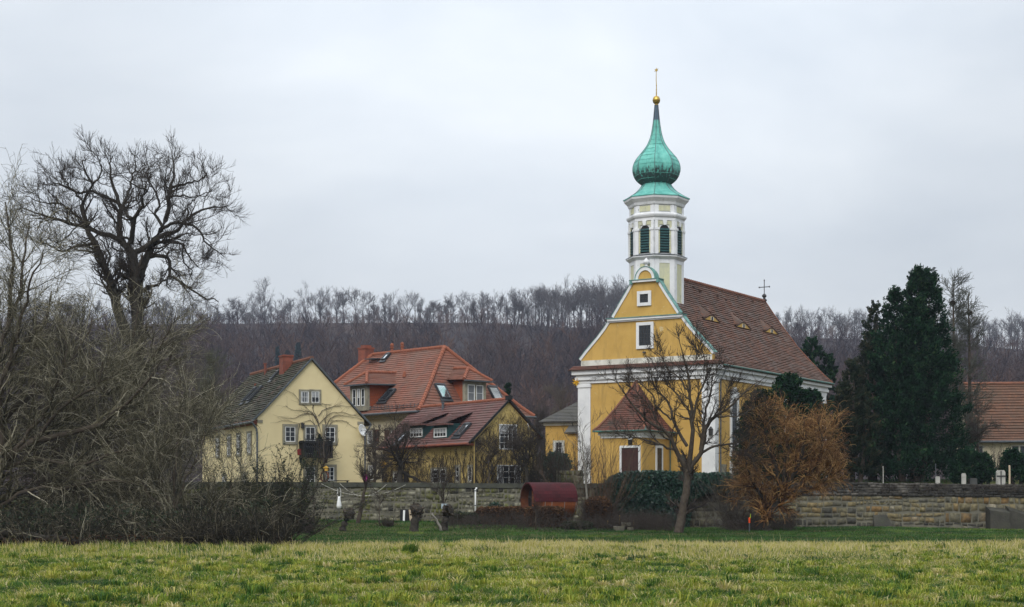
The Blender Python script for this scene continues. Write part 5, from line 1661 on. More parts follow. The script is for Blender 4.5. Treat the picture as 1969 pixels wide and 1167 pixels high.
# ================================================================== evergreen and leafy things
M['leaf_dark'] = tonemat('dark evergreen foliage', [(0, (0.003, 0.011, 0.006)), (.45, (0.006, 0.023, 0.012)), (.8, (0.016, 0.050, 0.022)), (1, (0.050, 0.090, 0.034))], rough=.8, trans=.12, spec=.05)
M['leaf_brownish'] = tonemat('bronzed evergreen foliage', [(0, (0.007, 0.018, 0.012)), (.5, (0.018, 0.032, 0.018)), (.85, (0.050, 0.046, 0.026)), (1, (0.075, 0.058, 0.032))], rough=.8, trans=.12, spec=.05)
M['spruce'] = tonemat('bluish spruce foliage', [(0, (0.012, 0.026, 0.032)), (.5, (0.022, 0.046, 0.054)), (1, (0.045, 0.080, 0.088))], rough=.8, spec=.05)
M['ivy'] = tonemat('ivy leaves', [(0, (0.005, 0.019, 0.014)), (.5, (0.012, 0.042, 0.026)), (.85, (0.025, 0.070, 0.038)), (1, (0.06, 0.12, 0.06))], rough=.45, trans=.1, spec=.4)
M['beech'] = tonemat('withered beech leaves', [(0, (0.018, 0.011, 0.008)), (.4, (0.050, 0.027, 0.014)), (.75, (0.110, 0.054, 0.023)), (1, (0.19, 0.105, 0.045))], rough=.75, trans=.2)
M['shrub_leaf'] = tonemat('small dull green leaves', [(0, (0.010, 0.016, 0.009)), (.5, (0.022, 0.034, 0.016)), (.9, (0.050, 0.062, 0.026)), (1, (0.13, 0.13, 0.035))], rough=.7, trans=.1)

def clump_cloud(C, A, n, sx, sl_, g, size, tone_c, jit=.6):
    """leaves in ellipsoids at C with axis A; returns verts, quads, tone"""
    N = len(C)
    B = nrmz(np.cross(A, g.normal(0, 1, A.shape))); D_ = np.cross(A, B)
    u = nrmz(g.normal(0, 1, (N, n, 3))) * (g.uniform(0, 1, (N, n, 1)) ** .45)
    P = C[:, None] + A[:, None] * u[..., :1] * sl_[:, None, None] + B[:, None] * u[..., 1:2] * sx[:, None, None] + D_[:, None] * u[..., 2:] * sx[:, None, None]
    ax = (A[:, None] * .9 + u * .5).reshape(-1, 3)
    v, q = leaf_quads(P.reshape(-1, 3), size, g, .42, ax, jit)
    t = np.repeat(np.clip(tone_c[:, None] + g.normal(0, .16, (N, n)) + .12 * u[..., 0], 0, 1).ravel(), 4)
    return v, q, t

def conifer(name, label, px, D, stems, g, nclump=1500, leaves=42, size=.10, m='leaf_dark', base_lift=.4, zbase=None, gapf=.35, lean_out=.55):
    """stems: [(px, top py, half width in px at the foot, shape power)] > trunk, crown"""
    b0 = at(px, 900, D); b0.z = zbase if zbase is not None else gz(b0.x, D)
    root = empty(name, b0, 0, label, 'tree')
    tv = []
    Cs, As, Sx, Sl, Tn = [], [], [], [], []
    tot = sum(s[2] * 1.0 for s in stems)
    for (sp, top, hw, pw) in stems:
        xb = (sp - CX) / F * D; zt_ = CAMZ + (YH - top) / F * D; H = zt_ - b0.z; Rm = hw / F * D
        tr = resample([(xb * .6 + b0.x * .4, D, b0.z - .2), (xb, D, b0.z + H * .4), (xb + .1, D, zt_ - .6)], 8)[None]
        tv.append(tubes(tr - np.array(b0), np.linspace(.045 * Rm + .12, .03, 8)[None], 7))
        n_ = int(nclump * hw / tot)
        t = g.uniform(0, 1, n_) ** .85
        a = g.uniform(0, 2 * math.pi, n_)
        prof_ = np.where(t < .12, .72 + t * 2.3, 1.0) * (1 - t) ** pw + .03
        # lumpy boughs: radius varies in angle and height
        lump = .52 + .85 * fbm(a * 2.1 + sp, t * 13 + 5, int(sp), 2)
        rr = Rm * prof_ * lump * (g.uniform(0, 1, n_) ** .28)
        z = b0.z + base_lift + (H - base_lift) * t
        C = np.stack([xb + rr * np.cos(a), D + rr * np.sin(a), z], 1)
        ok = vnoise(a * 3.0 + 9, t * 17, int(sp) + 2) > gapf * g.uniform(.2, 1, n_)
        C = C[ok]; a = a[ok]; t = t[ok]; rr = rr[ok]
        A = nrmz(np.stack([np.cos(a) * lean_out, np.sin(a) * lean_out, np.full(len(a), .62)], 1) + g.normal(0, .28, (len(a), 3)))
        Cs.append(C); As.append(A)
        s_ = g.uniform(.6, 1.25, len(a)) * (.45 + .55 * (1 - t))
        Sx.append(s_ * .28 * Rm / 3.5 + .10); Sl.append(s_ * .60 * Rm / 3.5 + .20)
        Tn.append(np.clip(.20 + .55 * fbm(a * 2.1 + sp + 3, t * 9, int(sp) + 5, 2) + g.uniform(-.14, .16, len(a)), 0, 1))
    v, q, tn = clump_cloud(np.concatenate(Cs), np.concatenate(As), leaves, np.concatenate(Sx), np.concatenate(Sl), g, size, np.concatenate(Tn))
    tvv, tq = merge(tv)
    np_mesh('trunk', tvv, tq, M['bark_brown'], root, smooth=True)
    np_mesh('crown', v - np.array(b0), q, M[m], root, tn)
    return root

g = rng(61)
conifer('conifer_tree', 'huge dark multi stemmed thuja behind the churchyard wall, tallest evergreen', 1758, 117, [(1764, 517, 84, .72), (1784, 519, 88, .66), (1722, 556, 84, .66), (1760, 600, 104, .5)], g, 3600, 44, .105, gapf=.72)
conifer('conifer_tree', 'bronze tipped thin evergreen on the left flank of the huge thuja', 1682, 119, [(1682, 584, 46, .45), (1668, 640, 40, .5)], g, 700, 40, .10, 'leaf_brownish', gapf=.75)
conifer('conifer_tree', 'low bronzed evergreen shrub tree between church end and huge thuja', 1640, 116, [(1640, 690, 44, .5), (1622, 735, 36, .5), (1662, 760, 40, .4)], g, 900, 40, .10, 'leaf_brownish', gapf=.6)
conifer('conifer_tree', 'dark pine rising behind the far end of the church roof', 1572, 156, [(1560, 650, 46, .4), (1592, 682, 34, .4)], g, 520, 40, .16, gapf=.6)
conifer('yew_tree', 'spreading dark yew against the church side wall', 1505, 113.5, [(1515, 724, 58, .35), (1466, 752, 50, .35), (1560, 752, 44, .4), (1440, 775, 30, .4)], g, 2100, 40, .10, gapf=.45)
conifer('evergreen_bush', 'dark rounded evergreen bush left of the pale gravestone with a cross', 1872, 111, [(1862, 868, 34, .3), (1890, 874, 24, .3)], g, 480, 40, .08, gapf=.3)
conifer('evergreen_bush', 'dark evergreen bush at the far right edge of the churchyard', 1958, 112.5, [(1945, 866, 26, .3), (1966, 872, 22, .3)], g, 380, 40, .08, gapf=.4)
conifer('evergreen_bush', 'low ivy green bush above the retaining wall left of the church', 1072, 112, [(1066, 870, 26, .3), (1084, 876, 20, .3)], g, 300, 40, .07, 'ivy', gapf=.3)
conifer('conifer_tree', 'small dark fir tip behind the right eave of the villa', 976, 150, [(976, 738, 22, .7)], g, 200, 34, .15)
conifer('conifer_tree', 'bluish spruce standing alone on the slope above the cream house roof', 573, 470, [(573, 660, 13, .7)], g, 320, 30, .4, 'spruce')
conifer('conifer_tree', 'small bluish spruce pair on the slope right above the cream house chimney', 548, 460, [(534, 668, 12, .7), (552, 675, 10, .7)], g, 320, 30, .4, 'spruce')

# --- ivy over the wall
g = rng(62)
def ivy_patch(pxa, pxb, topf, botf, n, D=105.5, size=.085):
    px = g.uniform(pxa, pxb, n); tpy = topf(px); bpy_ = botf(px)
    py = tpy + (bpy_ - tpy) * g.uniform(0, 1, n)
    lump = .15 + .5 * fbm(px * .035, py * .035, 8, 3)
    d = D - lump * g.uniform(.6, 1.0, n) + np.where(py < tpy + 8, g.uniform(0, 1.0, n), 0)
    C = np.stack([(px - CX) / F * d, d, CAMZ + (YH - py) / F * d], 1)
    v, q = leaf_quads(C, size, g, .75, np.array([0, -.5, -.6]), .8)
    t = np.clip(.15 + .6 * fbm(px * .03, py * .05, 12, 3) + g.normal(0, .17, n), 0, 1)
    return v, q, np.repeat(t, 4)
tf = lambda p: np.interp(p, [1150, 1170, 1200, 1260, 1300, 1340, 1400, 1425], [945, 918, 907, 904, 907, 909, 909, 925]) + 6 * (fbm(p * .08, p * 0, 4) - .5)
bf = lambda p: np.interp(p, [1150, 1165, 1180, 1225, 1300, 1325, 1332, 1360, 1400, 1425], [960, 985, 1000, 1010, 1020, 1018, 955, 948, 948, 938]) + 14 * (fbm(p * .06, p * 0, 14) - .5)
v1 = ivy_patch(1150, 1425, tf, bf, 30000)
iv = empty('ivy', V((9.0, 105.5, .4)), 0, 'thick dark ivy draped over the churchyard wall behind the bare tree', 'ivy')
np_mesh('foliage', v1[0] - np.array(iv.location), v1[1], M['ivy'], iv, v1[2])
P0 = np.stack([g.uniform(6, 13.5, 60), np.full(60, 105.5), np.full(60, .35)], 1); pp = [P0]
for k in range(7): pp.append(pp[-1] + np.stack([g.normal(0, .12, 60), g.normal(0, .03, 60) - .01, np.full(60, .32)], 1))
v, q = tubes(np.stack(pp, 1) - np.array(iv.location), np.linspace(.02, .008, 8)[None].repeat(60, 0), 4)
np_mesh('stem', v, q, M['bark_brown'], iv)

# --- clipped hedges and leafy bushes
def leafy_box(name, label, cat, pxa, pxb, pyt, pyb, D, depth, n, m, size, g, round_=.35, tw='twig_dark', ntw=500, mess=.12):
    a, b_ = at(pxa, pyb, D), at(pxb, pyt, D)
    z0 = gz((a.x + b_.x) / 2, D) - .05; H = b_.z - z0; W_ = b_.x - a.x
    root = empty(name, ((a.x + b_.x) / 2, D, z0), 0, label, cat)
    u = g.uniform(-1, 1, (n * 2, 3))
    p_ = 2.2 + (1 - round_) * 5
    r = (np.abs(u) ** p_).sum(1) ** (1 / p_)
    ok = r < 1
    u, r = u[ok][:n], r[ok][:n]
    u = u / r[:, None] * (r[:, None] ** .45)
    nz_ = 1 + mess * (fbm(u[:, 0] * 4 + pxa, u[:, 2] * 3 + 7, 3) - .4) * 2
    C = np.stack([u[:, 0] * W_ / 2 * nz_, u[:, 1] * depth / 2, (u[:, 2] * nz_ + 1) * H / 2], 1)
    C[:, 2] = np.maximum(C[:, 2], .05)
    v, q = leaf_quads(C, size, g, .6)
    t = np.clip(.18 + .55 * fbm(C[:, 0] * 1.8 + 30, C[:, 2] * 1.8, 5, 3) + g.normal(0, .2, len(C)) + .12 * u[:, 2], 0, 1)
    np_mesh('foliage', v, q, M[m], root, np.repeat(t, 4))
    P0 = np.stack([g.uniform(-.5, .5, ntw) * W_ * .92, g.uniform(-.5, .5, ntw) * depth * .8, np.full(ntw, .0)], 1); pp = [P0]
    d = nrmz(np.stack([g.normal(0, .2, ntw), g.normal(0, .2, ntw), np.ones(ntw)], 1))
    for k in range(5):
        d = nrmz(d + g.normal(0, .16, d.shape)); pp.append(pp[-1] + d * (H * g.uniform(.16, .22, ntw))[:, None])
    v, q = tubes(np.stack(pp, 1), np.linspace(.014, .005, 6)[None].repeat(ntw, 0), 3)
    np_mesh('stems', v, q, M[tw], root)
    return root
leafy_box('beech_hedge', 'clipped brown beech hedge left of the barrel sauna', 'hedge', 916, 1008, 974, 1034, 101, 1.3, 9000, 'beech', .055, g, .2)
leafy_box('beech_hedge', 'clipped brown beech hedge in front of the barrel sauna', 'hedge', 1010, 1086, 974, 1036, 97.5, 1.3, 8000, 'beech', .055, g, .3)
leafy_box('beech_bush', 'rounded brown beech bush right of the barrel sauna', 'bush', 1124, 1176, 955, 1024, 99, 1.7, 8500, 'beech', .05, g, .8)
leafy_box('bramble_bush', 'dark tangled bramble at the foot of the rounded beech bush', 'bush', 1080, 1140, 1002, 1038, 96, 1.4, 3500, 'shrub_leaf', .05, g, .8, ntw=400)
leafy_box('bramble_bush', 'yellowish green low bush left of the loose stone blocks', 'bush', 1142, 1182, 1018, 1040, 95, 1.0, 2600, 'shrub_leaf', .05, g, .8, ntw=150)
leafy_box('low_shrub', 'dull green low shrub between pollard stump and white pipe', 'bush', 866, 920, 985, 1036, 99, 1.3, 2600, 'shrub_leaf', .05, g, .7, 'twig_dark', 700, .3)
leafy_box('low_shrub', 'green leafy plant against the garden wall above the beech hedge', 'bush', 938, 962, 966, 985, 104.8, .5, 500, 'ivy', .07, g, .7, ntw=30)

# ================================================================== bare trees
g = rng(71)
def auto_tree(label, px, D, top, wpx, tr, g, nl=8, first=.3, ang=.75, up=.12, lean=0.0, name='bare_tree', cat='tree', bark='bark_brown', twig='twig_dark', ks=(7, 6, 5), z=None, wig=.14, tw=.008, stem=.8, grav=0.0, group=None, limb=.62):
    b0 = at(px, 900, D); b0.z = (gz(b0.x, D) if z is None else z) - .1
    H = CAMZ + (YH - top) / F * D - b0.z; Wd = wpx / F * D
    tr_ = resample([b0, b0 + V((lean * .35, g.normal(0, .1), H * .3)), b0 + V((lean * .8, g.normal(0, .2), H * .6)), b0 + V((lean, g.normal(0, .2), H * stem))], 10, g, .015 * H * .3)[None]
    rr = np.linspace(tr, tr * .22, 10)[None]
    L = max(Wd * .55, H * .3) * limb / .62
    P1, R1 = spawn(g, tr_, rr, nl, L, ang, 8, wig, up, .62, first, 1, tw * 1.5, .35, .3, grav)
    ls = L
    levels = []
    for k, kk in enumerate(ks):
        ls *= .52
        levels.append(dict(k=[0 if k == 0 else kk, kk] if k == 0 else kk, L=ls, ang=.65, n=5 if k == 0 else 4, wig=wig, up=up * .8, rr=.62, tmin=.15, rmin=tw * (1.25, 1.0, .8)[k], fall=.4, end=.4, grav=grav, sides=4 if k == 0 else 3))
    return tree_obj(name, label, cat, b0, [(tr_, rr), (P1, R1)], levels, M[bark], M[twig], g, group)

# --- the big old ash
Z6 = lambda pts_: [(x / 2.652, 200 + y / 2.652) for x, y in pts_]
ash = [
    ([(735, 2130), (735, 1500), (738, 1200), (735, 1050), (727, 950), (722, 850), (710, 760)], .52, .30),
    ([(735, 1080), (740, 960), (752, 860), (800, 770), (830, 680), (870, 600), (900, 500), (905, 400), (910, 330), (930, 230), (920, 130)], .34, .03),
    ([(700, 1220), (640, 1060), (610, 960), (575, 850), (520, 720), (480, 650), (470, 600), (455, 500), (440, 420), (470, 370), (500, 330), (470, 250), (440, 170)], .34, .03),
    ([(710, 760), (680, 710), (650, 660), (640, 560), (650, 480), (630, 400), (600, 300), (590, 220), (605, 140)], .23, .03),
    ([(660, 690), (560, 640), (470, 590), (380, 570), (290, 540), (200, 500), (120, 470)], .17, .03),
    ([(700, 700), (710, 600), (730, 520), (770, 460), (760, 400), (780, 350), (735, 335), (690, 300)], .17, .03),
    ([(720, 755), (800, 710), (860, 650), (950, 620), (1000, 540), (1060, 490), (1140, 470), (1220, 455)], .17, .03),
    ([(830, 690), (900, 690), (970, 700), (1000, 760), (1060, 830)], .10, .03),
    ([(800, 780), (900, 780), (910, 870), (980, 920), (1080, 980), (1150, 1010)], .13, .03),
    ([(745, 970), (800, 930), (840, 925), (862, 905)], .15, .05),
    ([(870, 600), (950, 570), (1050, 600), (1100, 690), (1200, 780)], .11, .025),
    ([(495, 700), (400, 715), (350, 750), (270, 710), (200, 690)], .10, .03),
    ([(640, 440), (560, 400), (500, 370), (420, 370), (340, 330), (280, 300)], .11, .03),
    ([(710, 540), (660, 480), (680, 400), (700, 300), (720, 220), (720, 140)], .10, .03),
    ([(870, 590), (835, 500), (850, 440), (800, 300), (790, 190)], .10, .03),
    ([(905, 350), (980, 320), (1050, 300), (1105, 265)], .09, .03),
    ([(905, 400), (960, 390), (1040, 400), (1110, 390)], .07, .02),
    ([(640, 660), (700, 680), (660, 740), (610, 730), (600, 690)], .08, .04),
    ([(470, 590), (400, 500), (330, 450), (250, 440), (140, 400)], .09, .02),
    ([(440, 420), (380, 340), (330, 250), (300, 240)], .07, .02),
    ([(500, 330), (540, 260), (540, 180), (520, 140)], .07, .02),
    ([(1000, 540), (1010, 450), (1060, 400), (1130, 360)], .06, .02),
    ([(570, 830), (590, 780), (560, 700), (520, 620)], .07, .02),
    ([(735, 950), (680, 935), (640, 950), (610, 900)], .08, .03),
    ([(980, 700), (980, 800), (1020, 850), (1030, 900)], .06, .02),
    ([(900, 690), (960, 650), (1040, 640), (1120, 640)], .06, .02),
]
D_ASH = 99.0
ash = [([(675 + (x - 710) * (.96 if y < 1000 else 1), 760 - (760 - y) * .80 if y < 760 else y) for x, y in a], b_, c_) for a, b_, c_ in ash]
P, Rr = px_limbs([(Z6(a), b_, c_) for a, b_, c_ in ash], D_ASH, g, 16, 3.8, .045)
P[0][0][2] = gz(P[0][0][0], D_ASH) - .2
b0 = P[0][0]
lv = [dict(k=-2.0, L=2.0, ang=.8, n=7, wig=.22, up=.08, rr=.5, tmin=.12, rmin=.019, fall=.35, sides=4),
      dict(k=8, L=1.05, ang=.75, n=5, wig=.2, up=.13, rr=.6, tmin=.1, rmin=.0125, fall=.3, sides=3),
      dict(k=5, L=.62, ang=.6, n=4, wig=.16, up=.24, rr=.75, tmin=.15, rmin=.0095, fall=.3, sides=3)]
tree_obj('old_ash_tree', 'big bare old ash with dark spreading crown against the sky left of the houses', 'tree', b0, [(P, Rr)], lv, M['bark_black'], M['twig_dark'], g, main_sides=9)

# --- the bare tree in front of the church
Z1 = lambda pts_: [(1090 + x / 2.593, 480 + y / 2.593) for x, y in pts_]
ctree = [
    ([(552, 1435), (572, 1330), (590, 1240), (600, 1150), (606, 1080)], .36, .27),
    ([(600, 1110), (545, 1000), (485, 900), (405, 860), (340, 790), (290, 720), (240, 650), (205, 640)], .19, .02),
    ([(606, 1090), (622, 960), (626, 850), (612, 720), (600, 600), (575, 500), (556, 440)], .20, .02),
    ([(612, 1085), (668, 1010), (690, 900), (740, 830), (830, 770), (900, 700), (970, 650)], .18, .02),
    ([(655, 1030), (720, 985), (800, 970), (850, 960), (930, 900)], .11, .02),
    ([(545, 1000), (470, 975), (400, 950), (320, 925), (250, 905)], .09, .02),
    ([(600, 980), (530, 860), (510, 770), (440, 690), (420, 600), (395, 530)], .12, .02),
    ([(625, 860), (655, 720), (700, 630), (690, 540), (640, 440)], .10, .02),
    ([(665, 1000), (685, 850), (720, 700), (735, 620), (765, 560)], .12, .02),
    ([(485, 900), (440, 830), (380, 740), (320, 690)], .07, .02),
    ([(690, 900), (760, 790), (800, 700), (830, 640)], .08, .02),
    ([(612, 720), (560, 640), (500, 590), (450, 500)], .07, .02),
    ([(520, 850), (450, 780), (420, 720), (330, 640), (280, 610)], .07, .02),
    ([(740, 830), (850, 830), (930, 790), (1000, 760)], .06, .02),
    ([(800, 970), (870, 1000), (930, 1040)], .05, .015),
    ([(600, 600), (640, 560), (660, 500), (640, 450)], .05, .015),
    ([(626, 850), (580, 760), (520, 690), (480, 640), (330, 590)], .07, .015),
]
D_CT = 93.0
P, Rr = px_limbs([(Z1(a), b_ * .80, c_ * .7) for a, b_, c_ in ctree], D_CT, g, 14, 2.6, .03)
P[0][0][2] = gz(P[0][0][0], D_CT) - .2
lv = [dict(k=12, L=1.4, ang=.75, n=6, wig=.18, up=.10, rr=.5, tmin=.2, rmin=.014, fall=.4, sides=4),
      dict(k=8, L=.75, ang=.65, n=4, wig=.18, up=.12, rr=.65, tmin=.1, rmin=.0115, fall=.3),
      dict(k=4, L=.36, ang=.6, n=3, wig=.15, up=.15, rr=.75, tmin=.1, rmin=.009, fall=.3)]
tree_obj('bare_tree', 'bare wide branching tree with pale leaning trunk standing before the church front', 'tree', P[0][0], [(P, Rr)], lv, M['bark_brown'], M['twig_dark'], g)

# --- orange willow
M['twig_orange'] = tonemat('orange willow rods', [(0, (0.032, 0.018, 0.011)), (.3, (0.110, 0.051, 0.019)), (.62, (0.260, 0.127, 0.042)), (1, (0.50, 0.32, 0.13))], spec=.2)
ow = [([(1478, 1030), (1470, 1008), (1482, 980), (1500, 958)], .34, .24),
      ([(1500, 958), (1520, 925), (1535, 890), (1550, 845), (1545, 800)], .17, .04), ([(1500, 958), (1495, 915), (1480, 870), (1470, 825), (1465, 790)], .15, .03),
      ([(1500, 958), (1540, 930), (1568, 895), (1582, 855), (1574, 812)], .14, .03), ([(1480, 975), (1455, 940), (1438, 905), (1432, 865)], .12, .03),
      ([(1505, 955), (1510, 900), (1512, 850), (1515, 800)], .14, .03), ([(1500, 955), (1550, 945), (1585, 925), (1602, 898)], .10, .03),
      ([(1490, 965), (1452, 955), (1428, 935)], .09, .03), ([(1545, 935), (1575, 915), (1598, 880)], .07, .03), ([(1535, 890), (1575, 860), (1590, 830)], .08, .03)]
P, Rr = px_limbs(ow, 96.0, g, 12, 2.6, .03)
P[0][0][2] = gz(P[0][0][0], 96.0) - .2
lv = [dict(k=17, L=1.6, ang=.8, n=7, wig=.13, up=.16, rr=.5, tmin=.2, rmin=.017, fall=.3, sides=4, grav=.20),
      dict(k=10, L=1.0, ang=.65, n=7, wig=.15, up=.06, rr=.55, tmin=.1, rmin=.0115, fall=.3, grav=.24),
      dict(k=5, L=.6, ang=.6, n=5, wig=.17, up=.0, rr=.7, tmin=.1, rmin=.0085, fall=.3, grav=.22)]
tree_obj('willow_tree', 'rounded orange brown willow leaning before the churchyard wall', 'tree', P[0][0], [(P, Rr)], lv, M['bark_black'], M['twig_orange'], g)

# --- the thicket of grey willows at the left
Z7 = lambda pts_: [(x / 1.923, 560 + y / 1.923) for x, y in pts_]
wl = [
    (72.0, 'huge grey willow sprawling in from the left edge, its boughs reaching over the meadow', [
        ([(-120, 930), (-60, 820), (0, 600)], .42, .30),
        ([(-30, 690), (100, 570), (170, 550), (330, 510), (430, 440), (520, 360), (600, 250)], .20, .03),
        ([(-20, 620), (20, 460), (120, 390), (200, 330), (300, 190), (340, 100)], .17, .03),
        ([(0, 600), (10, 320), (110, 190), (170, 90), (190, 0)], .17, .03),
        ([(-10, 600), (-20, 300), (30, 100), (40, -120), (20, -330)], .18, .03),
        ([(-20, 600), (-60, 200), (-40, -100), (-60, -300)], .15, .03),
        ([(-20, 650), (150, 620), (300, 640), (420, 600), (560, 580)], .12, .03),
        ([(-60, 820), (100, 740), (260, 720), (400, 700), (520, 720)], .11, .03),
        ([(110, 570), (230, 430), (350, 350), (380, 260)], .10, .03),
        ([(60, 580), (170, 440), (230, 300), (240, 170)], .10, .03),
        ([(10, 320), (80, 100), (130, -60), (160, -140)], .09, .03),
        ([(330, 510), (470, 480), (580, 450), (680, 420)], .08, .03),
        ([(120, 390), (250, 340), (380, 330), (470, 280)], .08, .03),
        ([(0, 200), (70, 20), (90, -160), (110, -260)], .10, .03)]),
    (76.0, 'grey arching willow in the middle of the left thicket, below the ash', [
        ([(470, 960), (460, 820), (440, 700)], .26, .20),
        ([(450, 740), (400, 560), (380, 420), (400, 250), (390, 120)], .14, .03), ([(450, 720), (500, 560), (560, 420), (620, 300), (640, 180)], .14, .03),
        ([(450, 750), (320, 640), (220, 560), (140, 520)], .11, .03), ([(455, 760), (580, 640), (660, 560), (730, 520)], .11, .03),
        ([(440, 700), (450, 500), (470, 330), (500, 140), (510, 60)], .13, .03), ([(450, 720), (340, 500), (280, 340), (260, 200)], .11, .03),
        ([(560, 420), (650, 400), (730, 410), (760, 470)], .07, .02), ([(470, 330), (560, 250), (620, 140), (650, 90)], .08, .02)]),
    (69.0, 'low grey willow bush leaning right toward the cream house wall', [
        ([(700, 975), (680, 900), (650, 830)], .16, .12),
        ([(690, 930), (740, 840), (830, 760), (870, 700)], .09, .02), ([(650, 830), (680, 700), (740, 600), (760, 520)], .09, .02),
        ([(660, 850), (560, 760), (520, 680), (540, 600)], .08, .02), ([(690, 930), (600, 870), (500, 850), (400, 830)], .08, .02),
        ([(650, 830), (640, 700), (660, 560), (700, 460)], .09, .02), ([(690, 940), (780, 890), (860, 850), (930, 830)], .07, .02), ([(650, 830), (590, 700), (600, 580)], .07, .02)]),
    (84.0, 'shaded grey willow standing farther back behind the left thicket', [
        ([(200, 940), (210, 800), (220, 650)], .26, .2),
        ([(215, 720), (140, 560), (90, 400), (70, 240)], .13, .03), ([(215, 700), (260, 500), (290, 320), (300, 160)], .13, .03), ([(215, 720), (330, 600), (420, 460), (470, 340)], .12, .03),
        ([(220, 680), (200, 480), (190, 300), (180, 120)], .12, .03), ([(215, 740), (100, 660), (20, 590), (-60, 560)], .1, .03), ([(215, 740), (350, 680), (480, 640), (600, 600)], .1, .03)]),
]
M['twig_willow'] = tonemat('grey willow rods', [(0, (0.026, 0.025, 0.016)), (.4, (0.072, 0.066, 0.040)), (.72, (0.170, 0.154, 0.102)), (1, (0.40, 0.37, 0.28))], spec=.15, stains=[((0.085, 0.080, 0.030), .3, .60, .75, None)])
for k, (D, lab, limbs) in enumerate(wl):
    P, Rr = px_limbs([(Z7(a), b_, c_) for a, b_, c_ in limbs], D, g, 13, 3.2, .05)
    P[0][0][2] = gz(P[0][0][0], D) - .3
    lv = [dict(k=(17, 17, 13, 24)[k], L=2.6, ang=.75, n=9, wig=.12, up=.08, rr=.45, tmin=.12, rmin=.015, fall=.3, sides=4, grav=.14),
          dict(k=(9, 9, 8, 13)[k], L=1.6, ang=.65, n=8, wig=.17, up=.08, rr=.5, tmin=.1, rmin=.0105, fall=.3, grav=.2),
          dict(k=(4, 4, 4, 5)[k], L=.85, ang=.65, n=5, wig=.2, up=.06, rr=.65, tmin=.1, rmin=.0075, fall=.3, grav=.15)]
    tree_obj('willow_tree', lab, 'tree', P[0][0], [(P, Rr)], lv, M['bark_brown'], M['twig_willow' if k < 3 else 'twig_dark'], g)
# fallen bough
pts_ = [at(-20, 1026, 65.5), at(60, 1030, 65.3), at(120, 1036, 65.2), at(170, 1045, 65.0)]
mb = MB(); q = resample([p - pts_[1] for p in pts_], 12, g, .03); mb.tube([V(x) for x in q], list(np.linspace(.17, .07, 12)), 9)
fb = mb.build('fallen_bough', M['bark_black'], None, True); fb.location = pts_[1]
tag(fb, 'dark fallen bough lying at the left meadow edge', 'log')
# ================================================================== undergrowth and smaller trees
g = rng(81)
M['twig_brown'] = mat('reddish brown twigs', (0.060, 0.038, 0.024), (0.10, 0.064, 0.04), 1)
M['stem_dark'] = tonemat('dark undergrowth stems', [(0, (0.014, 0.014, 0.010)), (.5, (0.034, 0.030, 0.022)), (.85, (0.075, 0.064, 0.046)), (1, (0.16, 0.14, 0.10))], spec=.1)
def thicket(name, label, regions, m, g, n, Lr=(.8, 2.2), rad=.008, kind='stuff', cat='undergrowth'):
    """wild arching stems rooted over regions [(px0,px1,D0,D1)]"""
    N = n
    reg = [regions[i] for i in g.integers(0, len(regions), N)]
    px = np.array([g.uniform(r[0], r[1]) for r in reg]); D = np.array([g.uniform(r[2], r[3]) for r in reg])
    hm = np.array([r[4] for r in reg])
    x = (px - CX) / F * D
    P0 = np.stack([x, D, height(x, D)], 1)
    d = nrmz(np.stack([g.normal(0, .5, N), g.normal(0, .5, N), g.uniform(.5, 1.4, N)], 1))
    L = g.uniform(Lr[0], Lr[1], N) * hm
    pp = [P0]
    for k in range(7):
        d = nrmz(d + g.normal(0, .2, d.shape) + np.array([0, 0, .06 - .045 * k])); p = pp[-1] + d * (L / 7)[:, None]
        p[:, 2] = np.maximum(p[:, 2], height(p[:, 0], p[:, 1]) + .02); pp.append(p)
    P = np.stack(pp, 1); Rr = np.linspace(rad * 1.5, rad * .7, 8)[None].repeat(N, 0)
    P2, R2 = spawn(g, P, Rr, 4, .6, .8, 4, .2, .05, .7, .3, 1, rad * .75, .3)
    v, q = merge([tubes(P, Rr, 3), tubes(P2, R2, 3)])
    o = np_mesh(name, v, q, m, tone=np.concatenate([np.repeat(g.uniform(0, 1, len(P)) ** 1.5, 24), np.repeat(g.uniform(0, 1, len(P2)) ** 1.5, 12)]))
    return tag(o, label, cat, kind=kind)
thicket('undergrowth', 'tangled dark undergrowth of bare stems along the left meadow edge', [(-60, 520, 64.5, 72, 1.0), (-60, 470, 70, 84, 1.9), (330, 545, 63.5, 68, .8)], M['stem_dark'], g, 2600, rad=.013)
thicket('undergrowth', 'paler dry stems sticking up along the left meadow edge', [(-40, 540, 64, 69, .9), (150, 520, 66, 80, 1.4)], M['twig_willow'], g, 600, rad=.010)
thicket('undergrowth', 'dry tangle of stems at the foot of the ivied wall', [(1180, 1300, 95, 103, .7), (1140, 1260, 96, 101, .5), (1395, 1530, 95, 103, .65)], M['twig_dark'], g, 1300, rad=.009)
thicket('undergrowth', 'dark bare stems between the hedges and the meadow', [(840, 1130, 92, 99, .55), (560, 600, 88, 96, .5)], M['twig_dark'], g, 700, rad=.008)
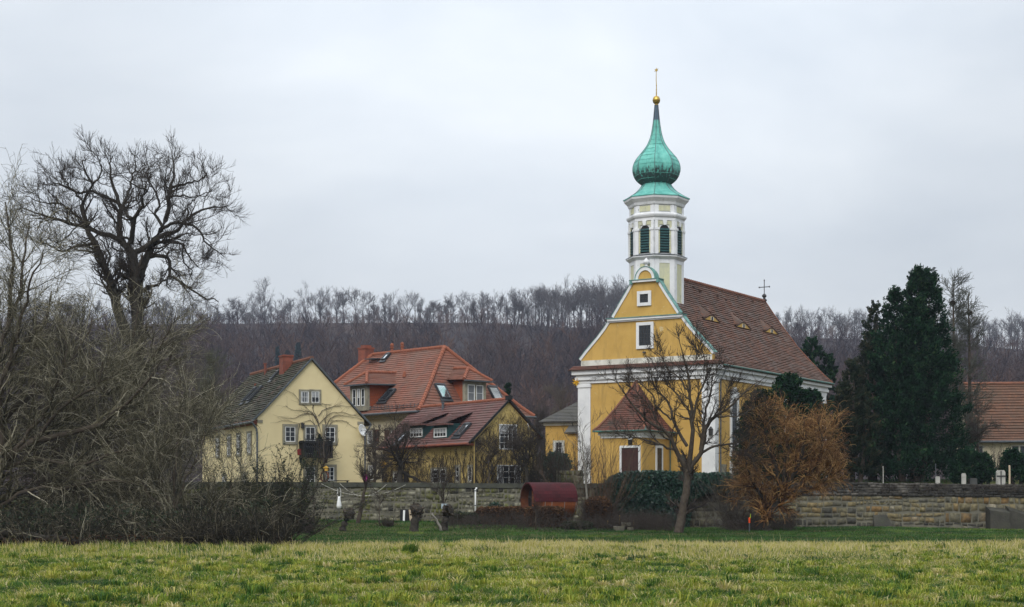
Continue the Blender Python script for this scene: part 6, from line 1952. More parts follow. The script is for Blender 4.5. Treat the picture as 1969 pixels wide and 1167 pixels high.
# low dead leaves and dark leaves inside the left thicket
def leaf_litter_mass(name, label, pxa, pxb, D0, D1, hmax, n, m, size, g):
    px = g.uniform(pxa, pxb, n); D = g.uniform(D0, D1, n); x = (px - CX) / F * D
    h = hmax * g.uniform(0, 1, n) ** 1.3 * (.3 + fbm(x * .5, D * .5, 5))
    C = np.stack([x, D, height(x, D) + h], 1)
    v, q = leaf_quads(C, size, g, .6)
    t = np.clip(.1 + .5 * fbm(x * .9, h * 2 + D, 6) + g.normal(0, .15, n), 0, 1)
    return tag(np_mesh(name, v, q, M[m], tone=np.repeat(t, 4)), label, 'undergrowth', kind='stuff')
leaf_litter_mass('bramble_leaves', 'dark bramble leaves low in the left thicket', -60, 520, 65, 84, 1.9, 26000, 'shrub_leaf', .065, g)
leaf_litter_mass('dead_leaves', 'brown dead leaves caught along the left meadow edge', -40, 545, 64, 70, .55, 7000, 'beech', .045, g)

# the dark fine leaved shrub beside the cream house, and its neighbours
def leafy_shrub(name, label, px, D, top, wpx, g, m, nst=70, twig='twig_dark', kl=16, size=.035, z=None, tone0=.35):
    b0 = at(px, 900, D); b0.z = (gz(b0.x, D) if z is None else z) - .05
    H = CAMZ + (YH - top) / F * D - b0.z; Wd = wpx / F * D
    root = empty(name, b0, 0, label, 'shrub')
    P0 = np.zeros((nst, 1, 3)) + np.stack([g.normal(0, .12 * Wd, nst), g.normal(0, .10 * Wd, nst), np.zeros(nst)], 1)[:, None]
    pp = [P0[:, 0]]; d = nrmz(np.stack([P0[:, 0, 0] / Wd * 3.2 + g.normal(0, .16, nst), P0[:, 0, 1] / Wd * 3 + g.normal(0, .2, nst), np.ones(nst)], 1))
    L = H * g.uniform(.6, 1.1, nst)
    for k in range(8):
        d = nrmz(d + g.normal(0, .10, d.shape) + np.array([0, 0, .06])); pp.append(pp[-1] + d * (L / 8)[:, None])
    P = np.stack(pp, 1); Rr = np.linspace(.022, .007, 9)[None].repeat(nst, 0)
    P2, R2 = spawn(g, P, Rr, 14, H * .22, .6, 5, .15, .12, .6, .15, 1, .006, .35)
    v, q = merge([tubes(P, Rr, 4), tubes(P2, R2, 3)])
    np_mesh('stems', v, q, M[twig], root)
    if m:
        N = len(P2); t = g.uniform(.1, 1, (N, kl)); i = np.floor(t * 3.99).astype(int); f = (t * 4 - i)[..., None]
        ar = np.arange(N)[:, None]
        C = P2[ar, i] * (1 - f) + P2[ar, np.minimum(i + 1, 4)] * f + g.normal(0, .03, (N, kl, 3))
        v, q = leaf_quads(C.reshape(-1, 3), size, g, .5)
        tn = np.clip(tone0 + g.normal(0, .2, N * kl) + .15 * np.repeat(g.normal(0, 1, N), kl), 0, 1)
        np_mesh('foliage', v, q, M[m], root, np.repeat(tn, 4))
    return root
leafy_shrub('evergreen_shrub', 'tall dark fine leaved shrub in front of the cream house corner', 532, 71, 872, 100, g, 'shrub_leaf', 90, kl=14)
leafy_shrub('evergreen_shrub', 'smaller dark fine leaved shrub leaning left beneath the grey willow', 470, 70, 930, 90, g, 'shrub_leaf', 50, kl=10)
leafy_shrub('bare_shrub', 'wicker like cluster of upright stems on the lawn between pollard stumps', 745, 96, 996, 34, g, None, 60)
leafy_shrub('bare_shrub', 'brownish bare shrub in front of the church left pilaster', 1158, 103.5, 832, 60, g, None, 45, 'twig_brown', z=None)
leafy_shrub('bare_shrub', 'dark bare shrub above the retaining wall beside the ochre outbuilding', 1090, 109, 845, 80, g, None, 70, z=2.6)
leafy_shrub('bare_shrub', 'bare shrub with dark stems at the right corner of the cottage', 1030, 107.6, 838, 60, g, 'shrub_leaf', 60, kl=3, z=2.2)
leafy_shrub('bare_shrub', 'bare dark shrub right behind the orange marker post', 1420, 99, 880, 60, g, None, 60, 'twig_grey')
leafy_shrub('bare_shrub', 'thin bare shrub before the pale farmhouse wall', 1915, 118, 850, 60, g, None, 40, z=3.3)

# small trees round the houses
auto_tree('leaning bare fruit tree with brushy upright crown before the garden wall', 688, 99, 862, 110, .16, g, nl=10, first=.55, ang=.7, up=.16, lean=.75, name='fruit_tree', stem=.52, ks=(7, 5, 4), tw=.0075, limb=.75)
auto_tree('stout pollarded tree with umbrella crown before the cottage', 770, 107.2, 826, 130, .30, g, nl=12, first=.62, ang=1.05, up=.02, name='pollarded_tree', bark='bark_black', stem=.62, ks=(8, 6, 5), z=2.0, wig=.22, limb=.9, tw=.008)
auto_tree('small bare tree trained before the garden wall below the cottage', 853, 101, 905, 110, .07, g, nl=9, first=.35, ang=.8, up=.1, name='fruit_tree', ks=(6, 4), tw=.007)
auto_tree('dark bare bush tree at the cottage gable between its two windows', 940, 106.8, 845, 80, .10, g, nl=10, first=.25, ang=.6, up=.1, name='fruit_tree', ks=(7, 5, 4), z=2.1)
auto_tree('gnarled dark bare tree at the right end of the cottage', 1012, 106.9, 822, 110, .17, g, nl=11, first=.3, ang=.8, up=.06, name='fruit_tree', bark='bark_black', ks=(8, 6, 5), z=2.3, wig=.22)
auto_tree('pale slender trunked tree rising right of the barrel sauna', 1131, 101.5, 790, 70, .085, g, nl=9, first=.45, ang=.55, up=.12, bark='trunk_pale' if 'trunk_pale' in M else 'bark_brown', ks=(5, 4), tw=.007, lean=-.35)
auto_tree('bare tree between cream house and villa, twigs in front of the pale wall', 722, 108.5, 812, 80, .12, g, nl=9, first=.3, ang=.6, up=.12, name='fruit_tree', ks=(7, 5, 4), z=2.0)
auto_tree('greenish bare tree behind the left end of the cream house', 412, 128, 668, 130, .2, g, nl=12, first=.3, ang=.65, up=.1, twig='twig_green' if 'twig_green' in M else 'twig_grey', ks=(8, 6, 5), z=2.5)
auto_tree('tall thin bare tree behind the ash, left of the cream house roof', 345, 122, 640, 150, .2, g, nl=12, first=.3, ang=.6, up=.1, twig='twig_grey', ks=(8, 6, 5), z=2.4)
auto_tree('bare tree behind the outbuilding, left of the church wall', 1078, 150, 735, 100, .2, g, nl=12, first=.3, ang=.6, up=.1, twig='twig_grey', ks=(8, 6, 5), z=3.4)
auto_tree('darker bare tree behind the right eave of the villa', 1030, 160, 752, 90, .2, g, nl=12, first=.3, ang=.6, up=.1, ks=(8, 6, 4), z=3.4)
auto_tree('bare tree hanging over the farmhouse roof right of the huge thuja', 1880, 121, 760, 90, .14, g, nl=10, first=.4, ang=.8, up=.0, ks=(8, 6, 4), z=3.5)
auto_tree('thin sapling on the lawn left of the hanging white bag', 604, 100, 935, 40, .04, g, nl=8, first=.3, ang=.5, up=.12, name='sapling', ks=(5, 3), tw=.006)
auto_tree('thin sapling on the lawn right of the leaning fruit tree', 730, 97, 930, 30, .035, g, nl=8, first=.3, ang=.4, up=.12, name='sapling', ks=(5, 3), tw=.006)
auto_tree('small forked sapling in front of the second beech hedge', 1030, 93.5, 965, 60, .05, g, nl=8, first=.35, ang=.55, up=.12, name='sapling', ks=(5, 4), tw=.006)
auto_tree('thin bare tree before the cream balcony, its boughs on the gable', 623, 108.2, 800, 110, .10, g, nl=9, first=.45, ang=.7, up=.06, ks=(5, 3), z=2.0, tw=.007)
M['twig_larch'] = mat('greenish grey larch twigs', (0.060, 0.066, 0.052), (0.095, 0.100, 0.080), 1)
def larch(label, px, D, top, g, wpx):
    b0 = at(px, 900, D); b0.z = gz(b0.x, D) - .1; H = CAMZ + (YH - top) / F * D - b0.z
    tr = resample([b0, b0 + V((.1, 0, H * .5)), b0 + V((0, 0, H))], 16)[None]; rr = np.linspace(.24, .03, 16)[None]
    P1, R1 = spawn(g, tr, rr, 85, wpx / F * D * .75, 1.25, 7, .13, .05, .35, .12, .97, .014, .4, .75)
    return tree_obj('larch_tree', label, 'tree', b0, [(tr, rr)], [dict(k=85, L=wpx / F * D * .8, ang=1.25, n=7, wig=.16, up=.10, rr=.33, tmin=.12, tmax=.98, rmin=.028, fall=.45, sides=3), dict(k=10, L=.95, ang=.8, n=4, wig=.2, up=.08, rr=.6, tmin=.15, rmin=.018, fall=.3), dict(k=3, L=.35, ang=.7, n=3, wig=.18, up=.1, rr=.7, tmin=.15, rmin=.013, fall=.3)], M['bark_brown'], M['twig_larch'], g)
larch('taller bare larch with a nest, just right of the huge thuja top', 1832, 122, 532, g, 70)
larch('shorter bare larch with a nest, right of the taller larch', 1862, 124, 566, g, 66)
for px, py, D, lab in ((1832, 583, 122, 'small dark bird nest in the taller larch'), (1864, 601, 124, 'round dark bird nest in the shorter larch')):
    p = at(px, py, D); N = 320; u = nrmz(g.normal(0, 1, (N, 3))); s_ = .18
    a = u * s_ * np.array([1, 1, .75]) * g.uniform(.6, 1.05, (N, 1)); tt = nrmz(np.cross(u, g.normal(0, 1, (N, 3)))) * .16
    v, q = tubes(np.stack([a - tt, a, a + tt], 1), np.full((N, 3), .010), 3)
    o = np_mesh('bird_nest', v, q, M['twig_dark']); o.location = p; tag(o, lab, 'nest')

# climbers on the walls
def climber(label, Wm, Tw, roots, n, zmax, g, spread=.3, yoff=-.05, seed_len=.22, limits=None, name='climbing_vine', rad=.012, kids=6, reg=None):
    o = empty(name, Wm @ (Tw @ V((roots[0], yoff, 0))), 0, label, 'vine')
    P0 = np.stack([g.choice(roots, n) + g.normal(0, .15, n), np.full(n, yoff), np.full(n, -.3)], 1)
    d = nrmz(np.stack([g.normal(0, .5, n), np.zeros(n), np.ones(n)], 1)); pp = [P0]
    for k in range(14):
        d = nrmz(d + np.stack([g.normal(0, spread, n), np.zeros(n), np.full(n, .12)], 1))
        p = pp[-1] + d * seed_len * g.uniform(.8, 1.2, n)[:, None]; p[:, 1] = yoff - g.uniform(0, .05, n)
        if limits is not None: p = limits(p)
        pp.append(p)
    P = np.stack(pp, 1); Rr = np.linspace(rad * 1.6, rad * .7, 15)[None].repeat(n, 0)
    P2, R2 = spawn(g, P, Rr, kids, .8, .9, 6, .3, .0, .6, .2, 1, rad * .6, .2)
    P2[..., 1] = yoff - np.abs(P2[..., 1] - yoff) * .12
    P3, R3 = spawn(g, P2, R2, 3, .35, .8, 4, .3, .0, .7, .2, 1, rad * .5, .2); P3[..., 1] = yoff - np.abs(P3[..., 1] - yoff) * .2
    if limits is not None: P2, P3 = limits(P2), limits(P3)
    v, q = merge([tubes(P, Rr, 4), tubes(P2, R2, 3), tubes(P3, R3, 3)])
    Mx = np.array(Wm @ Tw); v = v @ Mx[:3, :3].T + Mx[:3, 3] - np.array(o.location)
    np_mesh('stems', v, q, M['twig_dark'], o)
    return o
def lim_g(p):
    p = p.copy(); zt = np.where(p[..., 0] < GA, e3 + (p[..., 0]) * s3, a3 - (p[..., 0] - GA) * s3r) - .15
    p[..., 0] = np.clip(p[..., 0], .03, GW - .03); p[..., 2] = np.minimum(p[..., 2], zt); return p
climber('dense bare vine covering the gable of the cottage', W3, T3g, [.3, 1.2, 2.4, 3.4, 4.6], 85, a3, g, .35, limits=lim_g, seed_len=.46, rad=.013)
def lim_l(p):
    p = p.copy(); p[..., 0] = np.clip(p[..., 0], -CLn, -.03); p[..., 2] = np.minimum(p[..., 2], e3 - .3); return p
climber('dense bare vine covering the long wall of the cottage', W3, T3l, [-.5, -2, -3.5, -5, -7, -9, -11], 140, e3, g, .4, limits=lim_l, seed_len=.27, rad=.012)
# climber on the cream gable, branches measured on the wall
bl = [[(893, 1130), (900, 980), (935, 850), (905, 690), (830, 580), (770, 520), (735, 470), (680, 430), (650, 425)], [(905, 700), (860, 600), (780, 585), (700, 575), (655, 540)], [(905, 690), (880, 620), (800, 600), (720, 640), (600, 625)],
      [(935, 850), (850, 660), (760, 680), (660, 650), (590, 670)], [(935, 830), (960, 640), (960, 530)], [(940, 780), (990, 640), (1100, 620), (1230, 650)], [(940, 800), (1000, 670), (1090, 660), (1190, 720)],
      [(900, 620), (950, 570), (1060, 545), (1150, 550)], [(900, 690), (1000, 600), (1100, 600), (1200, 625)], [(890, 640), (860, 560), (900, 530), (1000, 540)], [(760, 680), (750, 760), (740, 860)], [(940, 760), (1010, 870), (1050, 930)]]
PP = []
for b_ in bl:
    PP.append(resample([V((uz(TW1, *zp(x, y))[0], -.07, uz(TW1, *zp(x, y))[1])) for x, y in b_], 12, g, .02))
P = np.array(PP); P[..., 1] = -.06; Rr = np.linspace(.026, .009, 12)[None].repeat(len(P), 0)
P2, R2 = spawn(g, P, Rr, 10, .9, .6, 7, .16, .0, .5, .2, 1, .0065, .3); P2[..., 1] = -.05 - np.abs(P2[..., 1] + .06) * .15
v, q = merge([tubes(P, Rr, 5), tubes(P2, R2, 3)]); Mx = np.array(TW1)
o = empty('climbing_vine', TW1 @ V((5, -.05, 0)), 0, 'sparse bare climber fanning over the cream gable', 'vine')
np_mesh('stems', v @ Mx[:3, :3].T + Mx[:3, 3] - np.array(o.location), q, M['twig_grey'], o)

# ================================================================== garden things
def gp(px, D): x = (px - CX) / F * D; return V((x, D, gz(x, D)))
# barrel sauna
D = 100.5
c0 = at(1056, 959, D)
bs = empty('barrel_sauna', (c0.x, D, gz(c0.x, D)), R(22), 'orange wooden barrel sauna with maroon shingled roof beside the garden wall', 'sauna')
rB, hz_, Lb = 1.08, at(1056, 963, D).z - gz(c0.x, D), 2.75
TB = Matrix(((0, 0, 1, 0), (1, 0, 0, 0), (0, 1, 0, hz_), (0, 0, 0, 1)))      # lathe axis -> x
M['shaded_stave'] = mat('cedar coloured for shade', (0.12, 0.038, 0.014), (0.07, 0.024, 0.011), 3)  # stave cedar with the shade at the sauna's left end put into its colour
M['stave'] = mat('orange cedar staves', (0.255, 0.075, 0.022), (0.18, 0.052, 0.018), 2.5, stains=[((0.09, 0.03, 0.015), 2, .6, .8, (.3, 3, 3))], rough=.55)
mb = MB(TB)
ns = 44
for k in range(ns):
    a0, a1 = 2 * math.pi * k / ns, 2 * math.pi * (k + .93) / ns
    mb.poly([(rB * math.cos(a0), rB * math.sin(a0), -Lb / 2 + .5), (rB * math.cos(a1), rB * math.sin(a1), -Lb / 2 + .5), (rB * math.cos(a1), rB * math.sin(a1), Lb / 2), (rB * math.cos(a0), rB * math.sin(a0), Lb / 2)])
mb.lathe([(rB - .03, -Lb / 2 + .5), (rB - .03, Lb / 2)], 44)
mb.build('barrel_body', M['stave'], bs)
mb = MB(TB)                                       # porch hood at the left end
mb.lathe([(rB, -Lb / 2 - .05), (rB, -Lb / 2 + .5), (rB - .05, -Lb / 2 + .5), (rB - .05, -Lb / 2 - .05), (rB, -Lb / 2 - .05)], 44, cap=False)
mb.build('porch_hood', M['shaded_stave'], bs)
mb = MB(TB); mb.lathe([(rB - .05, -Lb / 2 + .44), (rB - .05, -Lb / 2 + .5)], 36); ew = mb.build('end_panel', M['dark_wood'], bs)
mb = MB(); mb.box(-Lb / 2 + .39, -Lb / 2 + .438, -.36, .36, hz_ - .85, hz_ + .62); mb.build('door', M['stave'], ew)
M['shingle'] = tilemat('maroon bitumen shingles', (0.075, 0.012, 0.016), (0.030, 0.007, 0.009), (0.045, 0.011, 0.013), nscale=.8, rough=.95)
mb = MB()
na = 16; A0_, A1_ = R(-2), R(182)
for k in range(na):
    for rad_, mi in ((rB + .035, 0),):
        a0, a1 = A0_ + (A1_ - A0_) * k / na, A0_ + (A1_ - A0_) * (k + 1) / na
        p = [(x, rad_ * math.cos(a), hz_ + rad_ * math.sin(a)) for a, x in ((a0, -Lb / 2 - .07), (a0, Lb / 2 + .02), (a1, Lb / 2 + .02), (a1, -Lb / 2 - .07))]
        mb.poly(p, 0, [(0, k), (Lb / .3, k), (Lb / .3, k + 1), (0, k + 1)])
for a in (A0_, A1_):
    mb.box(-Lb / 2 - .07, Lb / 2 + .02, rB * math.cos(a) * 1.0 - .03, rB * math.cos(a) + .03, hz_ - .06, hz_ - .03)
for x in (-Lb / 2 - .072, Lb / 2 + .022):
    for k in range(na):
        a0, a1 = A0_ + (A1_ - A0_) * k / na, A0_ + (A1_ - A0_) * (k + 1) / na
        mb.poly([(x, (rB + .036) * math.cos(a0), hz_ + (rB + .036) * math.sin(a0)), (x, (rB + .036) * math.cos(a1), hz_ + (rB + .036) * math.sin(a1)), (x, (rB - .05) * math.cos(a1), hz_ + (rB - .05) * math.sin(a1)), (x, (rB - .05) * math.cos(a0), hz_ + (rB - .05) * math.sin(a0))], 0, [(0, .5)] * 4)
mb.build('shingle_roof', M['shingle'], bs)
M['band'] = mat('galvanised band', (.30, .30, .29), rough=.4, metal=.6)
for x in (-.72, -.28, .55, 1.3):
    mb = MB(TB); mb.lathe([(rB + .012, x - .022), (rB + .02, x), (rB + .012, x + .022)], 40, cap=False); mb.build('hoop', M['band'], bs)
for x in (-.8, .9):
    mb = MB(); mb.ext([(-.85, 0), (.85, 0), (.85, .55), (.45, hz_ - rB + .12), (-.45, hz_ - rB + .12), (-.85, .55)], -.06, .06)
    co = mb.build('cradle', M['dark_wood'], bs); co.rotation_euler = (0, 0, R(90)); co.location = (x, 0, -.05)
# white downpipe-like post, with elbow
p = gp(914, 104.6)
o = empty('white_pipe', p, 0, 'slim white post standing against the garden wall', 'pipe')
t = at(914, 939, 104.6).z - p.z
mb = MB(); mb.tube([(0, 0, 0), (0, 0, t - .06), (.03, 0, t), (.12, 0, t + .01)], .052, 10); mb.build('pipe', M['white_wood'], o, True)
mb = MB()
for z in (t * .5, t * .93): mb.lathe([(.052, z - .03), (.066, z - .02), (.066, z + .02), (.052, z + .03)], 12)
mb.build('pipe_clamp', M['zinc'], o)
# white bag on a pole
p = gp(652, 101.5)
o = empty('fruit_picker', p, 0, 'white cloth bag hanging on a thin pole before the garden wall', 'picking pole')
zt = at(652, 938, 101.5).z - p.z; zb_ = at(652, 978, 101.5).z - p.z
mb = MB(); mb.tube([(0, 0, 0), (0, .02, zt - .1)], .017, 6); mb.build('pole', M['zinc'], o)
mb = MB(); mb.tube([(.10, 0, zt - .55), (.105, 0, zt - .15), (.06, 0, zt - .02), (0, 0, zt), (-.06, 0, zt - .02), (-.10, 0, zt - .15), (-.09, 0, zt - .5)], .012, 5, cap=False); mb.build('bag_hoop', M['white_wood'], o)
mb = MB(); mb.lathe([(.02, zb_), (.13, zb_ + .02), (.155, zb_ + .18), (.12, zb_ + .40), (.085, zb_ + .62), (.07, zb_ + .75)], 12); mb.build('bag', M['white_wood'], o, True)
# white ropes slung from coping to tree
def rope(label, a, b_, sag):
    pts_ = []
    for k in range(15):
        t_ = k / 14; q = a.lerp(b_, t_); q.z -= sag * 4 * t_ * (1 - t_); pts_.append(q - a)
    mb = MB(); mb.tube(pts_, .010, 5); o = mb.build('rope', M['pale_stone'] if 'pale_stone' in M else M['dirty_white']); o.location = a
    tag(o, label, 'rope')
rope('white rope slung from the coping to behind the leaning fruit tree, nearer the house', at(653, 929, 105.3), at(743, 931, 105.3), .78)
rope('longer white rope slung along the garden wall with its end right of the fruit tree', at(618, 930, 105.2), at(780, 932, 105.2), .72)
# pollard stumps
def stump(label, px, D, tilt, h, r, g):
    p = gp(px, D)
    o = empty('pollard_stump', p, 0, label, 'tree stump')
    pl = resample([(0, 0, -.15), (tilt * .35, 0, h * .35), (tilt * .75, .03, h * .7), (tilt, 0, h * .92)], 10, g, .02)
    mb = MB(); mb.tube([V(q) for q in pl], [r * 1.35, r * 1.15, r, r * .95, r * 1.02, r * .95, r * 1.1, r * 1.4, r * 1.5, r * .9], 11); mb.build('trunk', M['bark_black'], o, True)
    N = 70; c_ = pl[-3]
    u = nrmz(g.normal(0, 1, (N, 3)) * np.array([1, 1, 1.25]))
    a = c_ + u * r * .75; P = np.stack([a, a + u * r * .45 + g.normal(0, .03, (N, 3)), a + u * r * .8 + g.normal(0, .05, (N, 3)) + np.array([0, 0, .05])], 1)
    v, q = tubes(P, np.array([.10, .085, .06])[None].repeat(N, 0) * g.uniform(.6, 1.2, (N, 1)), 6)
    np_mesh('knuckles', v, q, M['bark_brown'], o, smooth=False)
    return o
stump('dark pollard stump leaning right, alone on the lawn', 656, 92, .55, 1.30, .19, g)
stump('thick upright pollard stump before the open cellar hatch', 795, 91, .22, 1.62, .24, g)
st3 = stump('pollard stump with pale bare limb at its side, among the shrubs', 852, 92, .35, 1.55, .20, g)
mb = MB(); mb.tube([V(q) for q in resample([(-.05, -.1, -.05), (-.22, -.12, .35), (-.42, -.12, .72), (-.62, -.1, .98)], 9, g, .015)], list(np.linspace(.085, .05, 9)), 8); mb.build('bare_limb', M['trunk_pale'], st3, True)
# cellar hatch with a leaning cream board
p = gp(790, 104.9); zt = at(790, 980, 104.9).z
o = empty('leaning_board', at(795, 1000, 104.6) * 1, 0, 'cream board leaning at the dark low opening in the garden wall', 'board')
o.location.z = gz(o.location.x, 104.6)
hb = zt - o.location.z
M['board'] = mat('cream board', (.50, .41, .29), (.42, .34, .24), 3)
mb = MB(); mb.ext([(-.22, 0), (.20, -.02), (.30, hb), (-.30, hb)], -.03, .03); mb.build('panel', M['board'], o)
mb = MB(); mb.box(-.86, .36, .35, .92, -.1, hb + .02); op = mb.build('dark_opening', M['black'], o)
mb = MB(); mb.bar((-.62, .2, 0), (-.60, .3, hb * .95), .12, .06); mb.build('pale_post', M['white_wood'], o)
o = empty('sign_board', at(855, 973, 99.5), 0, 'small pale blue board on a post among the shrubs', 'board')
M['pale_blue'] = mat('pale blue paint', (.33, .40, .45), (.26, .32, .36), 4)
mb = MB(); mb.box(-.20, .20, -.015, .015, -.14, .14); mb.build('panel', M['pale_blue'], o)
mb = MB(); mb.box(-.03, .03, .02, .07, gz(o.location.x, 99.5) - o.location.z, .1); mb.build('post', M['dark_wood'], o)
# loose stone blocks
M['loose_stone'] = mat('damp loose sandstone', (0.115, 0.105, 0.078), (0.065, 0.062, 0.048), 3)
for k, (px, py, w_, h_) in enumerate(((1190, 1030, .62, .30), (1212, 1033, .36, .26), (1203, 1022, .5, .22))):
    p = gp(px, 95.2 + .3 * k); mb = MB(); mb.box(-w_ / 2, w_ / 2, -.22, .22, 0, h_)
    mb.v = [V((q.x + random.Random(k * 9 + i).uniform(-.04, .04), q.y, q.z + random.Random(k * 7 + i).uniform(-.03, .03))) for i, q in enumerate(mb.v)]
    o = mb.build('stone_block', M['loose_stone']); o.location = p + V((0, 0, -.03 + (.28 if k == 2 else 0)))
    tag(o, ['larger loose sandstone block at the meadow edge, lowest left of three', 'smaller loose sandstone block, right one of three at the meadow edge', 'flat sandstone block resting on top of two others at the meadow edge'][k], 'stone')
# yellow garden stakes
M['stake'] = mat('yellowish wooden stake', (.30, .21, .07), (.24, .16, .06), 4)
for k, (px, py, t_) in enumerate(((1168, 1008, 'leftmost'), (1191, 998, 'tallest middle'), (1218, 1006, 'rightmost'))):
    p = gp(px, 97.5); z = at(px, py - 6, 97.5).z - p.z
    mb = MB(); mb.tube([(0, 0, -.1), (.02, 0, z)], .028, 6); mb.tube([(.02, 0, z), (.02, 0, z + .05)], [.028, .008], 6); o = mb.build('garden_stake', M['stake']); o.location = p
    tag(o, t_ + ' yellowish stake of three before the ivied wall', 'stake')
# orange tipped marker post
p = gp(1441, 95)
o = empty('marker_post', p, 0, 'grey marker post with bright orange band beneath the orange willow', 'post')
z = at(1441, 996, 95).z - p.z
mb = MB(); mb.tube([(0, 0, -.1), (0, 0, z)], .035, 8); mb.build('post', M['zinc'], o)
mb = MB(); mb.lathe([(.045, z - .28), (.052, z - .27), (.052, z), (.03, z + .03)], 10); mb.build('orange_band', mat('signal orange', (.80, .085, .015), rough=.5), o)
mb = MB(); mb.tube([(.05, 0, z), (.07, 0, z + .25)], [.03, .012], 6); mb.build('green_tag', mat('lime tape', (.30, .42, .03), rough=.5), o)
# stone cross by the ivy
p = at(1314, 905, 107.5); p.z = 3.0
o = empty('stone_cross', p, R(-12), 'weathered stone cross standing just behind the bare tree before the church', 'cross')
zt = at(1314, 874, 107.5).z - p.z
mb = MB(); mb.box(-.12, .12, -.08, .08, 0, zt); mb.box(-.38, -.121, -.07, .07, zt - .48, zt - .24); mb.box(.121, .38, -.07, .07, zt - .48, zt - .24); mb.build('cross', M['butt'], o)
mb = MB(); mb.box(-.3, .3, -.2, .2, -.3, .25); mb.build('plinth', M['sandstone'], o)
# retaining wall piece behind the sauna
g2 = rng(52)
rw_, _ = stone_wall('retaining_wall', 'low mossy stone retaining wall above the barrel sauna', at(1070, 930, 108.5).x, at(1122, 930, 108.5).x, 108.5, lambda x: 2.4, lambda x: at(1090, 904, 108.5).z, g2, M['stones_mossy'], lambda x, h: g2.uniform(.1, .8), 6, .2, .5)
# graveyard
def grave(label, px, py0, py1, wpx, D, m, cross=False, round_=False, rz=0):
    a, b_ = at(px, py1, D), at(px, py0, D); w_ = wpx / F * D / 2
    zg = gz(a.x, D); o = empty('gravestone', (a.x, D, zg), R(rz), label, 'gravestone'); H = b_.z - zg
    mb = MB()
    pl = [(-w_, 0), (w_, 0), (w_, H * .9), (w_ * .7, H), (-w_ * .7, H), (-w_, H * .9)]
    mb.ext(pl, -.09, .09); mb.build('slab', M[m], o)
    mb = MB(); mb.box(-w_ - .1, w_ + .1, -.18, .18, -.1, .16); mb.build('plinth', M['sandstone'], o)
    if cross:
        mb = MB(); mb.box(-.035, .035, -.12, -.091, H * .15, H * .95); mb.box(-w_ * .98, w_ * .98, -.121, -.092, H * .66, H * .73); mb.build('cross', M['iron'], o)
M['pale_stone'] = mat('pale grave stone', (.40, .39, .36), (.30, .30, .27), 3, stains=[((.16, .16, .14), 3, .55, .7, None)])
M['grey_stone'] = mat('grey grave stone', (.06, .062, .06), (.04, .042, .04), 3)
grave('large pale gravestone with a dark cross near the farmhouse', 1924, 904, 930, 17, 109, 'pale_stone', True)
grave('small white gravestone below the huge thuja', 1803, 916, 930, 8, 108.5, 'pale_stone')
grave('narrow pale gravestone between thuja trunk and evergreen bush', 1853, 910, 928, 8, 109.5, 'pale_stone')
grave('low grey gravestone right of the narrow pale one', 1872, 919, 930, 13, 109, 'grey_stone')
for px, top, D, lab, m_ in ((1941, 896, 109, 'pale wooden post right of the gravestone with a cross', 'board'), (1799, 893, 109.3, 'thin grey pole beside the small white gravestone', 'zinc'), (1698, 898, 108.3, 'thin pale pole under the left skirts of the thuja', 'pale_stone')):
    p = gp(px, D); z = at(px, top, D).z - p.z
    mb = MB(); mb.tube([(0, 0, -.1), (.01, 0, z * .6), (.0, 0, z)], .06 if m_ == 'board' else .028, 7); mb.lathe([(.075 if m_ == 'board' else .04, z - .02), (.05, z + .03), (.01, z + .05)], 8); o = mb.build('post', M[m_]); o.location = p; tag(o, lab, 'post')
# bits at the houses
o = folded_star(at(737.5, 893, 110), .36, 'yellow many pointed star lantern before the pale villa wall')
p = at(627, 903, 107)
o = empty('bird_feeder', p, 0, 'yellow bird feeder house before the cream house window', 'bird feeder')
M['yellow_wood'] = mat('yellow painted wood', (.55, .33, .05), rough=.6)
mb = MB(); mb.box(-.13, .13, -.10, .10, -.08, .10); mb.build('box', M['yellow_wood'], o)
mb = MB(); mb.ext([(-.2, .10), (.2, .10), (0, .26)], -.16, .16); mb.build('roof', M['yellow_wood'], o)
mb = MB(); mb.tube([(0, 0, -.09), (0, 0, -1.8)], .025, 6); mb.build('post', M['dark_wood'], o)
p = at(624, 916, 108.5)
mb = MB(); mb.tube([(.25 * math.cos(2 * math.pi * k / 20), 0, .32 * math.sin(2 * math.pi * k / 20)) for k in range(21)], .06, 7, cap=False); o = mb.build('wreath', M['beech_ring'] if 'beech_ring' in M else M['ridge_brown']); o.location = p; tag(o, 'copper brown ring wreath hanging below the yellow bird feeder', 'wreath')
p = at(703, 920, 105.5)
M['magenta'] = mat('magenta cloth', (.45, .03, .25), (.36, .02, .2), 5)
rr_ = random.Random(5)
mb = MB(); mb.lathe([(.05, -.22), (.14, -.18), (.155, .0), (.12, .15), (.05, .24)], 10); mb.v = [V((q.x + rr_.uniform(-.03, .03), q.y * .5, q.z + rr_.uniform(-.03, .03))) for q in mb.v]
o = mb.build('cloth_bundle', M['magenta'], None, True); o.location = p; tag(o, 'magenta cloth bundle on the garden wall coping', 'cloth')
q = TW1 @ V((x0 * 0 + uz(TW1, 575, 868)[0], -1.05, uz(TW1, 575, 868)[1]))
mb = MB(); mb.box(-.10, .10, -.05, .05, -.22, .14); mb.v = [V((v_.x + rr_.uniform(-.05, .05), v_.y + rr_.uniform(-.05, .05), v_.z + rr_.uniform(-.04, .04))) for v_ in mb.v]
o = mb.build('blanket', mat('dark red cloth', (.20, .018, .018), (.14, .012, .014), 5)); o.location = at(575, 868, q.y - .25); tag(o, 'dark red blanket hung over the left end of the balcony railing', 'blanket')
q = TW1 @ V((uz(TW1, 609, 858)[0], -.65, uz(TW1, 609, 858)[1]))
o = empty('potted_fir', q, 0, 'small green fir tree standing on the cream house balcony', 'potted tree')
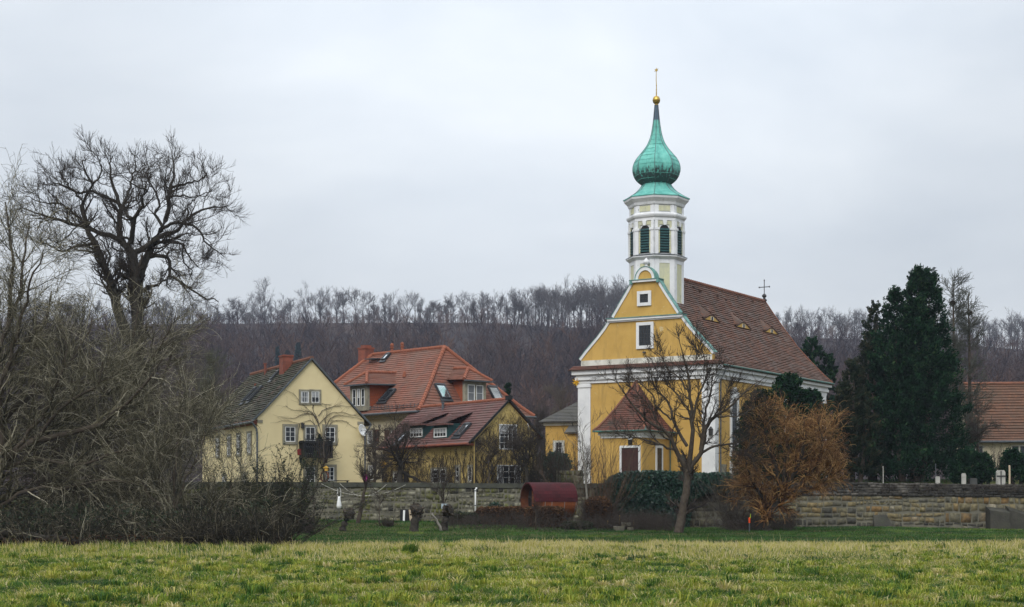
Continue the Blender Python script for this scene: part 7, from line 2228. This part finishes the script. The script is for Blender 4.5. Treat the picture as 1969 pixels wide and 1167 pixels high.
N = 1500; t = g.uniform(0, 1, N); a = g.uniform(0, 6.28, N); r_ = .46 * (1 - t) ** .8 * g.uniform(.3, 1, N)
v, qd = leaf_quads(np.stack([r_ * np.cos(a), r_ * np.sin(a), -.35 + t * 1.15], 1), .06, g, .35, np.stack([np.cos(a), np.sin(a), -.2 * np.ones(N)], 1), .5)
np_mesh('foliage', v, qd, M['leaf_dark'], o, np.repeat(np.clip(.45 + g.normal(0, .2, N), 0, 1), 4))
mb = MB(); mb.lathe([(.14, -.72), (.19, -.42), (.17, -.42), (.02, -.44)], 12); mb.tube([(0, 0, -.45), (0, 0, .7)], .02, 5); mb.build('pot', M['brick'], o)
mb = MB(); mb.box(-.7, .7, -.35, .35, .68, .73)
for sx_ in (-.6, .6):
    for sy_ in (-.28, .28): mb.box(sx_ - .03, sx_ + .03, sy_ - .03, sy_ + .03, 0, .68)
o = mb.build('garden_table', M['dark_wood']); p = at(650, 925, 107.3); o.location = (p.x, 107.3, at(650, 924, 107.3).z - .72); tag(o, 'dark garden table below the cream house window', 'table')

# ================================================================== grass
M['meadow'] = tonemat('meadow grass blades', [(0, (0.018, 0.055, 0.020)), (.2, (0.050, 0.120, 0.016)), (.42, (0.175, 0.240, 0.024)), (.60, (0.330, 0.335, 0.046)), (.78, (0.46, 0.395, 0.13)), (1, (0.62, 0.53, 0.34))], rough=.7, trans=.35)
M['lawn'] = tonemat('short dark lawn grass', [(0, (0.012, 0.036, 0.011)), (.5, (0.030, 0.088, 0.018)), (.85, (0.075, 0.150, 0.026)), (1, (0.16, 0.20, 0.04))], rough=.7, trans=.3)
def blades(x, y, h, w_, lean, tone, g):
    N = len(x); z = height(x, y) - .01
    a = g.uniform(0, 2 * math.pi, N); fx, fy = np.cos(a), np.sin(a)
    la = 9 * fbm(x * .8, y * .8, 71, 2) + g.normal(0, .9, N); l1 = lean * h * g.uniform(.3, 1.2, N)
    lx, ly = np.cos(la) * l1, np.sin(la) * l1
    base = np.stack([x, y, z], 1); wv = np.stack([fx, fy, np.zeros(N)], 1) * (w_ / 2)[:, None]
    mid = base + np.stack([lx * .35, ly * .35, h * .62], 1); tip = base + np.stack([lx, ly, h * np.clip(1 - .25 * lean, .4, 1)], 1)
    vv = np.stack([base - wv, base + wv, mid + wv * .75, mid - wv * .75, tip + wv * .15, tip - wv * .15], 1).reshape(-1, 3)
    i = np.arange(N)[:, None] * 6
    q = np.concatenate([i + np.array([0, 1, 2, 3]), i + np.array([3, 2, 4, 5])])
    return vv, q, np.repeat(np.clip(tone, 0, 1), 6)
def edge_y(x): return np.interp(x, [-40, -12, -9, 0, 10, 30], [63.5, 64.5, 67, 69, 71, 74]) + (fbm(x * .4, x * 0, 2) - .5) * 2.5
def scatter(N, y0, y1, p=1.0):
    y = (y0 ** p + (y1 ** p - y0 ** p) * g.uniform(0, 1, N)) ** (1 / p); x = g.uniform(-1, 1, N) * (y * .315 + 1.6)
    return x, y
x, y = scatter(520000, 24.5, 76, .4)
# tufts: pull blades towards random tuft centres
cl = fbm(x * 1.3, y * 1.3, 41, 3); big = fbm(x * .16 + 4, y * .16, 43, 3); mid_ = fbm(x * .55, y * .55, 47, 3)
ok = (y < edge_y(x)) & (g.uniform(0, 1, len(x)) < .45 + 1.0 * (cl - .25))
x, y, cl, big, mid_ = x[ok], y[ok], cl[ok], big[ok], mid_[ok]
far = sstep(44, 63, y + (big - .5) * 16)
straw = np.clip(far * (.25 + .75 * sstep(-13, -3, x + (big - .5) * 8)), 0, 1)
tuft = sstep(.42, .72, cl)
h = g.uniform(.035, .09, len(x)) * (.7 + 1.5 * tuft + .4 * big) * (1 + .7 * far)
isdry = g.uniform(0, 1, len(x)) < .22 + .74 * straw + .55 * (mid_ - .5) - .2 * sstep(.60, .72, fbm(x * 1.1 + 9, y * .55, 83, 2))
dark = sstep(.60, .72, fbm(x * 1.1 + 9, y * .55, 83, 2))
tone = np.where(isdry, g.uniform(.60, 1.0, len(x)), np.clip(.34 + .55 * (mid_ - .5) + .30 * (cl - .5) - .22 * dark + g.normal(0, .12, len(x)), .0, .68))
h = np.where(isdry, h * 1.1, h)
wd = g.uniform(.008, .017, len(x)) * (1 + (y - 25) * .012)
v, q, t = blades(x, y, h, wd, np.where(far > .5, .5, 1.7) * g.uniform(.4, 1.4, len(x)), tone, g)
tag(np_mesh('meadow_grass', v, q, M['meadow'], tone=t), 'green and straw coloured meadow grass across the foreground', 'grass', kind='stuff')
# tussocks: leaves fanning out from one crown
NT = 2600; ty = (24.5 ** .5 + (67 ** .5 - 24.5 ** .5) * g.uniform(0, 1, NT)) ** 2; tx = g.uniform(-1, 1, NT) * (ty * .315 + 1.6)
okt = (ty < edge_y(tx) - 1) & (fbm(tx * .3, ty * .2, 97, 2) > .38); tx, ty = tx[okt], ty[okt]; NT = len(tx)
nb = 60; tr_ = g.uniform(.09, .23, NT)
a = g.uniform(0, 6.28, (NT, nb)); r_ = tr_[:, None] * np.sqrt(g.uniform(0, 1, (NT, nb))) * .7
x2 = (tx[:, None] + r_ * np.cos(a)).ravel(); y2 = (ty[:, None] + r_ * np.sin(a)).ravel()
kt = g.choice([.20, .40, .52, .60, .80], NT, p=[.26, .30, .22, .14, .08])
t2 = np.clip((kt[:, None] + g.normal(0, .10, (NT, nb))).ravel(), 0, 1)
h2 = (tr_[:, None] * g.uniform(.5, 1.15, (NT, nb))).ravel()
N = len(x2); z2 = height(x2, y2) - .01; a = a.ravel(); out_ = h2 * g.uniform(.3, 1.1, N)
base = np.stack([x2, y2, z2], 1); wv = np.stack([-np.sin(a), np.cos(a), np.zeros(N)], 1) * (g.uniform(.005, .011, N) * (1 + (y2 - 25) * .012))[:, None]
dd = np.stack([np.cos(a), np.sin(a), np.zeros(N)], 1)
mid2 = base + dd * (out_ * .4)[:, None] + np.stack([0 * h2, 0 * h2, h2 * .75], 1); tip2 = base + dd * out_[:, None] + np.stack([0 * h2, 0 * h2, h2 * .85], 1)
vv = np.stack([base - wv, base + wv, mid2 + wv * .75, mid2 - wv * .75, tip2 + wv * .15, tip2 - wv * .15], 1).reshape(-1, 3)
i_ = np.arange(N)[:, None] * 6
tag(np_mesh('meadow_tussocks', vv, np.concatenate([i_ + np.array([0, 1, 2, 3]), i_ + np.array([3, 2, 4, 5])]), M['meadow'], tone=np.repeat(t2, 6)), 'uneven grass tussocks all over the meadow', 'grass', kind='stuff')
# thin tall dry stalks along the crest
x = g.uniform(-1, 1, 900) * 22; y = edge_y(x) - g.uniform(0, 7, 900) ** 1.0
v, q, t = blades(x, y, g.uniform(.25, .55, 900) * (g.uniform(0, 1, 900) ** 1.5 * .8 + .45), np.full(900, .012), np.full(900, .3), g.uniform(.7, 1, 900), g)
tag(np_mesh('dry_stalks', v, q, M['meadow'], tone=t), 'thin dry stalks standing along the far meadow edge', 'grass', kind='stuff')
# lawn below the walls
N = 190000; y = g.uniform(78, 105.3, N); x = g.uniform(-1, 1, N) * (y * .325 + 2)
pat = fbm(x * .4, y * .4, 61, 3); px_ = CX + x / y * F
t = np.clip(.12 + .7 * pat + g.normal(0, .12, N) + .30 * (fbm(x * .18, y * .3, 66) > .62), 0, 1)
v, q, t = blades(x, y, g.uniform(.04, .13, N) * (.5 + pat), np.full(N, .022), g.uniform(.5, 1.5, N), t, g)
tag(np_mesh('lawn_grass', v, q, M['lawn'], tone=t), 'short dark green lawn on the bank below the walls', 'grass', kind='stuff')
# terrace grass (seen over and between the walls)
N = 30000; y = g.uniform(106.8, 125, N); x = g.uniform(-1, 1, N) * (y * .33)
inb = (x > 6)
x, y = x[inb], y[inb]
v, q, t = blades(x, y, g.uniform(.05, .2, len(x)), np.full(len(x), .03), g.uniform(.5, 1.5, len(x)), np.clip(g.normal(.35, .2, len(x)), 0, 1), g)
tag(np_mesh('churchyard_grass', v, q, M['lawn'], tone=t), 'dark grass of the churchyard behind the wall', 'grass', kind='stuff')
# rush tufts in the meadow
for k, (px, py, D, lab) in enumerate(((787, 1066, 56, 'dark green rush tuft standing up in the middle of the meadow'), (502, 1070, 55, 'dark green rush tuft at the corner of the left thicket'))):
    c_ = gp(px, D); N = 420; a = g.uniform(0, 6.28, N); r_ = .30 * np.sqrt(g.uniform(0, 1, N))
    x, y = c_.x + r_ * np.cos(a), c_.y + r_ * np.sin(a)
    v, q, t = blades(x, y, g.uniform(.22, .52, N), np.full(N, .014), g.uniform(.2, .9, N), np.clip(g.normal(.22, .1, N), 0, .5), g)
    o = np_mesh('rush_tuft', v - np.array(c_), q, M['meadow'], tone=t); o.location = c_; tag(o, lab, 'grass tuft')
# ================================================================== air
hm = bpy.data.materials.new('winter haze'); hm.use_nodes = True
hn = hm.node_tree; hn.nodes.clear()
ho = hn.nodes.new('ShaderNodeOutputMaterial'); hv = hn.nodes.new('ShaderNodeVolumePrincipled')
hv.inputs['Density'].default_value = HAZE
hv.inputs['Color'].default_value = (0.74, 0.82, 1.0, 1)
hv.inputs['Anisotropy'].default_value = 0.1
hn.links.new(hv.outputs[0], ho.inputs['Volume'])
mb = MB(); mb.box(-1000, 1000, -70, 1700, -4, 135)
tag(mb.build('haze', hm), 'thin cold winter haze over the valley', 'haze', kind='stuff')
